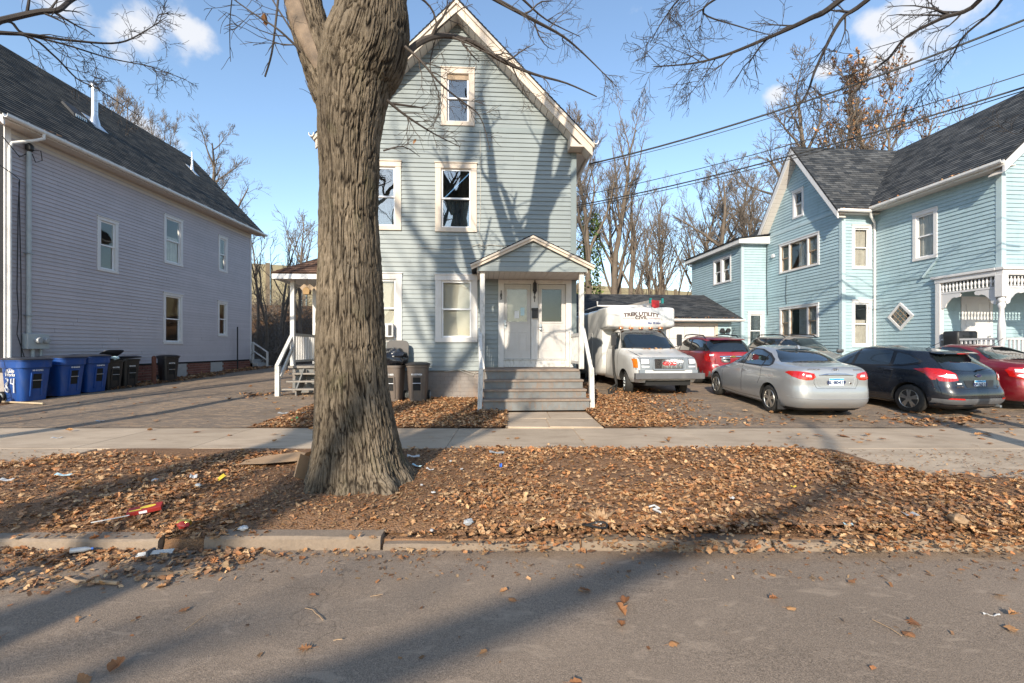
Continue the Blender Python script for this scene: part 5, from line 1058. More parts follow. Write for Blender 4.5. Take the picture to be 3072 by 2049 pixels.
# ---- the big street tree
TX, TY = -1.74, 5.1
tree = empty('street_tree', (TX, TY, .12), 0, 'massive furrowed oak trunk on the leaf strip in front of the blue house', 'tree')
prof = [(.0, -1.715, .60), (.12, -1.72, .56), (.25, -1.737, .52), (.64, -1.76, .465), (1.13, -1.805, .415), (1.62, -1.82, .392), (2.1, -1.82, .367), (2.6, -1.824, .348), (3.09, -1.837, .334), (3.57, -1.82, .338), (3.96, -1.82, .356), (4.43, -1.765, .392), (4.63, -1.735, .43), (4.83, -1.665, .47), (5.03, -1.61, .462), (5.23, -1.57, .43), (5.53, -1.575, .392), (6.2, -1.52, .37), (7.2, -1.42, .35), (8.4, -1.22, .33), (9.4, -1.1, .28), (10.5, -1.0, .22), (12.5, -.7, .13), (14.5, -.5, .04)]
mp = [(x-TX, .02*math.sin(z)-(.0 if z < 6 else (z-6)*.03), z-.12) for z, x, r in prof]; mr = [r-.03 for z, x, r in prof]
lim = [(-.15, .02, 4.15), (-.28, .03, 4.5), (-.42, .03, 4.8), (-.53, .04, 5.08), (-.62, .06, 5.42), (-.80, .12, 6.0), (-1.15, .3, 7.2), (-1.5, .5, 8.6), (-1.7, .7, 10)]; lr = [.25, .26, .225, .20, .19, .17, .14, .09, .03]
lim2 = [(.28, -.03, 8.2), (.75, -.05, 9.0), (1.25, .1, 9.9), (1.7, .3, 11.2), (2.0, .5, 12.5)]; l2r = [.19, .17, .15, .1, .03]
lim3 = [(.1, .0, 7.4), (-.25, .1, 8.3), (-.55, .15, 9.3), (-.7, .2, 10.6), (-.9, .3, 12)]; l3r = [.16, .15, .13, .09, .03]
skin_object('trunk', [bark_skin(mp[:19], mr[:19], 560, .0105, .027, [(-2.25, .22, .20, .26), (-.75, .26, .20, .24), (.5, .2, .24, .34), (2.2, .2, .24, .34), (-1.5, .12, .14, .2), (3.3, .2, .2, .26), (-.1, .14, .16, .2)], 1), bark_skin(mp[17:], mr[17:], 120, .03, .03, None, 1), bark_skin(lim, lr, 240, .014, .028, None, 4), bark_skin(lim2, l2r, 60, .03, .03, None, 6), bark_skin(lim3, l3r, 60, .03, .03, None, 8)], 'bark', tree)
# burls and the scar where a limb tore out
mb = MB()
for (x, y, z, r) in ((.36, -.10, 4.62, .13), (.34, -.16, 4.80, .12), (-.33, -.05, 4.02, .06), (-.50, 0, 4.60, .07), (-.40, .02, 4.38, .065)):
    rings = []
    for k in range(7):
        a = math.pi*(k/6); rings.append([(x+r*math.sin(a)*math.cos(t)*rnd.uniform(.85, 1.1)+.0, y+r*math.sin(a)*math.sin(t)*rnd.uniform(.85, 1.1), z-r*math.cos(a)*1.1) for t in [2*math.pi*j/10 for j in range(10)]])
    mb.loft(rings)
# knots kept below the bark line; only their tops show
ko = mb.build('burl', 'bark_strip', tree, True)
sc_p = [(-.33, -.18, 4.52), (-.40, -.165, 4.72), (-.49, -.15, 4.92), (-.57, -.13, 5.14), (-.66, -.10, 5.42), (-.74, -.07, 5.7)]
rings = []
for k, (x, y, z) in enumerate(sc_p):
    w = (.03, .085, .10, .105, .10, .07)[k]; rings.append([(x+w*math.cos(a)*.9+.03*math.sin(3*a), y-.055*max(0, -math.sin(a))+.05*max(0, math.sin(a))+rnd.uniform(-.006, .006), z+w*.45*math.cos(a)+rnd.uniform(-.01, .01)) for a in [2*math.pi*j/18 for j in range(18)]])
MB().loft(rings).build('bare_wood_scar', 'bare_wood', tree, True, fixn=True)
MB().add([(.22, -.505, .62), (.26, -.50, .60), (.30, -.485, .63), (.28, -.492, .68), (.23, -.50, .67)], [(0, 1, 2, 3, 4)])
rng = random.Random(21); br = MB()
def limb_px(pts, r0, r1, root=(TX, TY, .12)):
    P = [Vector(pix(px, py, Y))-Vector(root) for px, py, Y in pts]; n = len(P); out = []; rs = []
    for i in range(n-1):      # Catmull-Rom
        a, b, c, d = P[max(i-1, 0)], P[i], P[i+1], P[min(i+2, n-1)]
        for k in range(4):
            t = k/4; out.append(.5*((2*b)+(c-a)*t+(2*a-5*b+4*c-d)*t*t+(3*b-a-3*c+d)*t**3))
    out.append(P[-1]); m_ = len(out); return out, [r0+(r1-r0)*i/(m_-1) for i in range(m_)]
def limb(mb, pts, r0, r1, lv=2, ln=.6, num=9, up=-.03, root=(TX, TY, .12), spread=.9, seedr=None, rmin=.0028):
    q, rs = limb_px(pts, r0, r1, root); mb.tube(q, rs, 7, False); twigs(mb, q, rs, seedr or rng, lv, ln, num, up, spread, .16, rmin)
limb(br, [(1215, 165, 5.2), (1262, 125, 5.3), (1330, 107, 5.5), (1420, 128, 5.7), (1500, 180, 5.9), (1600, 222, 6.2), (1700, 250, 6.6), (1790, 290, 7.0)], .042, .008, 3, .75, 9)
limb(br, [(1160, 300, 5.0), (1215, 345, 5.1), (1300, 400, 5.3), (1380, 440, 5.5)], .018, .004, 2, .5, 8)
limb(br, [(1215, 140, 5.0), (1260, 180, 5.0), (1320, 250, 5.1), (1380, 300, 5.3), (1440, 350, 5.5), (1470, 450, 5.6)], .016, .004, 2, .45, 9)
limb(br, [(1170, 310, 5.1), (1230, 318, 5.2), (1278, 325, 5.3)], .016, .006, 1, .3, 4)
limb(br, [(1150, 452, 5.0), (1210, 440, 5.1), (1260, 470, 5.3)], .010, .003, 1, .3, 5)
limb(br, [(1225, -30, 5.2), (1290, 20, 5.4), (1310, 90, 5.5), (1290, 200, 5.5), (1320, 300, 5.6), (1300, 380, 5.7)], .014, .003, 2, .5, 9)
limb(br, [(1230, -120, 5.3), (1380, -60, 5.6), (1490, 0, 6.0), (1600, 60, 6.4), (1690, 110, 6.8), (1760, 170, 7.2), (1850, 260, 7.6)], .04, .006, 3, .85, 9, -.02)
limb(br, [(1230, -160, 5.3), (1450, -110, 6.0), (1560, -10, 6.4), (1640, 60, 6.8), (1740, 110, 7.2)], .03, .005, 3, .7, 7, -.03)
limb(br, [(930, 180, 5.0), (880, 130, 4.9), (830, 85, 4.8), (760, 40, 4.8), (690, -10, 4.8)], .015, .005, 2, .6, 7, -.04)
limb(br, [(925, 170, 5.0), (880, 100, 4.95), (830, 20, 4.9), (800, -30, 4.9)], .012, .006, 2, .45, 6, -.08)
limb(br, [(838, -40, 4.9), (828, 60, 4.9), (815, 160, 4.9), (795, 230, 4.9)], .012, .009, 1, .3, 3, -.02)
limb(br, [(700, -40, 4.9), (690, 60, 4.95), (690, 150, 5.0), (692, 185, 5)], .006, .003, 1, .3, 5, -.05)
limb(br, [(958, 300, 5.0), (935, 283, 4.95), (915, 240, 4.9)], .007, .003, 1, .2, 3)
bo_ = br.build('branches', 'twig', tree)
rng2 = random.Random(5); cr = MB()
for (P0, R0) in ((mp[-7:], mr[-7:]), (lim[4:], lr[4:]), (lim2, l2r), (lim3, l3r)):
    q = [Vector(p) for p in P0]; twigs(cr, q, list(R0), rng2, 3, 2.6, 6, .05, .9, .14, .006)
cr.build('crown', 'twig', tree)
# dead leaves caught in the twigs
def hung(name, px, py, Y, s, lb):
    o = bpy.data.objects.new(name, LEAF_ME[1]); link(o); o.location = pix(px, py, Y); o.scale = (s, s, s); o.rotation_euler = (1.3, .4, rnd.uniform(0, 6)); tag(o, lb, 'leaf')
hung('hanging_leaf', 797, 58, 4.8, .12, 'dead brown leaf caught in twigs left of the trunk top'); hung('hanging_leaf', 1245, 425, 5.4, .075, 'dead leaf hanging in front of the upper siding right of the trunk')
# ---- two street trees out of frame whose limbs reach into the sky
rng3 = random.Random(33)
tr = empty('maple_tree', (7.3, 4.75, .12), 0, 'street tree at the right whose bare limbs hang across the top right sky', 'tree', None)
tb = MB(); pts, rs = walk((0, 0, -.2), (.02, -.1, 1), 7.6, .19, .13, random.Random(2), 10, .02); tb.tube(pts, rs, 12, False); tb.build('trunk', 'bark_far', tr, True)
rt = (7.3, 4.75, .12); fk = pts[-1]+Vector(rt); b2 = MB()
def fromfork(p, ys=None): # prefix a limb with its root at the fork
    q, rs_ = limb_px(p, 1, 1, (0, 0, 0)); return q
def big(mb, start, pts_px, r0, r1, root, lv, ln, num, up, sr, rmin=.0038):
    P = [Vector(start)]+[Vector(pix(*p)) for p in pts_px]; out = []
    n = len(P)
    for i in range(n-1):
        a, b, c, d = P[max(i-1, 0)], P[i], P[i+1], P[min(i+2, n-1)]
        for k in range(5):
            t = k/5; out.append(.5*((2*b)+(c-a)*t+(2*a-5*b+4*c-d)*t*t+(3*b-a-3*c+d)*t**3))
    out.append(P[-1]); out = [p-Vector(root) for p in out]; m_ = len(out); r0 *= .78; rs_ = [r0+(r1-r0)*(i/(m_-1))**.6 for i in range(m_)]; mb.tube(out, rs_, 7, False)
    cut_ = int(m_*.25); twigs(mb, out[cut_:], rs_[cut_:], sr, lv, ln, num, up, .9, .15, rmin)
big(b2, fk, [(2900, -330, 5.3), (2521, 0, 6.0), (2429, 56, 6.3), (2312, 110, 6.7), (2174, 166, 7.1), (2072, 191, 7.4), (1960, 200, 7.8)], .09, .008, rt, 3, 1.1, 12, -.05, rng3)
big(b2, fk, [(2950, -300, 5.6), (2602, 0, 6.6), (2521, 62, 6.8), (2450, 200, 7.0), (2420, 280, 7.1), (2360, 370, 7.3)], .08, .008, rt, 3, .85, 10, -.06, rng3)
big(b2, fk, [(3060, -260, 5.8), (2939, 0, 6.6), (2822, 56, 6.9), (2720, 110, 7.2), (2660, 180, 7.5), (2590, 230, 7.8)], .08, .008, rt, 3, .95, 11, -.04, rng3)
big(b2, fk, [(3120, -150, 6.0), (2990, 20, 6.8), (2890, 110, 7.2), (2850, 180, 7.4), (2770, 270, 7.7)], .05, .006, rt, 3, .8, 9, -.06, rng3)
big(b2, fk, [(2800, -300, 5.6), (2300, -60, 6.6), (2160, -10, 7.0), (2110, 40, 7.2), (2220, 80, 7.2), (2310, 105, 7.2)], .05, .006, rt, 3, .8, 8, -.05, rng3)
big(b2, fk, [(2700, -350, 5.6), (2230, -90, 6.6), (2060, -20, 7.0), (1990, 60, 7.4), (1950, 130, 7.6)], .05, .006, rt, 3, .8, 9, -.05, rng3)
big(b2, fk, [(3150, 60, 7.0), (3072, 385, 8.2), (2990, 378, 8.4), (2935, 395, 8.5)], .012, .004, rt, 2, .5, 6, -.05, rng3)
b2.build('crown', 'twig_dark', tr)
tl = empty('linden_tree', (-9.6, 4.6, .12), 0, 'street tree at the left whose bare limbs cross the sky above the grey roof', 'tree')
tb = MB(); pts, rs = walk((0, 0, -.2), (.05, -.05, 1), 6.8, .2, .14, random.Random(8), 10, .02); tb.tube(pts, rs, 12, False); tb.build('trunk', 'bark_far', tl, True); rt = (-9.6, 4.6, .12); fk = pts[-1]+Vector(rt); b3 = MB(); rng4 = random.Random(14)
big(b3, fk, [(-200, 110, 6.4), (0, 62, 7.0), (115, 36, 7.2), (175, 30, 7.3), (215, 0, 7.5), (300, -50, 7.8)], .08, .03, rt, 2, .8, 6, -.02, rng4)
big(b3, fk, [(-220, 80, 6.6), (0, 98, 7.2), (90, 104, 7.4), (220, 122, 7.8), (357, 128, 8.2), (440, 90, 8.4), (500, 50, 8.6)], .07, .006, rt, 3, .8, 10, -.01, rng4)
big(b3, fk, [(-220, 100, 6.6), (10, 62, 7.2), (70, 100, 7.4), (200, 135, 7.8), (330, 175, 8.2), (450, 200, 8.5), (560, 240, 8.8)], .05, .005, rt, 3, .75, 11, -.02, rng4)
big(b3, fk, [(-200, 60, 6.6), (70, 105, 7.3), (160, 165, 7.6), (230, 235, 7.9), (290, 265, 8.1), (360, 310, 8.4), (420, 350, 8.6)], .04, .005, rt, 3, .6, 9, -.02, rng4)
big(b3, fk, [(-150, -60, 6.6), (60, -30, 7.2), (200, -40, 7.5)], .04, .01, rt, 2, .7, 7, -.06, rng4)
b3.build('crown', 'twig_dark', tl)
# ---- trees across the street behind the camera: they cast the soft branch shadows
def shadow_src(x, y, h): k = h/math.tan(R(SUN_EL)); return Vector((x-math.sin(R(SUN_AZ))*k, y-math.cos(R(SUN_AZ))*k, h))
opp = empty('opposite_tree', (-7.3, -8.6, .12), 0, 'tall bare street tree across the road behind the viewpoint', 'tree'); ro = Vector((-7.3, -8.6, .12))
tb = MB(); tb.tube([Vector(p) for p in ((0, 0, -.2), (.1, -.05, 1.5), (.5, -.2, 3.2), (1.2, -.5, 4.4), (1.5, -.8, 6.5), (1.3, -1, 9), (1, -1.2, 12))], [.42, .34, .30, .27, .2, .15, .05], 12, False)
sh = [(-2.7, 1.1, 4.6), (-.86, 2.2, 5.6), (.68, 3.19, 6.6), (1.57, 3.84, 7.3), (2.65, 4.45, 8.0), (3.7, 5.27, 8.7), (5.3, 7.8, 10.0), (6.1, 9.6, 11.0)]
P = [Vector((1.1, -.45, 4.2))]+[shadow_src(*q)-ro for q in sh]; tb.tube(P, [.16, .125, .115, .11, .10, .08, .07, .06, .045], 10, False); tb.build('trunk', 'bark_far', opp, True)
cb = MB(); rr_ = random.Random(3); q = P[4:]; twigs(cb, q, [.15, .12, .1, .07, .05][:len(q)], rr_, 2, 1.6, 6, .05, .9, .15, .01); q = [Vector(p) for p in ((1.2, -.5, 4.4), (1.5, -.8, 6.5), (1.3, -1, 9), (1, -1.2, 12))]; twigs(cb, q, [.2, .15, .1, .05], rr_, 3, 2.6, 8, .06, .8, .14, .008); cb.build('crown', 'twig', opp)
pA = bare_tree(41, 13.5, .30, 7, spread=.85, twig=(7, 3), rmin=.008); pB = bare_tree(52, 15, .34, 7, spread=.8, twig=(6, 3), start=.22, rmin=.008)
plant('opposite_tree', pA, (8.2, -11.0, .13), 1.0, 1.0, 'bare tree across the road behind the viewpoint to the right', 'tree'); plant('opposite_tree', pB, (16.5, -10.2, .13), 2.4, 1.0, 'large bare tree across the road far to the right behind the viewpoint', 'tree'); plant('opposite_tree', pA, (-16, -10.5, .13), 4.0, 1.05, 'bare tree across the road far to the left behind the viewpoint', 'tree')
plant('opposite_tree', pB, (-9.0, -14.0, .13), 5.2, 1.5, 'bare tree set back across the road straight behind the viewpoint', 'tree')
# ---- woods behind the houses
p1_ = bare_tree(61, 13, .26, 9, spread=.5, twig=(8, 3), start=.3, upb=.10, rmin=.009, multi=3); p2_ = bare_tree(72, 12, .34, 11, spread=.95, twig=(9, 3), start=.22, upb=.05, rmin=.009); p3_ = bare_tree(83, 12, .24, 11, spread=.7, twig=(9, 3), start=.35, upb=.10, rmin=.009); p4_ = bare_tree(94, 8, .11, 6, spread=.55, twig=(5, 2), start=.25, rmin=.011); p5_ = bare_tree(95, 9, .13, 6, spread=.8, twig=(6, 2), start=.3, lean=(.15, 0), rmin=.011)
def far_tree(proto, px, Y, s, rz, label, name='bare_tree', sx=1, group='bare trees behind the houses'):
    X = (px-CX)/F_PX*Y; return plant(name, proto, (X, Y, gz(X, Y)-.1), rz, s, label, 'tree', group, sx=sx)
far_tree(p1_, 1845, 29, 1.12, .3, 'tall clump of pale trunks rising behind the garage ridge beside the blue house')
far_tree(p3_, 1770, 27, 1.1, 2.1, 'tall straight tree with ivied foot closest to the right edge of the blue house')
far_tree(p2_, 2135, 30, 1.0, 1.2, 'wide spreading bare tree rising behind the middle of the garage roof')
far_tree(p3_, 2075, 32, 1.0, 4.0, 'slim many branched tree behind the garage left of the spreading one')
far_tree(p2_, 2245, 33, 1.15, 3.6, 'leaning bare tree against the corner of the aqua rear block')
far_tree(p2_, 2480, 34, 1.7, 5.2, 'big dark limbed oak above the cross gable of the aqua house')
far_tree(p4_, 1950, 29, 1.0, 1.9, 'thin sapling behind the garage between the two taller trees'); far_tree(p5_, 2010, 30, .95, .4, 'thin leaning sapling behind the garage ridge')
far_tree(p3_, 500, 38, 1.25, .5, 'rounded bare tree showing above the grey roof near its rear end'); far_tree(p2_, 610, 38, 1.15, 2.0, 'broad bare tree standing past the rear eave of the grey house'); far_tree(p3_, 385, 40, 1.4, 3.2, 'bare tree top showing above the grey roof behind the tall vent pipe')
far_tree(p5_, 905, 27, 1.1, 2.6, 'twisted bare tree just left of the big trunk above the side porch'); far_tree(p4_, 800, 26, .95, .9, 'thin dark tree beside the rear corner of the grey house'); far_tree(p4_, 850, 29, 1.0, 4.4, 'slender tree on the slope above the side porch roof'); far_tree(p5_, 775, 31, .9, 5.5, 'low leaning tree on the slope by the grey house steps')
far_tree(p4_, 1290, 31, 1.0, 2.2, 'slender tree on the slope hidden behind the blue house'); far_tree(p2_, 2960, 40, 1.1, 1.0, 'bare tree standing behind the aqua house roof')
# oak still holding brown leaves
far_tree(p3_, 1690, 30, 1.0, 5.0, 'bare tree half hidden by the right corner of the blue house'); far_tree(p1_, 1985, 33, .95, 2.9, 'clump of thin stems far behind the garage ridge'); far_tree(p2_, 2330, 36, 1.3, .7, 'broad bare crown just left of the aqua gable peak'); far_tree(p3_, 2210, 30, .95, 3.0, 'upright bare tree above the left end of the aqua rear block'); far_tree(p3_, 2560, 37, 1.5, 2.2, 'tall bare tree directly behind the aqua cross gable')
far_tree(p5_, 830, 30, 1.0, 1.1, 'crooked tree on the slope between the grey house and the side porch'); far_tree(p4_, 880, 31, 1.05, 3.3, 'thin tree on the slope right above the side porch roof')
ok = far_tree(p3_, 2665, 33, 1.65, 1.4, 'tree still holding brown leaves above the aqua house roof valley', 'leafy_oak', 1.15, None)
ok.children[1].name = 'bare_crown'
Mx = Matrix.LocRotScale(ok.location, ok.rotation_euler.to_quaternion(), ok.scale); cmv = p3_[1].vertices; cand = [Mx @ v.co for v in random.Random(4).sample(list(cmv), 1500)]; cand = [v for v in cand if v.z > 9]
lc = leaf_cloud('foliage', np.array([tuple(v) for v in cand]), (.14, .30), 1.2, None, None, 1.35); lc.parent = ok; lc.matrix_parent_inverse = Mx.inverted()
for k in ('label', 'category', 'group'):
    if k in lc: del lc[k]
# ivy on the trunk foot beside the house corner
iv = [(-CX+1772)/F_PX*27, 27, 0]; ivp = [];
for k in range(1400):
    a = rnd.uniform(0, 6.28); z = rnd.uniform(3.5, 9.5); r = .35+.5*rnd.random()**2*(1 if z < 8 else .5); ivp.append((iv[0]+r*math.cos(a), iv[1]+r*math.sin(a), z))
leaf_cloud('ivy', np.array(ivp), (.12, .24), 1.0, 'green ivy climbing the tree foot right beside the blue house corner', 'ivy', 1.0, 'leaf', 'stuff', np.array([(.05, .09, .02), (.08, .12, .03), (.11, .14, .03), (.04, .06, .015)]))
# brambles on the slope
def bramble(seed, n=70, h=1.6):
    r_ = random.Random(seed); mb = MB()
    for k in range(n):
        a = r_.uniform(0, 6.28); d = Vector((math.cos(a)*.6, math.sin(a)*.6, 1)); p, q = walk((r_.gauss(0, .7), r_.gauss(0, .5), -.1), d, h*r_.uniform(.6, 1.5), .016, .006, r_, 7, .28, -.10); mb.tube(p, q, 3, False); twigs(mb, p, q, r_, 1, .6, 4, -.02, 1, .25, .006)
    me = mb.mesh('canes'); me.materials.append(M['twig_pale']); return me
bm_ = [bramble(1), bramble(2), bramble(3, 50, 2.3)]
spots = [(762, 24.6, 'beside the white rear steps of the grey house'), (790, 26, 'above the rear steps of the grey house'), (830, 27.5, 'left of the front side porch post'), (870, 26.5, 'behind the side porch railing'), (905, 28, 'seen between the two side porch posts'), (930, 30, 'nearest the big trunk on the slope'), (780, 30, 'high on the slope beside the grey corner'), (845, 32, 'under the tan barrier on the slope'), (890, 33.5, 'below the barrier right of the slender tree'), (800, 34, 'at the foot of the tan barrier near the grey house'), (1260, 29, 'behind the blue house'), (1900, 28, 'behind the garage'), (770, 27.5, 'at the foot of the slope beside the grey corner'), (815, 30.5, 'half way up the slope behind the porch newel'), (860, 29, 'half way up the slope behind the front porch post'), (915, 26, 'close behind the rear porch post'), (885, 36, 'against the barrier above the porch roof'), (765, 36.5, 'against the barrier at the grey house corner')]
for i, (px, Y, w) in enumerate(spots):
    X = (px-CX)/F_PX*Y; plant('bramble_bush', (bm_[i % 3],), (X, Y, gz(X, Y)), i*1.3, rnd.uniform(1.0, 1.45), 'tangled leafless bramble '+w, 'bush', 'brambles on the slope', ('canes',))
# ---- poles and wires
up_ = empty('utility_pole', (-12.3, 4.9, .1), 0, 'wooden utility pole on the strip left of the frame', 'pole'); MB().lathe([(.17, 0), (.11, 11)], 12).build('pole', 'pole_wood', up_, True); MB().box(-1.2, 1.2, -.06, .06, 9.9, 10.05).build('crossarm', 'pole_wood', up_)
up2 = empty('utility_pole', (8.75, 4.6, .1), 0, 'wooden utility pole on the strip right of the frame', 'pole'); MB().lathe([(.16, 0), (.10, 10.5)], 12).build('pole', 'pole_wood', up2, True); MB().box(-1.2, 1.2, -.06, .06, 9.5, 9.65).build('crossarm', 'pole_wood', up2)
def wire(pts, r, lb, sag=.25):
    P = []
    for a, b in zip(pts[:-1], pts[1:]):
        a, b = Vector(a), Vector(b)
        for k in range(14):
            t = k/14; p = a.lerp(b, t); p.z -= sag*4*t*(1-t); P.append(p)
    P.append(Vector(pts[-1])); tag(MB().tube(P, r, 6).build('overhead_wire', 'cable'), lb, 'wire', 'overhead wires')
def third(A, pxl, Y): return Vector(pix(*pxl, Y))
h1 = on(HOUSE, (3.7, .2, 6.85)); wire([tuple(h1), pix(3072, 60, 9.2), (12.2, 6.6, 8.6)], .022, 'thick twisted service wire running from the blue house eave to the upper right', .22)
wire([tuple(h1+Vector((.0, .05, -.03))), pix(3072, 78, 9.25), (12.4, 6.5, 8.5)], .008, 'thin wire hugging the thick service wire to the upper right', .25)
wire([(1.9, 17.5, 7.35), pix(3072, 222, 10.2), (13.5, 7.0, 8.3)], .012, 'single wire crossing in front of the aqua gable peak', .22)
wire([(1.9, 17.3, 6.95), pix(3072, 262, 9.8), (13.2, 6.8, 7.7)], .02, 'lower thick wire passing just under the aqua gable peak', .22)
wire([(1.9, 17.2, 6.85), pix(3072, 272, 9.75), (13.2, 6.7, 7.6)], .012, 'thin wire strung along the lower thick wire', .24)
# ------------------------------------------------------------------ vehicles
def pchip(xk, yk):
    xk = np.array(xk, float); yk = np.array(yk, float); h = np.diff(xk); d = np.diff(yk)/h; m_ = np.zeros(len(xk)); m_[0], m_[-1] = d[0], d[-1]
    for i in range(1, len(xk)-1):
        if d[i-1]*d[i] <= 0: m_[i] = 0
        else:
            w1, w2 = 2*h[i]+h[i-1], h[i]+2*h[i-1]; m_[i] = (w1+w2)/(w1/d[i-1]+w2/d[i])
    def f(x):
        x = min(max(x, xk[0]), xk[-1]); i = min(max(int(np.searchsorted(xk, x))-1, 0), len(xk)-2); t = (x-xk[i])/h[i]
        return (2*t**3-3*t*t+1)*yk[i]+(t**3-2*t*t+t)*h[i]*m_[i]+(-2*t**3+3*t*t)*yk[i+1]+(t**3-t*t)*h[i]*m_[i+1]
    return f
class Car:
    """body as stacked plan outlines (waterlines); x right, y forward, z up, origin on the ground at mid wheelbase"""
    def __init__(s, rear, front, width, nexp, paint):
        s.yr = pchip(*zip(*rear)); s.yf = pchip(*zip(*front)); s.w = pchip(*zip(*width)); s.nr = pchip(*zip(*nexp[0])); s.nf = pchip(*zip(*nexp[1])); s.z0 = max(rear[0][0], front[0][0], width[0][0]); s.z1 = min(rear[-1][0], front[-1][0], width[-1][0]); s.paint = paint
    def par(s, z):
        a, b = s.yr(z), s.yf(z); ym = (a+b)/2; return ym, ym-a, b-ym, s.w(z), s.nr(z), s.nf(z)
    def side(s, y, z):
        ym, ar, af, w, nr, nf = s.par(z); a, n = (ar, nr) if y < ym else (af, nf); q = min(1, abs((y-ym)/a)); return w*max(0, 1-q**n)**(1/n)
    def rear(s, x, z):
        ym, ar, af, w, nr, nf = s.par(z); q = min(.9995, abs(x)/w); return ym-ar*(1-q**nr)**(1/nr)
    def front(s, x, z):
        ym, ar, af, w, nr, nf = s.par(z); q = min(.9995, abs(x)/w); return ym+af*(1-q**nf)**(1/nf)
    def ring(s, z, m_=112):
        ym, ar, af, w, nr, nf = s.par(z); out = []
        for j in range(m_):
            a = 2*math.pi*j/m_; c, q = math.cos(a), math.sin(a); n = nf if q >= 0 else nr; L = af if q >= 0 else ar
            out.append((w*math.copysign(abs(c)**(2/n), c), ym+L*math.copysign(abs(q)**(2/n), q), z))
        return out
    def body(s, root, axles, rw, lv=74, arch_w=.30, flare=.0):
        zz = np.linspace(s.z0, s.z1, 500); P = np.array([(s.yr(z), s.yf(z), s.w(z)*1.5, z) for z in zz]); d = np.r_[0, np.cumsum(np.linalg.norm(np.diff(P, axis=0), axis=1))]; zs = np.interp(np.linspace(0, d[-1], lv), d, zz)
        me = MB().loft([s.ring(z) for z in zs]).mesh('body', True); me.materials.append(M[s.paint]); me.materials.append(M['dark_under'])
        bm = bmesh.new(); bm.from_mesh(me); bmesh.ops.recalc_face_normals(bm, faces=bm.faces); bm.to_mesh(me); bm.free()
        o = bpy.data.objects.new('body', me); link(o, root); cm = MB()
        for ya in axles:
            for sg in (-1, 1): cm.lathe([(rw+.055, sg*.45), (rw+.055, sg*1.4)] if sg > 0 else [(rw+.055, -1.4), (rw+.055, -.45)], 40, (0, ya, rw), 'x')
        cme = cm.mesh('c'); bm = bmesh.new(); bm.from_mesh(cme); bmesh.ops.recalc_face_normals(bm, faces=bm.faces); bm.to_mesh(cme); bm.free()
        co = bpy.data.objects.new('c', cme); link(co, root); md = o.modifiers.new('b', 'BOOLEAN'); md.operation = 'DIFFERENCE'; md.object = co; md.solver = 'EXACT'
        dg = bpy.context.evaluated_depsgraph_get(); dg.update(); nm = bpy.data.meshes.new_from_object(o.evaluated_get(dg)); o.modifiers.clear(); o.data = nm; bpy.data.objects.remove(co); nm.name = 'body'
        nm.materials.clear(); nm.materials.append(M[s.paint]); nm.materials.append(M['dark_under'])
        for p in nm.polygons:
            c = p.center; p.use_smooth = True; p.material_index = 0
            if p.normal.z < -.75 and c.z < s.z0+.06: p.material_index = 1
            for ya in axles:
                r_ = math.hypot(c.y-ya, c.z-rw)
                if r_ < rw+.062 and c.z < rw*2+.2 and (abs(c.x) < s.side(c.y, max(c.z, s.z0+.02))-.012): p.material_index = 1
        try: nm.set_sharp_from_angle(angle=R(38))
        except Exception: pass
        return o
    def patch(s, root, name, m, poly, where, off=.004, sub=3, thick=0.0):
        """surface patch from a polygon in (y,z) on a side or (x,z) at an end, lying just proud of the body"""
        bm = bmesh.new(); vs = [bm.verts.new((a, b, 0)) for a, b in poly]; f = bm.faces.new(vs); bmesh.ops.triangulate(bm, faces=[f])
        for _ in range(sub):
            el = [e for e in bm.edges if e.calc_length() > .05]
            if el: bmesh.ops.subdivide_edges(bm, edges=el, cuts=1, use_grid_fill=False); bmesh.ops.triangulate(bm, faces=bm.faces[:])
        h = .006
        for v in bm.verts:
            a, b = v.co.x, v.co.y
            if where in ('L', 'R'):
                f_ = lambda y, z: s.side(y, z); x = f_(a, b); n = Vector((1, -(f_(a+h, b)-f_(a-h, b))/(2*h), -(f_(a, b+h)-f_(a, b-h))/(2*h))).normalized(); p = Vector((x, a, b))+n*off
                if where == 'L': p.x = -p.x
            else:
                g = s.rear if where == 'B' else s.front; y = g(a, b); sg = -1 if where == 'B' else 1; n = Vector((-(g(a+h, b)-g(a-h, b))/(2*h), 1, -(g(a, b+h)-g(a, b-h))/(2*h)))*sg
                if sg < 0: n = Vector(((g(a+h, b)-g(a-h, b))/(2*h), -1, (g(a, b+h)-g(a, b-h))/(2*h)))
                n.normalize(); p = Vector((a, y, b))+n*off
            v.co = p
        bmesh.ops.recalc_face_normals(bm, faces=bm.faces); me = bpy.data.meshes.new(name); bm.to_mesh(me); bm.free(); me.materials.append(M[m]); me.polygons.foreach_set('use_smooth', [True]*len(me.polygons))
        c = sum((p.normal.x*math.copysign(1, p.center.x) if where in 'LR' else (p.normal.y*(-1 if where == 'B' else 1))) for p in me.polygons)
        if c < 0: me.flip_normals()
        o = bpy.data.objects.new(name, me); link(o, root); return o
    def seam(s, root, name, pts, where, r=.0045, m='dark_under', off=-.001):
        P = []
        for (a, b), (c, d) in zip(pts[:-1], pts[1:]):
            for k in range(7):
                t = k/7; P.append((a+(c-a)*t, b+(d-b)*t))
        P.append(pts[-1]); Q = []
        for a, b in P:
            if where in 'LR': x = s.side(a, b)+off; Q.append((x if where == 'R' else -x, a, b))
            elif where == 'B': Q.append((a, s.rear(a, b)-off, b))
            else: Q.append((a, s.front(a, b)+off, b))
        return MB().tube(Q, r, 5).build(name, m, root)
    def mir(s, root, name, m, poly, where='S', **kw):
        if where == 'S': return [s.patch(root, name, m, poly, w, **kw) for w in 'LR']
        return [s.patch(root, name, m, [(sg*a, b) for a, b in poly], where, **kw) for sg in (-1, 1)]
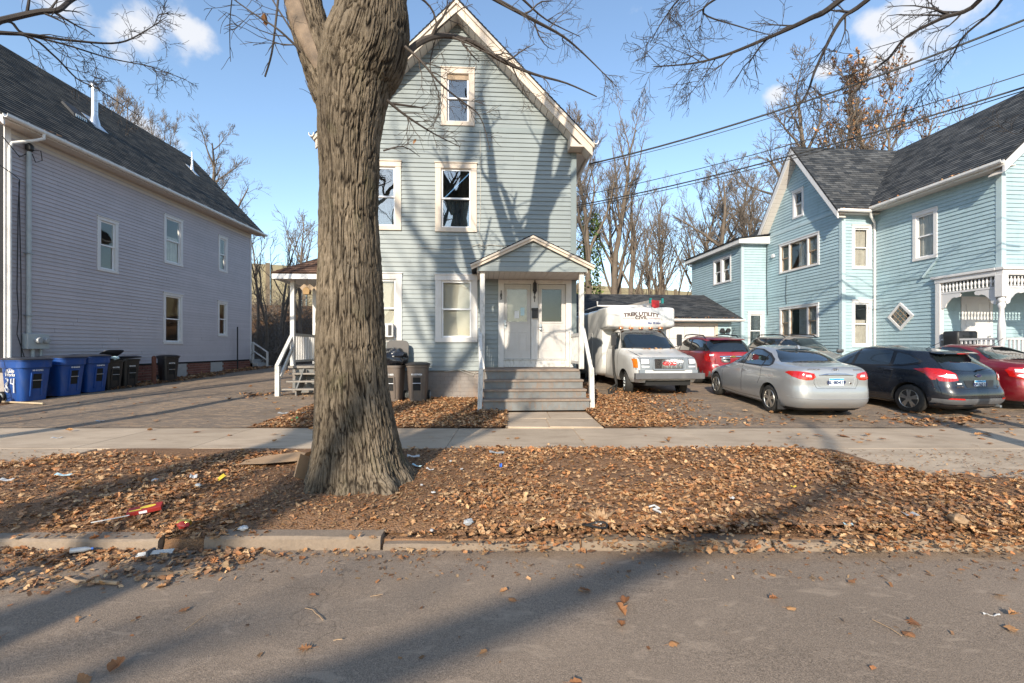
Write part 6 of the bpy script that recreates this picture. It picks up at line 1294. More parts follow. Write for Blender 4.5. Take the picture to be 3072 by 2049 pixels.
def wheel(root, x, y, r, w, spokes=5, style='alloy', steer=0):
    sg = -1 if x < 0 else 1; t = MB(); hw = w/2; t.lathe([(r*.62, -hw*.85), (r*.86, -hw), (r*.97, -hw*.82), (r, -hw*.55), (r, hw*.55), (r*.97, hw*.82), (r*.86, hw), (r*.62, hw*.85), (r*.60, 0)], 36, (0, 0, 0), 'x'); ty = t.build('tyre', 'rubber', root, True); ty.location = (x, y, r); ty.rotation_euler = (0, 0, steer)
    g = MB(); o = sg*hw
    g.lathe([(r*.66, o*.86), (r*.64, o*.97), (r*.60, o*.80), (r*.57, o*.35), (r*.57, -o*.5)] if sg > 0 else [(r*.57, -o*.5), (r*.57, o*.35), (r*.60, o*.80), (r*.64, o*.97), (r*.66, o*.86)], 32, (0, 0, 0), 'x', False)
    if style == 'alloy':
        for k in range(spokes):
            a = 2*math.pi*k/spokes+.3
            for da in ((-.16, .16) if spokes == 5 else (0,)):
                p0 = (o*.82, math.cos(a+da*.35)*r*.10, math.sin(a+da*.35)*r*.10); p1 = (o*.78, math.cos(a+da)*r*.61, math.sin(a+da)*r*.61); g.beam(p0, p1, .05 if spokes > 5 else .042, .03, (1, 0, 0))
        g.lathe([(r*.20, o*.5), (r*.20, o*.88), (r*.13, o*.92), (.001, o*.93)] if sg > 0 else [(.001, o*.93), (r*.13, o*.92), (r*.20, o*.88), (r*.20, o*.5)], 20, (0, 0, 0), 'x')
    else:   # steel truck wheel, dished
        g.lathe([(r*.58, o*.2), (r*.40, o*.55), (r*.30, o*.9), (r*.26, o*1.0), (.001, o*1.02)] if sg > 0 else [(.001, o*1.02), (r*.26, o*1.0), (r*.30, o*.9), (r*.40, o*.55), (r*.58, o*.2)], 24, (0, 0, 0), 'x')
        for k in range(8):
            a = 2*math.pi*k/8; g.tube([(o*.75, math.cos(a)*r*.34, math.sin(a)*r*.34), (o*1.05, math.cos(a)*r*.34, math.sin(a)*r*.34)], .014, 6)
    g.build('rim', 'alloy' if style == 'alloy' else 'metal_grey', ty, True, fixn=True)
    d = MB().lathe([(r*.57, sg*.0), (r*.57, sg*.015)], 24, (0, 0, 0), 'x').build('brake_disc', 'dark_under', ty)
    return ty
def plate(root, car, x, z, txt, where='B', tilt=0):
    y = car.rear(x, z)-.012; b = MB().box(x-.155, x+.155, y-.004, y+.004, z-.078, z+.078).build('licence_plate', 'plate_white', root, bevel=.003)
    MB().box(x-.15, x+.15, y-.0058, y-.0042, z+.042, z+.074).build('plate_band', 'plate_blue', b)
    text_obj('lettering', txt, .098, 'ink_navy', b, basis((x, y-.0065, z-.012), (1, 0, 0), (0, 0, 1), (0, -1, 0)), bold=.004, depth=.001, spacing=1.02); text_obj('lettering', 'Connecticut', .026, 'ink_navy', b, basis((x, y-.0065, z+.058), (1, 0, 0), (0, 0, 1), (0, -1, 0)), depth=.001)
def car_root(name, x, y, rz, label, wb=2.65, cat='car'):
    d = Vector((-math.sin(rz), math.cos(rz), 0)); za = gz(x-d.x*wb/2, y-d.y*wb/2); zb = gz(x+d.x*wb/2, y+d.y*wb/2); o = empty(name, (x, y, (za+zb)/2+.008), 0, label, cat); o.rotation_mode = 'QUATERNION'; o.rotation_quaternion = Matrix.Rotation(rz, 4, 'Z').to_quaternion() @ Matrix.Rotation(math.atan2(zb-za, wb), 4, 'X').to_quaternion(); return o
def mirror(root, x, y, z, paint, sg):
    o = MB().loft([rrect(0, 0, .055, .03, -.07, 3, 14), rrect(0, 0, .11, .055, -.04, 3, 14), rrect(0, 0, .12, .06, .03, 3, 14), rrect(0, 0, .10, .05, .07, 3, 14)]).build('wing_mirror', paint, root, True, fixn=True); o.location = (x+sg*.10, y, z); MB().beam((0, 0, -.04), (-sg*.12, .02, -.05), .05, .04).build('mirror_stalk', 'black_plastic', o)
    MB().box(-.095, .095, -.066, -.058, -.035, .05).build('mirror_glass', 'car_glass', o, bevel=.01)
def handle(root, car, y, z, m, where='L'):
    for w in where:
        sg = -1 if w == 'L' else 1; x = car.side(y, z)
        MB().tube([(sg*(x+.005), y-.10, z), (sg*(x+.03), y-.07, z+.005), (sg*(x+.032), y+.06, z+.008), (sg*(x+.006), y+.09, z+.005)], [.010, .013, .013, .010], 7).build('door_handle', m, root, True)
def bits(root, car, wb, r, axw, seams):
    for w in 'LR':
        for sm_ in seams: car.seam(root, 'door_seam', sm_, w)
# ---- silver saloon
def saloon(name, x, y, rz, paint, label, plate_txt=None, kind='silver'):
    k = 0 if kind == 'silver' else 1
    C = Car([(.17, -2.05), (.28, -2.20), (.42, -2.285), (.60, -2.275), (.70, -2.25), (.92, -2.235), (1.05, -2.20), (1.095, -2.14), (1.115, -2.03), (1.145, -1.72), (1.17, -1.60), (1.26, -1.36), (1.38, -1.02), (1.44, -.78), (1.475, -.45), (1.485, -.2)],
            [(.17, 2.0), (.28, 2.17), (.45, 2.225), (.60, 2.19), (.70, 2.08), (.78, 1.85), (.88, 1.35), (.96, 1.0), (1.02, .86), (1.2, .52), (1.38, .17), (1.45, -.02), (1.475, -.14), (1.485, -.19)],
            [(.17, .76), (.25, .84), (.40, .878), (.62, .888), (.80, .882), (.92, .866), (1.0, .842), (1.06, .80), (1.12, .755), (1.25, .69), (1.38, .61), (1.44, .55), (1.475, .44), (1.485, .30)],
            ([(.17, 7.5), (.8, 7.2), (1.05, 6), (1.14, 4.4), (1.3, 4.0), (1.485, 3)], [(.17, 4.5), (.7, 4.2), (.95, 4), (1.3, 3.4), (1.485, 3)]), paint)
    root = car_root(name, x, y, rz, label); C.body(root, (-1.325, 1.325), .315)
    for sx in (-1, 1):
        for ya in (-1.325, 1.325): wheel(root, sx*.765, ya, .315, .2)
    # glazing
    win = [[(.80, 1.035), (.46, 1.235), (.16, 1.345), (-.09, 1.385), (-.09, 1.035)], [(-.15, 1.035), (-.15, 1.39), (-.55, 1.385), (-.92, 1.30), (-.92, 1.05)], [(-.96, 1.06), (-.96, 1.285), (-1.14, 1.20), (-1.24, 1.105), (-1.20, 1.07)]]
    C.mir(root, 'window_trim', 'black_plastic', [(.88, 1.015), (.46, 1.262), (.16, 1.37), (-.2, 1.415), (-.6, 1.41), (-.96, 1.325), (-1.2, 1.21), (-1.30, 1.10), (-1.22, 1.045), (-.9, 1.02)], off=.002)
    for i, q in enumerate(win): C.mir(root, ('side_window', 'side_window', 'quarter_window')[i], 'car_glass', q, off=.006)
    C.patch(root, 'rear_window', 'car_glass', [(-.66, 1.155), (.66, 1.155), (.60, 1.26), (.47, 1.40), (.30, 1.425), (-.30, 1.425), (-.47, 1.40), (-.60, 1.26)], 'B', off=.005, sub=4)
    C.patch(root, 'windscreen', 'car_glass', [(-.62, 1.06), (.62, 1.06), (.47, 1.38), (.3, 1.42), (-.3, 1.42), (-.47, 1.38)], 'F', off=.005, sub=4)
    # seats seen through the rear glass
    for sx in (-.36, .36): MB().loft([rrect(sx, -1.15, .15, .05, 1.165, 3, 12), rrect(sx, -1.14, .17, .06, 1.20, 3, 12), rrect(sx, -1.12, .15, .05, 1.24, 3, 12)])
    # tail lights, bumper crease, boot
    if k == 0:
        C.mir(root, 'tail_light', 'red_lens', [(.42, .90), (.45, .97), (.58, 1.0), (.72, 1.012), (.795, 1.005), (.83, .97), (.80, .90), (.72, .855), (.60, .835), (.49, .845)], 'B', off=.008, sub=4); C.mir(root, 'reverse_light', 'clear_lens', [(.50, .90), (.52, .945), (.61, .945), (.61, .905)], 'B', off=.013)
        MB().loft([[(-.36+0*j, 0, 0) for j in range(1)]]*1) if False else None
        yb = C.rear(.0, .955); mb = MB(); mb.tube([(-.36, C.rear(.36, .95)-.01, .94), (-.2, C.rear(.2, .955)-.018, .957), (.0, yb-.02, .96), (.2, C.rear(.2, .955)-.018, .957), (.36, C.rear(.36, .95)-.01, .94)], [.008, .02, .022, .02, .008], 8); mb.build('chrome_bar', 'chrome', root, True)
        C.seam(root, 'boot_seam', [(-.44, .98), (-.46, .78), (-.40, .665), (.40, .665), (.46, .78), (.44, .98)], 'B', .004); C.seam(root, 'number_recess', [(-.42, .93), (-.36, .72), (-.30, .69), (.30, .69), (.36, .72), (.42, .93)], 'B', .006, paint)
        C.seam(root, 'bumper_crease', [(-.84, .47), (-.5, .44), (.5, .44), (.84, .47)], 'B', .01, paint)
        em = MB(); ye = C.rear(0, 1.045)-.004; em.tube([(.075*math.cos(a), ye, 1.045+.036*math.sin(a)) for a in [2*math.pi*j/20 for j in range(21)]], .007, 6); em.beam((-.03, ye, 1.02), (-.018, ye, 1.07), .014, .008, (0, 1, 0)); em.beam((.018, ye, 1.02), (.03, ye, 1.07), .014, .008, (0, 1, 0)); em.beam((-.03, ye, 1.04), (.03, ye, 1.05), .012, .008, (0, 1, 0)); em.build('emblem', 'chrome', root)
        text_obj('lettering', 'HYUNDAI', .055, 'chrome', root, basis((-.44, C.rear(.44, 1.055)-.006, 1.055), (1, -.1, 0), (0, 0, 1), (0, -1, 0)), depth=.003, bold=.001); text_obj('lettering', 'ELANTRA', .05, 'chrome', root, basis((.48, C.rear(.48, 1.045)-.006, 1.045), (1, .12, 0), (0, 0, 1), (0, -1, 0)), depth=.003, bold=.001)
        MB().lathe([(.02, -.012), (.02, 0)], 10, (.30, C.rear(.3, .78), .775), 'y').build('boot_lock', 'chrome', root)
        for w in 'L': C.seam(root, 'fuel_flap', [(-1.36+.085*math.cos(a), .86+.085*math.sin(a)) for a in [2*math.pi*j/16 for j in range(17)]], w, .0035, paint)
        for sx in (-1, 1): MB().box(sx*.77-.12, sx*.77+.12, -1.72, -1.70, .13, .36).build('mud_flap', 'black_plastic', root, bevel=.01)
    else:
        C.mir(root, 'tail_light', 'red_lens', [(.47, .80), (.49, .98), (.60, 1.01), (.79, 1.0), (.83, .93), (.82, .80), (.70, .74)], 'B', off=.008, sub=4); C.mir(root, 'reverse_light', 'clear_lens', [(.52, .86), (.53, .95), (.64, .97), (.77, .965), (.775, .90), (.70, .895), (.66, .86)], 'B', off=.014, sub=4); C.mir(root, 'reverse_light', 'clear_lens', [(.53, .80), (.53, .845), (.74, .86), (.77, .815), (.68, .77)], 'B', off=.014, sub=4)
        C.seam(root, 'boot_seam', [(-.46, .98), (-.46, .78), (-.40, .665), (.40, .665), (.46, .78), (.46, .98)], 'B', .004)
    if plate_txt: plate(root, C, 0, .80, plate_txt)
    bits(root, C, 2.65, .315, .77, [[(-.12, 1.02), (-.13, .7), (-.11, .34)], [(.86, 1.0), (.92, .7), (.90, .34)], [(-.95, 1.04), (-.98, .80), (-.88, .62)], [(.90, .29), (0, .26), (-.9, .29)]])
    for w in 'LR': C.seam(root, 'sill_strip', [(1.0, .235), (0, .225), (-1.0, .235)], w, .012, paint)
    handle(root, C, -.28, .885, paint, 'LR'); handle(root, C, .70, .875, paint, 'LR'); mirror(root, -.80, .68, 1.04, paint, -1); mirror(root, .80, .68, 1.04, paint, 1)
    MB().prism([(-.88, 1.452), (-1.02, 1.428), (-.98, 1.51), (-.93, 1.50)], -.02, .02, 'x').build('roof_fin', paint, root, fixn=True) if k == 0 else MB().tube([(0, -.85, 1.45), (.0, -1.12, 1.66)], .006, 5).build('aerial', 'black_plastic', root)
    return root, C
saloon('silver_saloon', 6.71, 11.73, R(.5), 'paint_silver', 'silver saloon car parked tail out in the middle of the row', 'BL·80419')
rs_, RC = saloon('maroon_saloon', 12.2, 12.5, R(1), 'paint_maroon', 'dark red saloon cut off by the right edge of the frame', None, 'maroon')
# soft toys on the parcel shelf of the dark red saloon show at the foot of its rear glass
for i, (dx, dy, r_, mm) in enumerate(((-.42, -1.72, .07, 'toy_yellow'), (-.25, -1.74, .06, 'toy_yellow'), (-.08, -1.75, .075, 'toy_green'))): pass
# ---- black hatchback
def hatch():
    rz = R(12); root = car_root('black_hatchback', 9.55, 11.78, rz, 'black five door hatchback parked between the silver and dark red cars')
    C = Car([(.18, -1.98), (.27, -2.10), (.40, -2.165), (.52, -2.16), (.60, -2.13), (.66, -2.09), (.78, -2.06), (.93, -2.03), (1.0, -1.98), (1.10, -1.86), (1.22, -1.70), (1.32, -1.58), (1.36, -1.56), (1.385, -1.50), (1.41, -1.15), (1.445, -.75), (1.47, -.3), (1.478, -.1)],
            [(.18, 1.95), (.3, 2.12), (.48, 2.19), (.64, 2.14), (.74, 1.98), (.84, 1.6), (.93, 1.25), (1.0, 1.08), (1.15, .80), (1.32, .46), (1.42, .16), (1.465, .0), (1.478, -.08)],
            [(.18, .78), (.26, .86), (.42, .905), (.66, .912), (.82, .90), (.95, .875), (1.02, .84), (1.08, .80), (1.2, .735), (1.34, .655), (1.41, .59), (1.455, .46), (1.478, .28)],
            ([(.18, 6.6), (.6, 6.4), (.95, 5.6), (1.2, 4.8), (1.478, 3.2)], [(.18, 4.2), (.8, 4), (1.2, 3.4), (1.478, 3)]), 'paint_black')
    C.body(root, (-1.325, 1.325), .318)
    for sx in (-1, 1):
        for ya in (-1.325, 1.325): wheel(root, sx*.79, ya, .318, .21, 5)
    C.mir(root, 'window_trim', 'black_plastic', [(1.02, .985), (.55, 1.27), (.25, 1.375), (-.2, 1.418), (-.7, 1.40), (-1.15, 1.31), (-1.46, 1.17), (-1.43, 1.125), (-1.1, 1.05), (-.4, 1.0)], off=.002)
    for nm, q in (('side_window', [(.93, 1.005), (.55, 1.24), (.25, 1.345), (.12, 1.372), (.12, 1.0)]), ('side_window', [(.04, 1.0), (.04, 1.38), (-.35, 1.388), (-.78, 1.36), (-.82, 1.045), (-.4, 1.015)]), ('quarter_window', [(-.90, 1.06), (-.87, 1.345), (-1.15, 1.285), (-1.40, 1.17), (-1.38, 1.14), (-1.1, 1.075)])): C.mir(root, nm, 'car_glass', q, off=.006)
    C.seam(root, 'window_strip', [(1.02, .985), (-.4, .995), (-1.1, 1.045), (-1.44, 1.12)], 'L', .006, 'chrome' if False else 'black_plastic', .006)
    C.patch(root, 'rear_window', 'car_glass', [(-.68, 1.02), (-.3, .995), (.3, .995), (.68, 1.02), (.60, 1.18), (.52, 1.30), (.3, 1.335), (-.3, 1.335), (-.52, 1.30), (-.60, 1.18)], 'B', off=.006, sub=4); C.patch(root, 'windscreen', 'car_glass', [(-.66, 1.03), (.66, 1.03), (.50, 1.36), (.3, 1.42), (-.3, 1.42), (-.5, 1.36)], 'F', off=.005, sub=4)
    MB().loft([[(-.56, -1.50, 1.36), (.56, -1.50, 1.36), (.50, -1.42, 1.395), (-.50, -1.42, 1.395)], [(-.56, -1.66, 1.345), (.56, -1.66, 1.345), (.50, -1.62, 1.38), (-.50, -1.62, 1.38)], [(-.48, -1.74, 1.345), (.48, -1.74, 1.345), (.46, -1.73, 1.36), (-.46, -1.73, 1.36)]]).build('roof_spoiler', 'paint_black', root, True, fixn=True, bevel=.008); MB().box(-.16, .16, -1.752, -1.735, 1.344, 1.362).build('brake_light', 'red_lens', root)
    C.mir(root, 'tail_light', 'red_lens', [(.54, .80), (.56, .93), (.64, 1.0), (.72, 1.03), (.79, 1.03), (.81, .96), (.82, .86), (.80, .775), (.70, .77)], 'B', off=.008, sub=4); C.mir(root, 'tail_light_wing', 'red_lens', [(-1.36, 1.0), (-1.62, 1.035), (-1.76, .99), (-1.82, .80), (-1.74, .79), (-1.62, .91)], off=.009); C.mir(root, 'reverse_light', 'clear_lens', [(.57, .845), (.59, .92), (.70, .93), (.80, .88), (.72, .845)], 'B', off=.014)
    C.patch(root, 'bumper_insert', 'bumper_rubber', [(-.84, .30), (.84, .30), (.86, .40), (.5, .425), (-.5, .425), (-.86, .40)], 'B', off=.008, sub=4); C.mir(root, 'reflector', 'red_lens', [(.50, .40), (.52, .432), (.74, .437), (.77, .405)], 'B', off=.013)
    C.patch(root, 'number_recess', 'black_plastic', [(-.36, .645), (.36, .645), (.42, .80), (-.42, .80)], 'B', off=.004, sub=4)
    C.seam(root, 'tailgate_seam', [(-.56, .97), (-.53, .74), (-.46, .625), (.46, .625), (.53, .74), (.56, .97)], 'B', .005); plate(root, C, 0, .725, 'BP·16518')
    ye = C.rear(0, .90)-.004; em = MB(); em.lathe([(.001, -.014), (.055, -.012), (.06, 0)], 24, (0, 0, 0), 'y'); e_ = em.build('emblem', 'emblem_blue', root, True); e_.location = (0, ye, .90); e_.scale = (1.25, 1, .55); MB().tube([(.062*math.cos(a), -.008, .062*math.sin(a)) for a in [2*math.pi*j/24 for j in range(25)]], .006, 6).build('emblem_ring', 'chrome', e_); text_obj('lettering', 'Ford', .055, 'chrome', e_, basis((0, -.016, 0), (1, 0, 0), (0, 0, 1.6), (0, -1, 0)), depth=.001, shear=.2)
    text_obj('lettering', 'FOCUS', .05, 'chrome', root, basis((-.55, C.rear(.5, .665)-.010, .665), (1, -.15, 0), (0, 0, 1), (0, -1, 0)), depth=.003, bold=.001); text_obj('lettering', 'SE', .04, 'chrome', root, basis((.50, C.rear(.48, .66)-.010, .665), (1, .1, 0), (0, 0, 1), (0, -1, 0)), depth=.003, bold=.001); MB().box(-.60, -.48, C.rear(.52, .735)-.012, C.rear(.52, .735)-.004, .72, .75).build('dealer_badge', 'white_print', root)
    mb = MB(); mb.tube([(.0, C.rear(0, 1.0)-.02, 1.0), (.08, C.rear(.1, 1.02)-.03, 1.02), (.36, C.rear(.36, 1.045)-.022, 1.035)], [.02, .014, .008], 6); mb.build('rear_wiper', 'black_plastic', root); MB().tube([(0, -1.0, 1.43), (0, -1.28, 1.58)], .006, 5).build('aerial', 'black_plastic', root)
    bits(root, C, 2.65, .318, .8, [[(.08, .99), (.06, .7), (.10, .33)], [(.98, .97), (1.02, .7), (.95, .33)], [(-.84, 1.04), (-.95, .85), (-.88, .64)]]); handle(root, C, -.12, .90, 'paint_black', 'LR'); handle(root, C, -.95+.1, .93, 'paint_black', 'LR'); mirror(root, -.84, .80, 1.02, 'paint_black', -1); mirror(root, .84, .80, 1.02, 'paint_black', 1)
    for w in 'LR': C.seam(root, 'sill_strip', [(1.0, .25), (0, .24), (-1.0, .25)], w, .014, 'black_plastic')
    MB().tube([(.55, -2.13, .24), (.55, -1.95, .24)], .03, 8).build('exhaust', 'metal_grey', root)
hatch()
# ---- sport utility vehicles
def suv(name, x, y, rz, paint, label, kind):
    red = kind == 'red'; root = car_root(name, x, y, rz, label, 2.8)
    C = Car([(.22, -2.08), (.32, -2.25), (.45, -2.34), (.62, -2.345), (.72, -2.31), (.95, -2.285), (1.08, -2.26), (1.20, -2.20), (1.35, -2.10), (1.50, -1.98), (1.57, -1.90), (1.62, -1.72), (1.655, -1.3), (1.675, -.6), (1.68, -.4)],
            [(.22, 2.05), (.35, 2.25), (.60, 2.30), (.80, 2.24), (.92, 2.05), (1.0, 1.65), (1.06, 1.25), (1.12, 1.05), (1.3, .78), (1.5, .44), (1.6, .2), (1.655, -.05), (1.675, -.25), (1.68, -.33)],
            [(.22, .80), (.32, .88), (.5, .918), (.8, .925), (.98, .905), (1.08, .88), (1.15, .84), (1.3, .79), (1.48, .715), (1.58, .65), (1.64, .53), (1.68, .35)],
            ([(.22, 7), (1.1, 6.5), (1.4, 5.5), (1.68, 3.4)], [(.22, 4.4), (1.0, 4), (1.3, 3.4), (1.68, 3)]), paint)
    C.body(root, (-1.4, 1.4), .35)
    for sx in (-1, 1):
        for ya in (-1.4, 1.4): wheel(root, sx*.80, ya, .35, .225, 5)
    C.mir(root, 'window_trim', 'black_plastic', [(1.05, 1.10), (.5, 1.47), (.2, 1.57), (-.6, 1.60), (-1.4, 1.57), (-1.85, 1.48), (-1.98, 1.19), (-1.2, 1.14)], off=.002)
    for nm, q in (('side_window', [(.95, 1.125), (.48, 1.44), (.2, 1.54), (.1, 1.55), (.1, 1.13)]), ('side_window', [(.02, 1.13), (.02, 1.555), (-.7, 1.565), (-.82, 1.155)]), ('quarter_window', [(-.92, 1.17), (-.82, 1.56), (-1.4, 1.54), (-1.78, 1.455), (-1.88, 1.22)])): C.mir(root, nm, 'car_glass', q, off=.006)
    C.patch(root, 'rear_window', 'car_glass', [(-.80, 1.15), (.80, 1.15), (.74, 1.32), (.64, 1.50), (.4, 1.56), (-.4, 1.56), (-.64, 1.50), (-.74, 1.32)], 'B', off=.006, sub=4); C.patch(root, 'windscreen', 'car_glass', [(-.70, 1.15), (.70, 1.15), (.56, 1.52), (.3, 1.585), (-.3, 1.585), (-.56, 1.52)], 'F', off=.005, sub=4)
    for sx in (-1, 1): MB().tube([(sx*.60, -1.55, 1.60), (sx*.60, -1.40, 1.70), (sx*.60, -.5, 1.73), (sx*.60, .0, 1.70), (sx*.60, .15, 1.62)], [.02, .022, .022, .022, .02], 7).build('roof_rail', 'black_plastic', root, True)
    C.patch(root, 'bumper_insert', 'bumper_rubber', [(-.86, .30), (.86, .30), (.88, .50), (-.88, .50)], 'B', off=.007, sub=4)
    if red:
        C.mir(root, 'tail_light', 'red_lens', [(.62, .84), (.62, 1.07), (.70, 1.10), (.82, 1.085), (.845, 1.0), (.84, .86), (.78, .80)], 'B', off=.009, sub=4); C.mir(root, 'reverse_light', 'clear_lens', [(.66, 1.01), (.66, 1.06), (.74, 1.07), (.75, 1.01)], 'B', off=.016); C.mir(root, 'fog_reflector', 'white_print', [(.50, .70), (.52, .725), (.64, .725), (.64, .70)], 'B', off=.01)
        yb = C.rear(0, 1.0); MB().tube([(-.46, C.rear(.46, .99)-.012, .99), (0, yb-.022, 1.0), (.46, C.rear(.46, .99)-.012, .99)], [.032, .036, .032], 8).build('chrome_bar', 'chrome', root, True); MB().prism([(-.10, .985), (-.04, .985), (-.04, .972), (.04, .972), (.04, .985), (.10, .985), (.085, 1.015), (.04, 1.015), (.04, 1.028), (-.04, 1.028), (-.04, 1.015), (-.085, 1.015)], yb-.066, yb-.05, 'y').build('emblem', 'gold', root, fixn=True)
        mb = MB(); mb.tube([(.0, C.rear(0, 1.17)-.03, 1.17), (.1, C.rear(.1, 1.19)-.03, 1.19), (.42, C.rear(.42, 1.20)-.025, 1.20)], [.02, .014, .01], 6); mb.build('rear_wiper', 'black_plastic', root); C.seam(root, 'tailgate_seam', [(-.62, 1.1), (-.58, .72), (-.48, .60), (.48, .60), (.58, .72), (.62, 1.1)], 'B', .005); C.patch(root, 'number_recess', paint, [(-.34, .70), (.34, .70), (.30, .92), (-.30, .92)], 'B', off=.003)
        MB().tube([(.30, -1.55, 1.63), (.34, -1.75, 1.95)], .006, 5).build('aerial', 'black_plastic', root); MB().loft([[(-.62, -1.85, 1.575), (.62, -1.85, 1.575), (.58, -1.75, 1.62), (-.58, -1.75, 1.62)], [(-.55, -2.06, 1.55), (.55, -2.06, 1.55), (.54, -2.03, 1.575), (-.54, -2.03, 1.575)]]).build('roof_spoiler', paint, root, True, fixn=True)
    else:
        C.mir(root, 'headlight', 'clear_lens', [(.50, .78), (.50, .90), (.70, .94), (.86, .95), (.84, .80)], 'F', off=.008, sub=4); C.patch(root, 'grille', 'grille_dark', [(-.42, .70), (.42, .70), (.46, .90), (-.46, .90)], 'F', off=.006)
    bits(root, C, 2.8, .35, .8, [[(.06, 1.1), (.04, .7), (.06, .40)], [(1.05, 1.05), (1.05, .7), (1.0, .42)], [(-.88, 1.14), (-.98, .9), (-.90, .7)]]); handle(root, C, -.7, 1.0, paint, 'LR'); handle(root, C, .25, .99, paint, 'LR'); mirror(root, -.86, .86, 1.15, paint, -1); mirror(root, .86, .86, 1.15, paint, 1)
suv('red_suv', 7.32, 17.65, R(3), 'paint_red', 'bright red sport utility vehicle parked behind the truck front', 'red')
suv('tan_suv', 10.65, 17.0, R(180+3), 'paint_tan', 'tan sport utility vehicle showing only its roof above the silver car', 'tan')
# ---- white box truck
def truck():
    rz = R(186); ox, oy = 4.27, 13.62; d = Vector((-math.sin(rz), math.cos(rz), 0)); root = empty('box_truck', (ox, oy, gz(ox, oy)-.035), rz, 'white cutaway box truck with lettered fibreglass body beside the porch', 'truck')
    # origin at front axle; y forward (towards the street)
    C = Car([(.42, -2.3), (2.16, -2.3)], [(.42, .86), (.55, .93), (.72, .96), (1.02, .955), (1.10, .94), (1.17, .86), (1.24, .60), (1.32, .15), (1.38, -.10), (1.42, -.20), (1.60, -.42), (1.85, -.72), (2.02, -.94), (2.09, -1.06), (2.16, -1.3)],
            [(.42, .90), (.55, .955), (.85, .975), (1.05, .975), (1.2, .965), (1.36, .94), (1.5, .90), (1.8, .82), (2.02, .755), (2.10, .70), (2.16, .6)], ([(.42, 9), (2.16, 9)], [(.42, 9), (.9, 8), (1.15, 5.5), (1.3, 4.5), (1.5, 5), (2.16, 4.5)]), 'paint_white')
    root.scale = (1, 1, .945); C.body(root, (0.0,), .375)
    for sx in (-1, 1): wheel(root, sx*.82, 0, .375, .235, 5, 'steel', R(-14)); wheel(root, sx*.86, -3.9, .375, .3, 5, 'steel')
    C.patch(root, 'windscreen', 'auto_glass' if False else 'car_glass', [(-.84, 1.46), (-.3, 1.44), (.3, 1.44), (.84, 1.46), (.745, 1.78), (.655, 2.03), (.3, 2.055), (-.3, 2.055), (-.655, 2.03), (-.745, 1.78)], 'F', off=.006, sub=4)
    C.seam(root, 'screen_seal', [(-.86, 1.45), (-.3, 1.43), (.3, 1.43), (.86, 1.45), (.755, 1.78), (.665, 2.045), (.3, 2.07), (-.3, 2.07), (-.665, 2.045), (-.755, 1.78), (-.86, 1.45)], 'F', .014, 'black_plastic', .004)
    C.mir(root, 'side_window', 'car_glass', [(-.62, 1.42), (-.80, 1.76), (-1.02, 1.98), (-1.55, 2.0), (-1.55, 1.42)], off=.006)
    # nose: grille panel, grille, lamps
    C.patch(root, 'grille_surround', 'grille_grey', [(-.90, .80), (.90, .80), (.92, .95), (.90, 1.155), (-.90, 1.155), (-.92, .95)], 'F', off=.008, sub=4)
    yf = C.front(0, 1.0); MB().box(-.42, .42, yf-.02, yf+.018, .83, 1.125).build('grille_recess', 'grille_dark', root, bevel=.02)
    for k in range(8): z = .855+k*.035; MB().box(-.40, .40, yf+.012, yf+.034, z, z+.014).build('grille_bar', 'chrome', root)
    for k in range(6): x = -.33+k*.132; MB().box(x-.006, x+.006, yf+.010, yf+.030, .845, 1.115).build('grille_post', 'chrome', root)
    mb = MB(); pr = [(-.45, .80), (.45, .80), (.47, .86), (.47, 1.10), (.45, 1.15), (-.45, 1.15), (-.47, 1.10), (-.47, .86), (-.45, .80)]; mb.tube([(a, C.front(a, b)+.016, b) for a, b in pr], .022, 7); mb.build('grille_frame', 'grille_grey', root, True)
    bk = MB().box(-.19, .19, yf+.030, yf+.038, .935, 1.035).build('emblem', 'chrome', root, bevel=.006); text_obj('lettering', 'GMC', .135, 'emblem_red', bk, basis((0, yf+.041, .985), (-1.25, 0, 0), (0, 0, 1), (0, 1, 0)), bold=.014, depth=.002)
    C.mir(root, 'headlight_bezel', 'grille_dark', [(.56, .965), (.56, 1.125), (.79, 1.125), (.79, .965)], 'F', off=.012); C.mir(root, 'headlight', 'clear_lens', [(.575, .98), (.575, 1.11), (.775, 1.11), (.775, .98)], 'F', off=.022); C.mir(root, 'side_marker', 'clear_lens', [(.57, .875), (.57, .915), (.77, .915), (.77, .875)], 'F', off=.016)
    C.mir(root, 'turn_signal', 'amber_lens', [(.855, .86), (.85, 1.12), (.93, 1.12), (.935, .86)], 'F', off=.012)
    MB().box(-1.0, 1.0, .93, 1.07, .53, .71).build('front_bumper', 'bumper_rubber', root, bevel=.018); MB().box(-.85, .85, .75, .95, .68, .80).build('valance', 'grille_grey', root); MB().box(-.65, .65, .45, .9, .34, .53).build('crossmember', 'dark_under', root); MB().tube([(-.6, .75, .42), (0, .8, .36), (.6, .75, .42)], .02, 6).build('sway_bar', 'rust', root)
    C.seam(root, 'bonnet_seam', [(-.86, 1.165), (-.3, 1.175), (.3, 1.175), (.86, 1.165)], 'F', .006)
    for sx in (-1, 1):
        P = [(sx*.74, C.front(.74, 1.19)+.002, 1.19), (sx*.78, .3, 1.30), (sx*.80, -.05, 1.37)]; MB().tube(P, .006, 5).build('bonnet_seam', 'dark_under', root)
    for (a, b) in ((-.1, .62), (.2, .78)):  # wipers
        MB().tube([(a, C.front(a, 1.43)+.02, 1.425), ((a+b)/2, C.front((a+b)/2, 1.46)+.03, 1.455), (b, C.front(b, 1.47)+.02, 1.46)], [.012, .008, .006], 5).build('wiper', 'black_plastic', root)
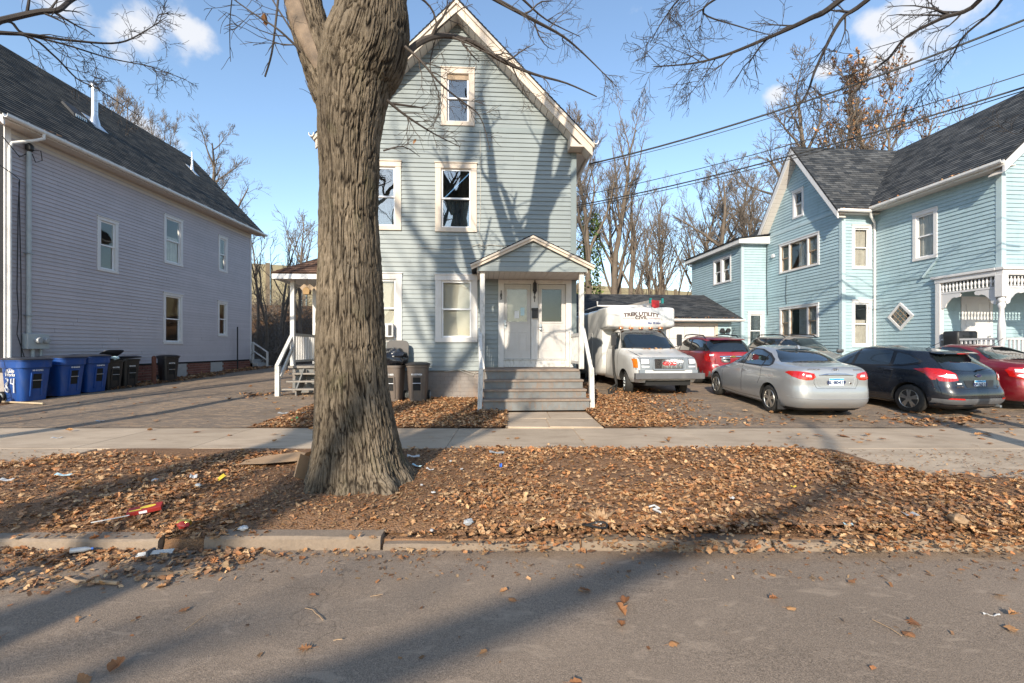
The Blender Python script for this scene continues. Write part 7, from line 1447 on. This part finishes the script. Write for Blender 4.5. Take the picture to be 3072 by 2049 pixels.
    for (x, z, s) in ((.62, 1.255, .05), (.75, 1.25, .03), (-.05, 1.30, .02), (-.72, 1.27, .06)):
        C.patch(root, 'paint_chip', 'grille_grey', [(x+s*rnd.uniform(.6, 1.2)*math.cos(a), z+.022*rnd.uniform(.6, 1.2)*math.sin(a)) for a in [2*math.pi*j/7 for j in range(7)]], 'F', off=.003, sub=1)
    for w in 'LR': C.seam(root, 'door_seam', [(-.50, 1.42), (-.52, 1.0), (-.56, .55)], w, .006); C.seam(root, 'door_seam', [(-1.62, 2.0), (-1.62, 1.3), (-1.62, .55)], w, .006)
    for sx in (-1, 1): # west coast mirrors on brackets
        mr_ = MB().box(sx*1.06-.08, sx*1.06+.08, -.62, -.55, 1.52, 1.90).build('wing_mirror', 'black_plastic', root, bevel=.02); MB().tube([(sx*.93, -.62, 1.48), (sx*1.04, -.6, 1.50), (sx*1.06, -.58, 1.55)], .014, 6).build('mirror_bracket', 'black_plastic', mr_)
    # box with its moulded front over the cab
    bw = 1.16
    def sec(y, z0, z1, w, r=6): # rounded section in xz at y
        return [(w*math.copysign(abs(math.cos(a))**(2/r), math.cos(a)), y, (z0+z1)/2+(z1-z0)/2*math.copysign(abs(math.sin(a))**(2/r), math.sin(a))) for a in [2*math.pi*j/40 for j in range(40)]]
    b = MB().loft([sec(-6.6, .45, 2.86, bw, 14), sec(-2.05, .45, 2.86, bw, 14), sec(-1.75, .55, 2.86, bw-.01, 12), sec(-1.62, .8, 2.85, bw-.05, 9)]).build('box_body', 'fibreglass', root, True, fixn=True)
    at = MB().loft([sec(-2.02, 2.06, 2.858, bw-.004, 14), sec(-1.42, 2.09, 2.857, bw-.006, 14), sec(-1.19, 2.12, 2.855, bw-.01, 13), sec(-1.07, 2.16, 2.84, bw-.03, 12), sec(-1.025, 2.21, 2.80, bw-.08, 10)]).build('box_front', 'fibreglass', root, True, fixn=True)
    ar = MB(); ar.loft([sec(-1.97, 2.09, 2.44, .80, 4), sec(-1.32, 2.10, 2.44, .78, 4), sec(-1.09, 2.12, 2.43, .74, 4), sec(-1.02, 2.19, 2.41, .66, 4)]); ar = ar.build('wind_fairing', 'fibreglass', root, True, fixn=True)
    for sx in (-1, 1): MB().box(sx*bw-(.0 if sx > 0 else .02), sx*bw+(.02 if sx > 0 else .0), -6.5, -2.1, .47, .52).build('rub_rail', 'metal_grey', root)
    MB().box(-bw-.012, -bw+.005, -3.4, -2.6, .75, 2.0).build('side_door', 'fibreglass', root, bevel=.004); MB().box(bw-.005, bw+.012, -3.4, -2.6, .75, 2.0).build('side_door', 'fibreglass', root, bevel=.004)
    for k in range(5): x = -.66+k*.33; MB().loft([rrect(x, -1.06, .075, .06, 2.105, 3, 14), rrect(x, -1.06, .07, .055, 2.135, 3, 14), rrect(x, -1.065, .05, .03, 2.15, 3, 14)]).build('clearance_lamp', 'amber_lens', root, True, fixn=True)
    for sx in (-1, 1): MB().box(sx*(bw-.09)-.03, sx*(bw-.09)+.03, -1.07, -1.04, 2.72, 2.76).build('corner_lamp', 'amber_lens', root, bevel=.005)
    # lettering on the box front (seen from the street, so x runs the other way)
    Fm = basis((0, -1.022, 2.60), (-1.12, 0, 0), (0, 0, 1), (0, 1, 0)); arc = lambda x, y, z: (x, y-.18*(x)**2, z)
    text_obj('lettering', 'TREK UTILITY', .17, 'sign_brown', at, Fm, arc, bold=.008, depth=.003, spacing=1.0); text_obj('lettering', 'CIVIL', .155, 'sign_brown', at, basis((0, -1.022, 2.475), (-1.2, 0, 0), (0, 0, 1), (0, 1, 0)), bold=.006, depth=.003)
    for sx in (-1, 1): MB().box(sx*.43-.19, sx*.43+.19, -1.0245, -1.0205, 2.445, 2.47).build('stripe', 'sign_pink', at)
    text_obj('lettering', 'Bay Bridge', .10, 'sign_navy', ar, basis((-.42, -1.016, 2.30), (-1, 0, 0), (0, 0, 1), (0, 1, 0)), depth=.004, shear=.3, bold=.002)
    MB().tube([(.45, -.85, 2.1), (.45, -.8, 2.3)], .005, 4).build('aerial', 'black_plastic', root)
    return root, d
TR, td = truck()
TRM = Matrix.LocRotScale(TR.location, TR.rotation_euler.to_quaternion(), TR.scale)
rk = empty('roof_rack', TRM @ Vector((0, -3.6, 2.86)), R(186), 'white pipe rack lying across the truck roof', 'rack')
mb = MB(); mb.tube([(1.25, 1.9, .22), (1.25, 1.9, .07), (.9, 1.9, .07), (-.6, 1.9, .07)], .032, 8); mb.tube([(1.2, 1.9, .07), (1.2, -2.2, .07)], .025, 6); mb.tube([(.9, -1.5, .07), (-1.0, -1.5, .07)], .025, 6); mb.build('pipe', 'white_trim', rk, True)
la = empty('ladder', TRM @ Vector((-.35, -2.3, 2.95)), R(186), 'fibreglass ladder lying on the truck roof with a red rag on its end', 'ladder')
for dx in (-.2, .2): MB().beam((dx-.2, 1.15, .10), (dx+.35, -2.4, .02), .03, .08).build('stile', 'ladder_fibre', la)
for k in range(10): t = k/10; MB().beam((-.4+.55*t, 1.0-3.4*t, .10-.08*t), (.0+.55*t, 1.0-3.4*t, .10-.08*t), .03, .025).build('rung', 'galvanised', la)
for dx in (-.4, 0): MB().box(dx-.03, dx+.03, 1.13, 1.2, .03, .20).build('ladder_foot', 'teal_plastic', la)
MB().add([(-.28, 1.2, .12), (-.02, 1.2, .14), (-.0, 1.26, -.08), (-.10, 1.28, -.14), (-.26, 1.25, -.10)], [(0, 1, 2, 3, 4)]).build('flag', 'red_paint', la)
hs = MB()
for k in range(3): p = [TRM @ Vector(q) for q in ((1.06+.02*k, -.55, 1.50), (1.10+.03*k, -.50+.05*k, 1.2), (1.08+.02*k, -.45, .7), (1.02+.05*k, -.4+.1*k, .30), (1.12+.12*k, -.2, .12), (1.35+.1*k, .05+.2*k, .04))]; hs.tube(p, .022, 7)
tag(hs.build('hanging_hoses', 'rubber', None, True), 'black rubber hoses hanging down the passenger side of the truck', 'hose')
# ------------------------------------------------------------------ bins
def bin_thing(name, loc, rz, label, big, body, lid, group, num='0015721', lid_open=0, spray=None, logo=False, tilt=0):
    """wheeled bin: front faces local -y, wheels at the back (+y)"""
    w, d, h = (.36, .40, 1.06) if big else (.27, .29, .92)
    o = empty(name, loc, rz, label, 'bin', group); ob = .80
    rings = []
    for t in np.linspace(0, 1, 9): k = ob+(1-ob)*t; rings.append(rrect(0, .02*(1-t), w*k, d*k, h*t, 5, 36))
    rings[-2:] = [rrect(0, 0, w*.965, d*.965, h*.80, 5, 36), rrect(0, 0, w*1.03, d*1.03, h*.815, 5, 36), rrect(0, 0, w*1.05, d*1.05, h*.97, 5, 36), rrect(0, 0, w*1.10, d*1.10, h*.975, 5, 36), rrect(0, 0, w*1.10, d*1.10, h, 5, 36)] if big else [rrect(0, 0, w*.98, d*.98, h*.93, 5, 36), rrect(0, 0, w*1.06, d*1.06, h*.94, 5, 36), rrect(0, 0, w*1.06, d*1.06, h, 5, 36)]
    rings.append(rrect(0, 0, w*.95, d*.95, h, 5, 36)); rings.append(rrect(0, 0, w*.8, d*.8, h*.35, 5, 36))
    b = MB().loft(rings).build('body', body, o, True, fixn=True)
    fy = lambda z: -(d*(ob+(1-ob)*z/h))+.02*(1-z/h)
    # lift pocket on the front: side cheeks, recess, grab bar
    z0, z1 = h*.30, h*.66; mb = MB()
    for sx in (-1, 1): mb.hexa([(sx*.115-.02, fy(z0)-.006, z0-.2), (sx*.115+.02, fy(z0)-.006, z0-.2), (sx*.115+.02, fy(z0)+.06, z0-.2), (sx*.115-.02, fy(z0)+.06, z0-.2), (sx*.115-.02, fy(z1)-.030, z1), (sx*.115+.02, fy(z1)-.030, z1), (sx*.115+.02, fy(z1)+.06, z1), (sx*.115-.02, fy(z1)+.06, z1)])
    mb.box(-.135, .135, fy(z1)-.03, fy(z1)+.05, z1, z1+.03); mb.build('lift_pocket', body, o, bevel=.008)
    MB().hexa([(-.095, fy(z0)-.006, z0), (.095, fy(z0)-.006, z0), (.095, fy(z0)+.05, z0), (-.095, fy(z0)+.05, z0), (-.095, fy(z1)-.006, z1), (.095, fy(z1)-.006, z1), (.095, fy(z1)+.05, z1), (-.095, fy(z1)+.05, z1)]).build('pocket_recess', 'dark_under', o)
    zb = h*.50; MB().tube([(-.10, fy(zb)-.022, zb), (.10, fy(zb)-.022, zb)], .011, 8).build('grab_bar', 'galvanised', o)
    for sx in (-1, 1):
        wl = MB().lathe([(.02, -.03), (.10, -.03), (.125, -.022), (.125, .022), (.10, .03), (.02, .03)], 18, (0, 0, 0), 'x').build('wheel', 'rubber', o, True); wl.location = (sx*(w*.80+.035), d*.80, .125); g = MB(); g.lathe([(.09, -.034), (.09, .034)], 14, (0, 0, 0), 'x')
        for k in range(7): a = k*.9; g.beam((sx*.036, math.cos(a)*.03, math.sin(a)*.03), (sx*.036, math.cos(a)*.085, math.sin(a)*.085), .016, .01, (1, 0, 0))
        g.build('hub', 'meter_grey', wl)
    # lid
    lr = [rrect(0, -.01, w*1.13, d*1.14, 0, 5, 36), rrect(0, -.01, w*1.14, d*1.15, .02, 5, 36), rrect(0, 0, w*1.05, d*1.05, .035, 5, 36), rrect(0, 0, w*.80, d*.80, .06, 4, 36), rrect(0, 0, w*.3, d*.3, .068, 4, 36)]
    ld = MB().loft([[(x, y-d*1.05, z) for x, y, z in r_] for r_ in lr]).build('lid', lid, o, True, fixn=True); ld.location = (0, d*1.05, h+.004); ld.rotation_euler = (-lid_open, 0, 0)
    MB().tube([(-w*.6, d*1.08, h-.03), (-w*.6, d*1.25, h-.02), (w*.6, d*1.25, h-.02), (w*.6, d*1.08, h-.03)], .016, 8).build('handle', lid, o, True)
    text_obj('lettering', num, .055, 'white_print', b, basis((0, fy(h*.76)-(.022 if big else .008), h*.745), (1, 0, 0), (0, 0, 1), (0, -1, 0)), depth=.002, bold=.002)
    if logo:
        z = h*.70; xx = -(w*(ob+(1-ob)*.70))-.004; Bm = lambda yy, zz: basis((xx-.002, yy, zz), (0, -1, 0), (-.06, 0, 1), (-1, 0, 0))
        text_obj('lettering', 'Public', .12, 'white_print', b, Bm(.0, z+.03), depth=.003, shear=.2, bold=.002); text_obj('lettering', 'Works', .12, 'white_print', b, Bm(.0, z-.06), depth=.003, shear=.2, bold=.002)
        text_obj('lettering', 'CITY OF NEW HAVEN', .042, 'white_print', b, Bm(.0, z+.09), (lambda x, y, q: ((.17+y)*math.sin(x*4.6), (.17+y)*math.cos(x*4.6)-.17, q)), depth=.003)
    if spray:
        xs_ = -(w*.90)-.012; St = [[(.09, .15), (.05, .10), (.09, .03), (.15, .0), (.10, -.08), (.05, -.14), (.09, -.21), (.16, -.17), (.16, -.10), (.09, .0), (.06, .08), (.12, .15), (.09, .15)], [(-.06, .14), (-.04, .02), (-.13, .0)], [(-.15, .15), (-.135, .0), (-.125, -.22)]]
        mb = MB()
        for st in St: mb.tube([(xs_-.004+.05*(zz < -.1)*(-zz-.1)*1.2+.02*(-zz-.2), -yy*-1.0, h*.42+zz) for yy, zz in st], .016, 5)
        mb.build('sprayed_number', 'white_print', b)
    return o
gp = 'blue bins beside the grey house'; z_ = lambda x, y: gz(x, y)+.008
bin_thing('wheeled_bin', (-12.78, 11.98, z_(-12.7, 12)), R(78), 'blue bin nearest the street with 84 sprayed in white', True, 'blue_bin', 'bin_lid', gp, '10 012721', 0, True, True)
bin_thing('wheeled_bin', (-12.76, 12.93, z_(-12.7, 13.2)), R(84), 'middle one of the three blue wheeled bins', True, 'blue_bin', 'bin_lid', gp, '10 015244')
bin_thing('wheeled_bin', (-12.78, 13.74, z_(-12.7, 14)), R(84), 'blue bin furthest from the street, next to the overfull black bin', True, 'blue_bin', 'bin_lid', gp, '10 018716')
gk = 'black bins beside the grey house'
b1 = bin_thing('wheeled_bin', (-12.74, 14.40, z_(-12.7, 14.6)), R(76), 'black bin with its lid propped open over rubbish', False, 'black_bin', 'bin_lid', gk, '0015722', R(28))
bin_thing('wheeled_bin', (-12.74, 15.04, z_(-12.7, 15.3)), R(74), 'closed black bin beside the overfull one', False, 'black_bin', 'bin_lid', gk, '0015731', R(5))
bin_thing('wheeled_bin', (-12.66, 16.75, z_(-12.6, 16.7)), R(62), 'black bin standing alone behind the rusty bollard', False, 'black_bin', 'black_bin', gk, '0015744')
gb = 'brown bins below the blue house window'
P1 = on(HOUSE, (-1.62, -.62, 0)); P2 = on(HOUSE, (-.98, -.60, 0))
bin_thing('wheeled_bin', (P1.x, P1.y, gz(P1.x, P1.y)+.03), R(-4), 'brown bin overflowing with a black rubbish bag beside the tree trunk', False, 'brown_bin', 'brown_lid', gb, '005 1872', R(95))
bin_thing('wheeled_bin', (P2.x, P2.y, gz(P2.x, P2.y)+.03), R(4), 'closed brown bin right of the overflowing one', False, 'brown_bin', 'brown_lid', gb, '0115270026')
# rubbish
def lump(name, c, rx, ry, rz, m, label, cat, seed, amp=.18, fr=3.0, n=36, k=20):
    v = []; r_ = random.Random(seed)
    th = np.linspace(0, 2*np.pi, n, endpoint=False); ph = np.linspace(.02, math.pi-.02, k); T, P_ = np.meshgrid(th, ph); x, y, z = np.sin(P_)*np.cos(T), np.sin(P_)*np.sin(T), np.cos(P_)
    f = 1+amp*vnoise(x*fr+seed, y*fr, z*fr)+amp*.55*np.abs(vnoise(x*fr*2.6, y*fr*2.6+seed, z*fr*2.6))-amp*.3*np.abs(vnoise(x*7+seed, y*7, z*2)); V = np.stack([x*f*rx, y*f*ry, z*f*rz], -1)
    o = MB().loft([[tuple(q) for q in row] for row in V]).build(name, m, None, True, fixn=True); o.location = c; tag(o, label, cat); return o
lump('rubbish_bag', (P1.x+.03, P1.y-.02, gz(P1.x, P1.y)+1.14), .33, .31, .25, 'bag_black', 'shiny black rubbish bag bulging out of the brown bin', 'bag', 3, .22, 2.6)
lump('rubbish_bag', (-12.72, 14.38, z_(-12.7, 14.6)+.93), .22, .22, .10, 'bag_black', 'dark rubbish bag showing under the propped black lid', 'bag', 8, .25, 4)
lump('plastic_bag', (-12.50, 14.32, z_(-12.7, 14.6)+.98), .09, .12, .05, 'paper_blue', 'pale teal plastic bag on top of the black bin rubbish', 'bag', 9, .3, 5)
ht = empty('hand_truck', (-13.12, 11.25, z_(-12.9, 11.4)), R(20), 'red metal hand truck leaning at the left frame edge', 'hand truck')
for dx in (-.2, .2): MB().tube([(dx, 0, .1), (dx, .25, 1.15)], .018, 7).build('rail', 'red_paint', ht, True)
for zz in (.3, .6, .9): MB().tube([(-.2, zz*.24-.02, zz), (.2, zz*.24-.02, zz)], .012, 6).build('crossbar', 'red_paint', ht)
MB().box(-.22, .22, -.25, .0, .0, .012).build('toe_plate', 'red_paint', ht)
for dx in (-.27, .27): MB().lathe([(.03, -.03), (.12, -.03), (.12, .03), (.03, .03)], 16, (dx, .05, .12), 'x').build('wheel', 'rubber', ht, True)
# ------------------------------------------------------------------ litter
def at(px, py, z): x, y = gpx(px, py, z); return x, y, top_z(x, y)
def crumple(name, px, py, s, m, label, cat, seed, flat=.35, z=.15, lift=.04):
    x, y, zz = at(px, py, z); s *= .7; o = lump(name, (x, y, zz+s*flat*.8+lift*.6), s, s*.7, s*flat, m, label, cat, seed, .35, 4.5, 18, 10); o.rotation_euler = (0, 0, seed); return o
x, y, zz = at(437, 1535, .16); bx = empty('snack_box', (x, y, zz+.04), R(28), 'flattened red snack box lying on the leaves left of the trunk', 'box'); bx.scale = (.72, .72, .8); bx.rotation_euler = (R(8), R(-6), R(28)); MB().box(-.17, .17, -.075, .075, 0, .045).build('carton', 'litter_red', bx, bevel=.004); MB().prism([(.08*math.cos(a)+.03, .035*math.sin(a)+.01) for a in [2*math.pi*k/16 for k in range(16)]], .0455, .048, 'z').build('printed_oval', 'litter_yellow', bx, fixn=True); MB().box(-.05, .03, -.0765, -.0755, .008, .036).build('barcode_panel', 'paper', bx); MB().box(-.15, -.03, -.05, -.02, .0455, .0475).build('printed_band', 'litter_yellow', bx)
x, y, zz = at(325, 1557, .16); tag(MB().tube([(x-.12, y-.03, zz+.06), (x+.02, y+.02, zz+.075), (x+.13, y+.06, zz+.09)], .005, 6).build('drinking_straw', 'litter_white'), 'white drinking straw on the leaves left of the red box', 'straw')
x, y, zz = at(550, 1568, .16); lump('red_bag', (x, y, zz+.06), .05, .03, .025, 'litter_red', 'crumpled red wrapper half buried in leaves at the kerb gap', 'wrapper', 15, .4, 4, 18, 10)
x, y, zz = at(245, 1660, 0); bt = empty('plastic_bottle', (x, y, zz+.055), R(30), 'clear plastic bottle with blue cap in the gutter leaves', 'bottle'); bt.scale = (.65, .65, .65); bt.rotation_euler = (0, R(4), R(30)); MB().lathe([(.001, -.11), (.028, -.105), (.03, -.08), (.03, .03), (.024, .06), (.012, .085), (.012, .09)], 14, (0, 0, 0), 'x').build('bottle_body', 'clear_plastic', bt, True); MB().lathe([(.014, .088), (.014, .108), (.001, .11)], 12, (0, 0, 0), 'x').build('cap', 'litter_blue', bt)
x, y, zz = at(553, 1622, 0); tag(MB().lathe([(.001, -.05), (.026, -.048), (.028, -.04), (.028, .035), (.022, .05), (.001, .052)], 14, (x, y, zz+.07), 'x').build('drink_can', 'gold', None, True), 'dented gold drink can in the gutter at the kerb gap', 'can')
x, y, zz = at(458, 1668, 0); mb = MB()
for k in range(5): mb.tube([(x-.11, y-.03+.006*k, zz+.03+.004*k), (x, y+.006*k, zz+.04+.004*k), (x+.13, y+.03+.006*k, zz+.035+.005*k)], .0035, 5)
tag(mb.build('striped_strap', 'litter_white', None, True), 'bundled black and white strap in the gutter below the kerb gap', 'strap'); MB_dark = MB().box(x-.03, x-.015, y-.03, y+.05, zz+.03, zz+.07).build('strap_band', 'bumper_rubber', bpy.data.objects['striped_strap'])
x, y, zz = at(262, 1746, 0); P = [(x-.20, y+.05, zz+.03), (x-.08, y+.0, zz+.025), (x+.05, y+.01, zz+.02), (x+.22, y-.01, zz+.018)]; tag(MB().tube(P, [.008, .012, .013, .012], 7).build('fallen_stick', 'stick_wood', None, True), 'peeled stick lying on the road at the left', 'stick')
x, y, zz = at(45, 1221, .14); tag(MB().tube([(x-.9, y+.25, zz+.03), (x+.9, y-.18, zz+.02)], .022, 6).build('wood_pole', 'pale_wood'), 'pale wooden pole on the driveway in front of the blue bins', 'pole')
x, y, zz = at(500, 1725, 0); mb = MB(); n = 9; L1 = [(x-.2+.05*i, y-.035+.012*i+rnd.uniform(-.006, .006), zz+.006) for i in range(n)]; mb.add(L1+[(a, b+.04+.01*math.sin(i), zz+.022) for i, (a, b, c) in enumerate(L1)], [(i, i+1, n+i+1, n+i) for i in range(n-1)]); tag(mb.build('bark_piece', 'bark_strip'), 'flat curl of bark on the road near the kerb gap', 'bark')
# torn cardboard beside the trunk
x, y, zz = at(835, 1385, .15); cb_ = empty('cardboard_sheet', (x, y, zz+.035), R(10), 'torn flat cardboard lying left of the trunk', 'cardboard'); mb = MB(); mb.add([(-.42, -.14, .0), (-.1, -.2, .01), (.28, -.16, .02), (.42, .05, .05), (.2, .2, .06), (-.18, .18, .03), (-.40, .06, .01)], [(0, 1, 2, 3, 4, 5, 6)]); mb.build('sheet', 'cardboard', cb_); MB().add([(.30, -.14, .025), (.44, .05, .055), (.50, .0, .13), (.38, -.15, .12)], [(0, 1, 2, 3)]).build('flap', 'cardboard', cb_)
x, y, zz = at(905, 1440, .15); o = MB().box(-.13, .13, -.01, .01, 0, .26).build('cardboard_piece', 'cardboard'); o.location = (x+.01, y+.02, zz); o.rotation_euler = (R(-15), R(28), R(60)); tag(o, 'folded cardboard propped against the foot of the trunk', 'cardboard')
def card(name, px, py, w, d, m, label, cat, yaw, z=.15, hole=False, lift=.05, tilt=.15):
    x, y, zz = at(px, py, z); mb = MB(); n = 5
    V = [(-w/2+w*i/n, -d/2, .006*math.sin(i*1.7)) for i in range(n+1)]+[(-w/2+w*i/n, d/2, .01*math.cos(i*1.3)) for i in range(n+1)]; mb.add(V, [(i, i+1, n+2+i, n+1+i) for i in range(n)]); o = mb.build(name, m); o.location = (x, y, zz+lift); o.rotation_euler = (tilt, tilt*.6, yaw); md = o.modifiers.new('solid', 'SOLIDIFY'); md.thickness = .002; tag(o, label, cat); return o
card('paper_scrap', 1240, 1380, .16, .06, 'litter_white', 'white cut out card beside the right foot of the trunk', 'paper', .2); card('paper_strip', 1250, 1408, .14, .03, 'paper_blue', 'pale blue strip lying against the right trunk root', 'paper', -.5); card('paper_strip', 1290, 1420, .10, .025, 'litter_white', 'white strip just right of the trunk root', 'paper', -.4)
crumple('tissue', 1352, 1388, .035, 'litter_white', 'crumpled white tissue on the crumbs right of the trunk', 'tissue', 2); crumple('tissue', 1385, 1414, .03, 'litter_white', 'small white tissue on leaves right of the tissue ball', 'tissue', 4); crumple('tissue', 1265, 1460, .03, 'litter_white', 'white tissue below the right side of the trunk', 'tissue', 5); crumple('tissue', 1300, 1487, .03, 'litter_white', 'white scrap on the leaves below and right of the trunk', 'tissue', 6)
card('clear_wrapper', 1490, 1373, .20, .06, 'clear_plastic', 'clear plastic wrapper near the sidewalk edge right of the trunk', 'wrapper', .1); card('blue_tab', 1502, 1421, .03, .06, 'litter_blue', 'tiny blue and white tab on the leaves', 'tab', .2, tilt=.5)
crumple('plastic_cup', 1405, 1585, .06, 'clear_plastic', 'crushed clear plastic cup at the kerb right of the trunk', 'cup', 7, .6, .12); crumple('foil_scrap', 1295, 1587, .03, 'litter_white', 'white scrap on the kerb stone right of the trunk', 'scrap', 8, .4, .12)
x, y, zz = at(1785, 1597, .12); tr_ = MB(); tr_.tube([(x+.10*math.cos(a), y+.045*math.sin(a), zz+.05+.012*math.sin(2*a)) for a in [2*math.pi*k/18 for k in range(19)]], .009, 5); tag(tr_.build('plastic_tray', 'ink_black', None, True), 'broken black plastic tray rim in the leaves by the road', 'tray'); card('label_scrap', 1795, 1591, .05, .03, 'litter_white', 'white label scrap inside the black tray rim', 'label', .1, .12)
x, y, zz = at(1960, 1545, .15); tag(MB().tube([(x-.02, y+.06, zz+.06), (x+.03, y+.07, zz+.07), (x+.06, y+.03, zz+.06), (x+.0, y+.0, zz+.06), (x+.03, y-.05, zz+.06), (x+.04, y-.08, zz+.06)], .009, 5).build('white_ribbon', 'litter_white', None, True), 'twisted white ribbon on the leaves right of the pale dry sprig', 'ribbon')
# pale dry sprig
x, y, zz = at(1800, 1555, .15); sp = MB()
for k in range(22):
    a = rnd.uniform(-1.2, 1.2); l = rnd.uniform(.07, .16); dx, dz = math.sin(a)*l, math.cos(a)*l*.6; sp.hexa([(x, y, zz), (x+.008, y, zz), (x+.008, y+.006, zz), (x, y+.006, zz), (x+dx*.6-.018, y+rnd.uniform(-.05, .05), zz+dz*.6), (x+dx*.6+.018, y+rnd.uniform(-.05, .05), zz+dz*.6), (x+dx, y+.02, zz+dz+.02), (x+dx-.01, y, zz+dz+.02)])
tag(sp.build('dry_sprig', 'cardboard'), 'pale dry leaf sprig standing in the leaf bed near the road', 'sprig')
card('paper_scrap', 20, 1455, .12, .05, 'litter_white', 'white paper scrap at the left edge of the leaf bed', 'paper', .2); card('candy_wrapper', 190, 1440, .16, .04, 'paper_blue', 'pale blue wrapper in the leaves at the left', 'wrapper', .1); card('snack_wrapper', 664, 1438, .05, .10, 'litter_yellow', 'blue and yellow snack wrapper on leaves left of the trunk', 'wrapper', -.3, tilt=.4)
card('paper_scrap', 580, 1441, .07, .06, 'litter_white', 'white folded paper left of the blue and yellow wrapper', 'paper', .6, tilt=.4); crumple('tissue', 465, 1450, .05, 'litter_white', 'round white lump in the leaves left of the folded paper', 'tissue', 11, .4); crumple('clear_cup', 595, 1465, .05, 'clear_plastic', 'crumpled clear plastic near the leaf bed middle left', 'plastic', 12, .5); crumple('tissue', 730, 1573, .05, 'litter_white', 'white tissue at the back of the kerb left of the trunk', 'tissue', 13, .5)
card('paper_scrap', 170, 1315, .14, .06, 'litter_white', 'white paper torn on the left sidewalk', 'paper', .3, .12, lift=.01, tilt=.05); card('paper_scrap', 300, 1264, .16, .06, 'litter_white', 'white scrap on the driveway asphalt left of centre', 'paper', .1, .14, lift=.01, tilt=.05); card('green_wrapper', 885, 1265, .06, .14, 'litter_green', 'green and white wrapper in the yard leaves left of the trunk', 'wrapper', -.5, .14, tilt=.3); card('paper_plate', 848, 1245, .20, .10, 'litter_white', 'flat white paper in the yard corner left of the trunk', 'paper', .1, .14, lift=.03, tilt=.05); card('paper_plate', 905, 1247, .16, .08, 'litter_white', 'small white paper touching the left edge of the trunk outline', 'paper', .2, .14, lift=.03, tilt=.05); card('clear_wrapper', 685, 1205, .14, .06, 'clear_plastic', 'clear wrapper on the driveway near the side porch', 'wrapper', .6, .2, lift=.03); card('bottle_scrap', 2545, 1623, .07, .03, 'paper_blue', 'pale teal scrap at the road edge right of the kerb', 'scrap', -.2, 0, lift=.01, tilt=.05); card('wrapper_scrap', 2380, 1476, .05, .02, 'litter_yellow', 'thin yellow scrap in the branch shadow on the leaves', 'scrap', -.1); card('paper_scrap', 2195, 1516, .05, .03, 'litter_white', 'white chip of paper left of the yellow scrap', 'paper', .3); crumple('plastic_bag', 2875, 1572, .10, 'cardboard', 'brown paper bag crumpled in the leaves at the right', 'bag', 17, .6); card('clear_wrapper', 2730, 1600, .14, .06, 'clear_plastic', 'grey clear plastic by the road at the right', 'wrapper', .2, 0, lift=.02); card('straw_wrapper', 2975, 1838, .09, .008, 'litter_white', 'white paper straw on the road at the right edge', 'straw', -.15, 0, lift=.006, tilt=.01)
tw = MB(); r_ = random.Random(9)
for k in range(46):
    x, y = r_.uniform(-4, 9), r_.uniform(2.0, 8.4); p, q = walk((x, y, top_z(x, y)+.012), (r_.uniform(-1, 1), r_.uniform(-1, 1), 0), r_.uniform(.05, .22), .003, .002, r_, 4, .25, 0); tw.tube([(a.x, a.y, top_z(a.x, a.y)+.012) for a in p], q, 4)
tag(tw.build('twig_litter', 'stick_wood'), 'small broken twigs scattered over road and sidewalk', 'twigs', None, 'stuff')
# leaves lodged in gutters and on the truck
gl = [];
for k in range(60): p = on(RH, (-.5, rnd.uniform(0, 3.9), 6.95)); gl.append(tuple(p))
for k in range(40): p = on(RH, (rnd.uniform(-1.6, -.5), 3.88, 6.84)); gl.append(tuple(p))
for k in range(14): gl.append((-12.82+rnd.uniform(-.1, .1), rnd.uniform(12.3, 13.2), 7.60))
for k in range(16): p = TRM @ Vector((rnd.uniform(-.8, .8), -.16, 1.415)); gl.append(tuple(p))
for k in range(120): a = rnd.uniform(-7, .3); gl.append((9.85+a*math.cos(R(4.5)), 20.02+a*math.sin(R(4.5)), 2.95))
leaf_cloud('lodged_leaves', np.array(gl), (.06, .12), .4, 'dead leaves lodged in gutters and on the truck cowl')
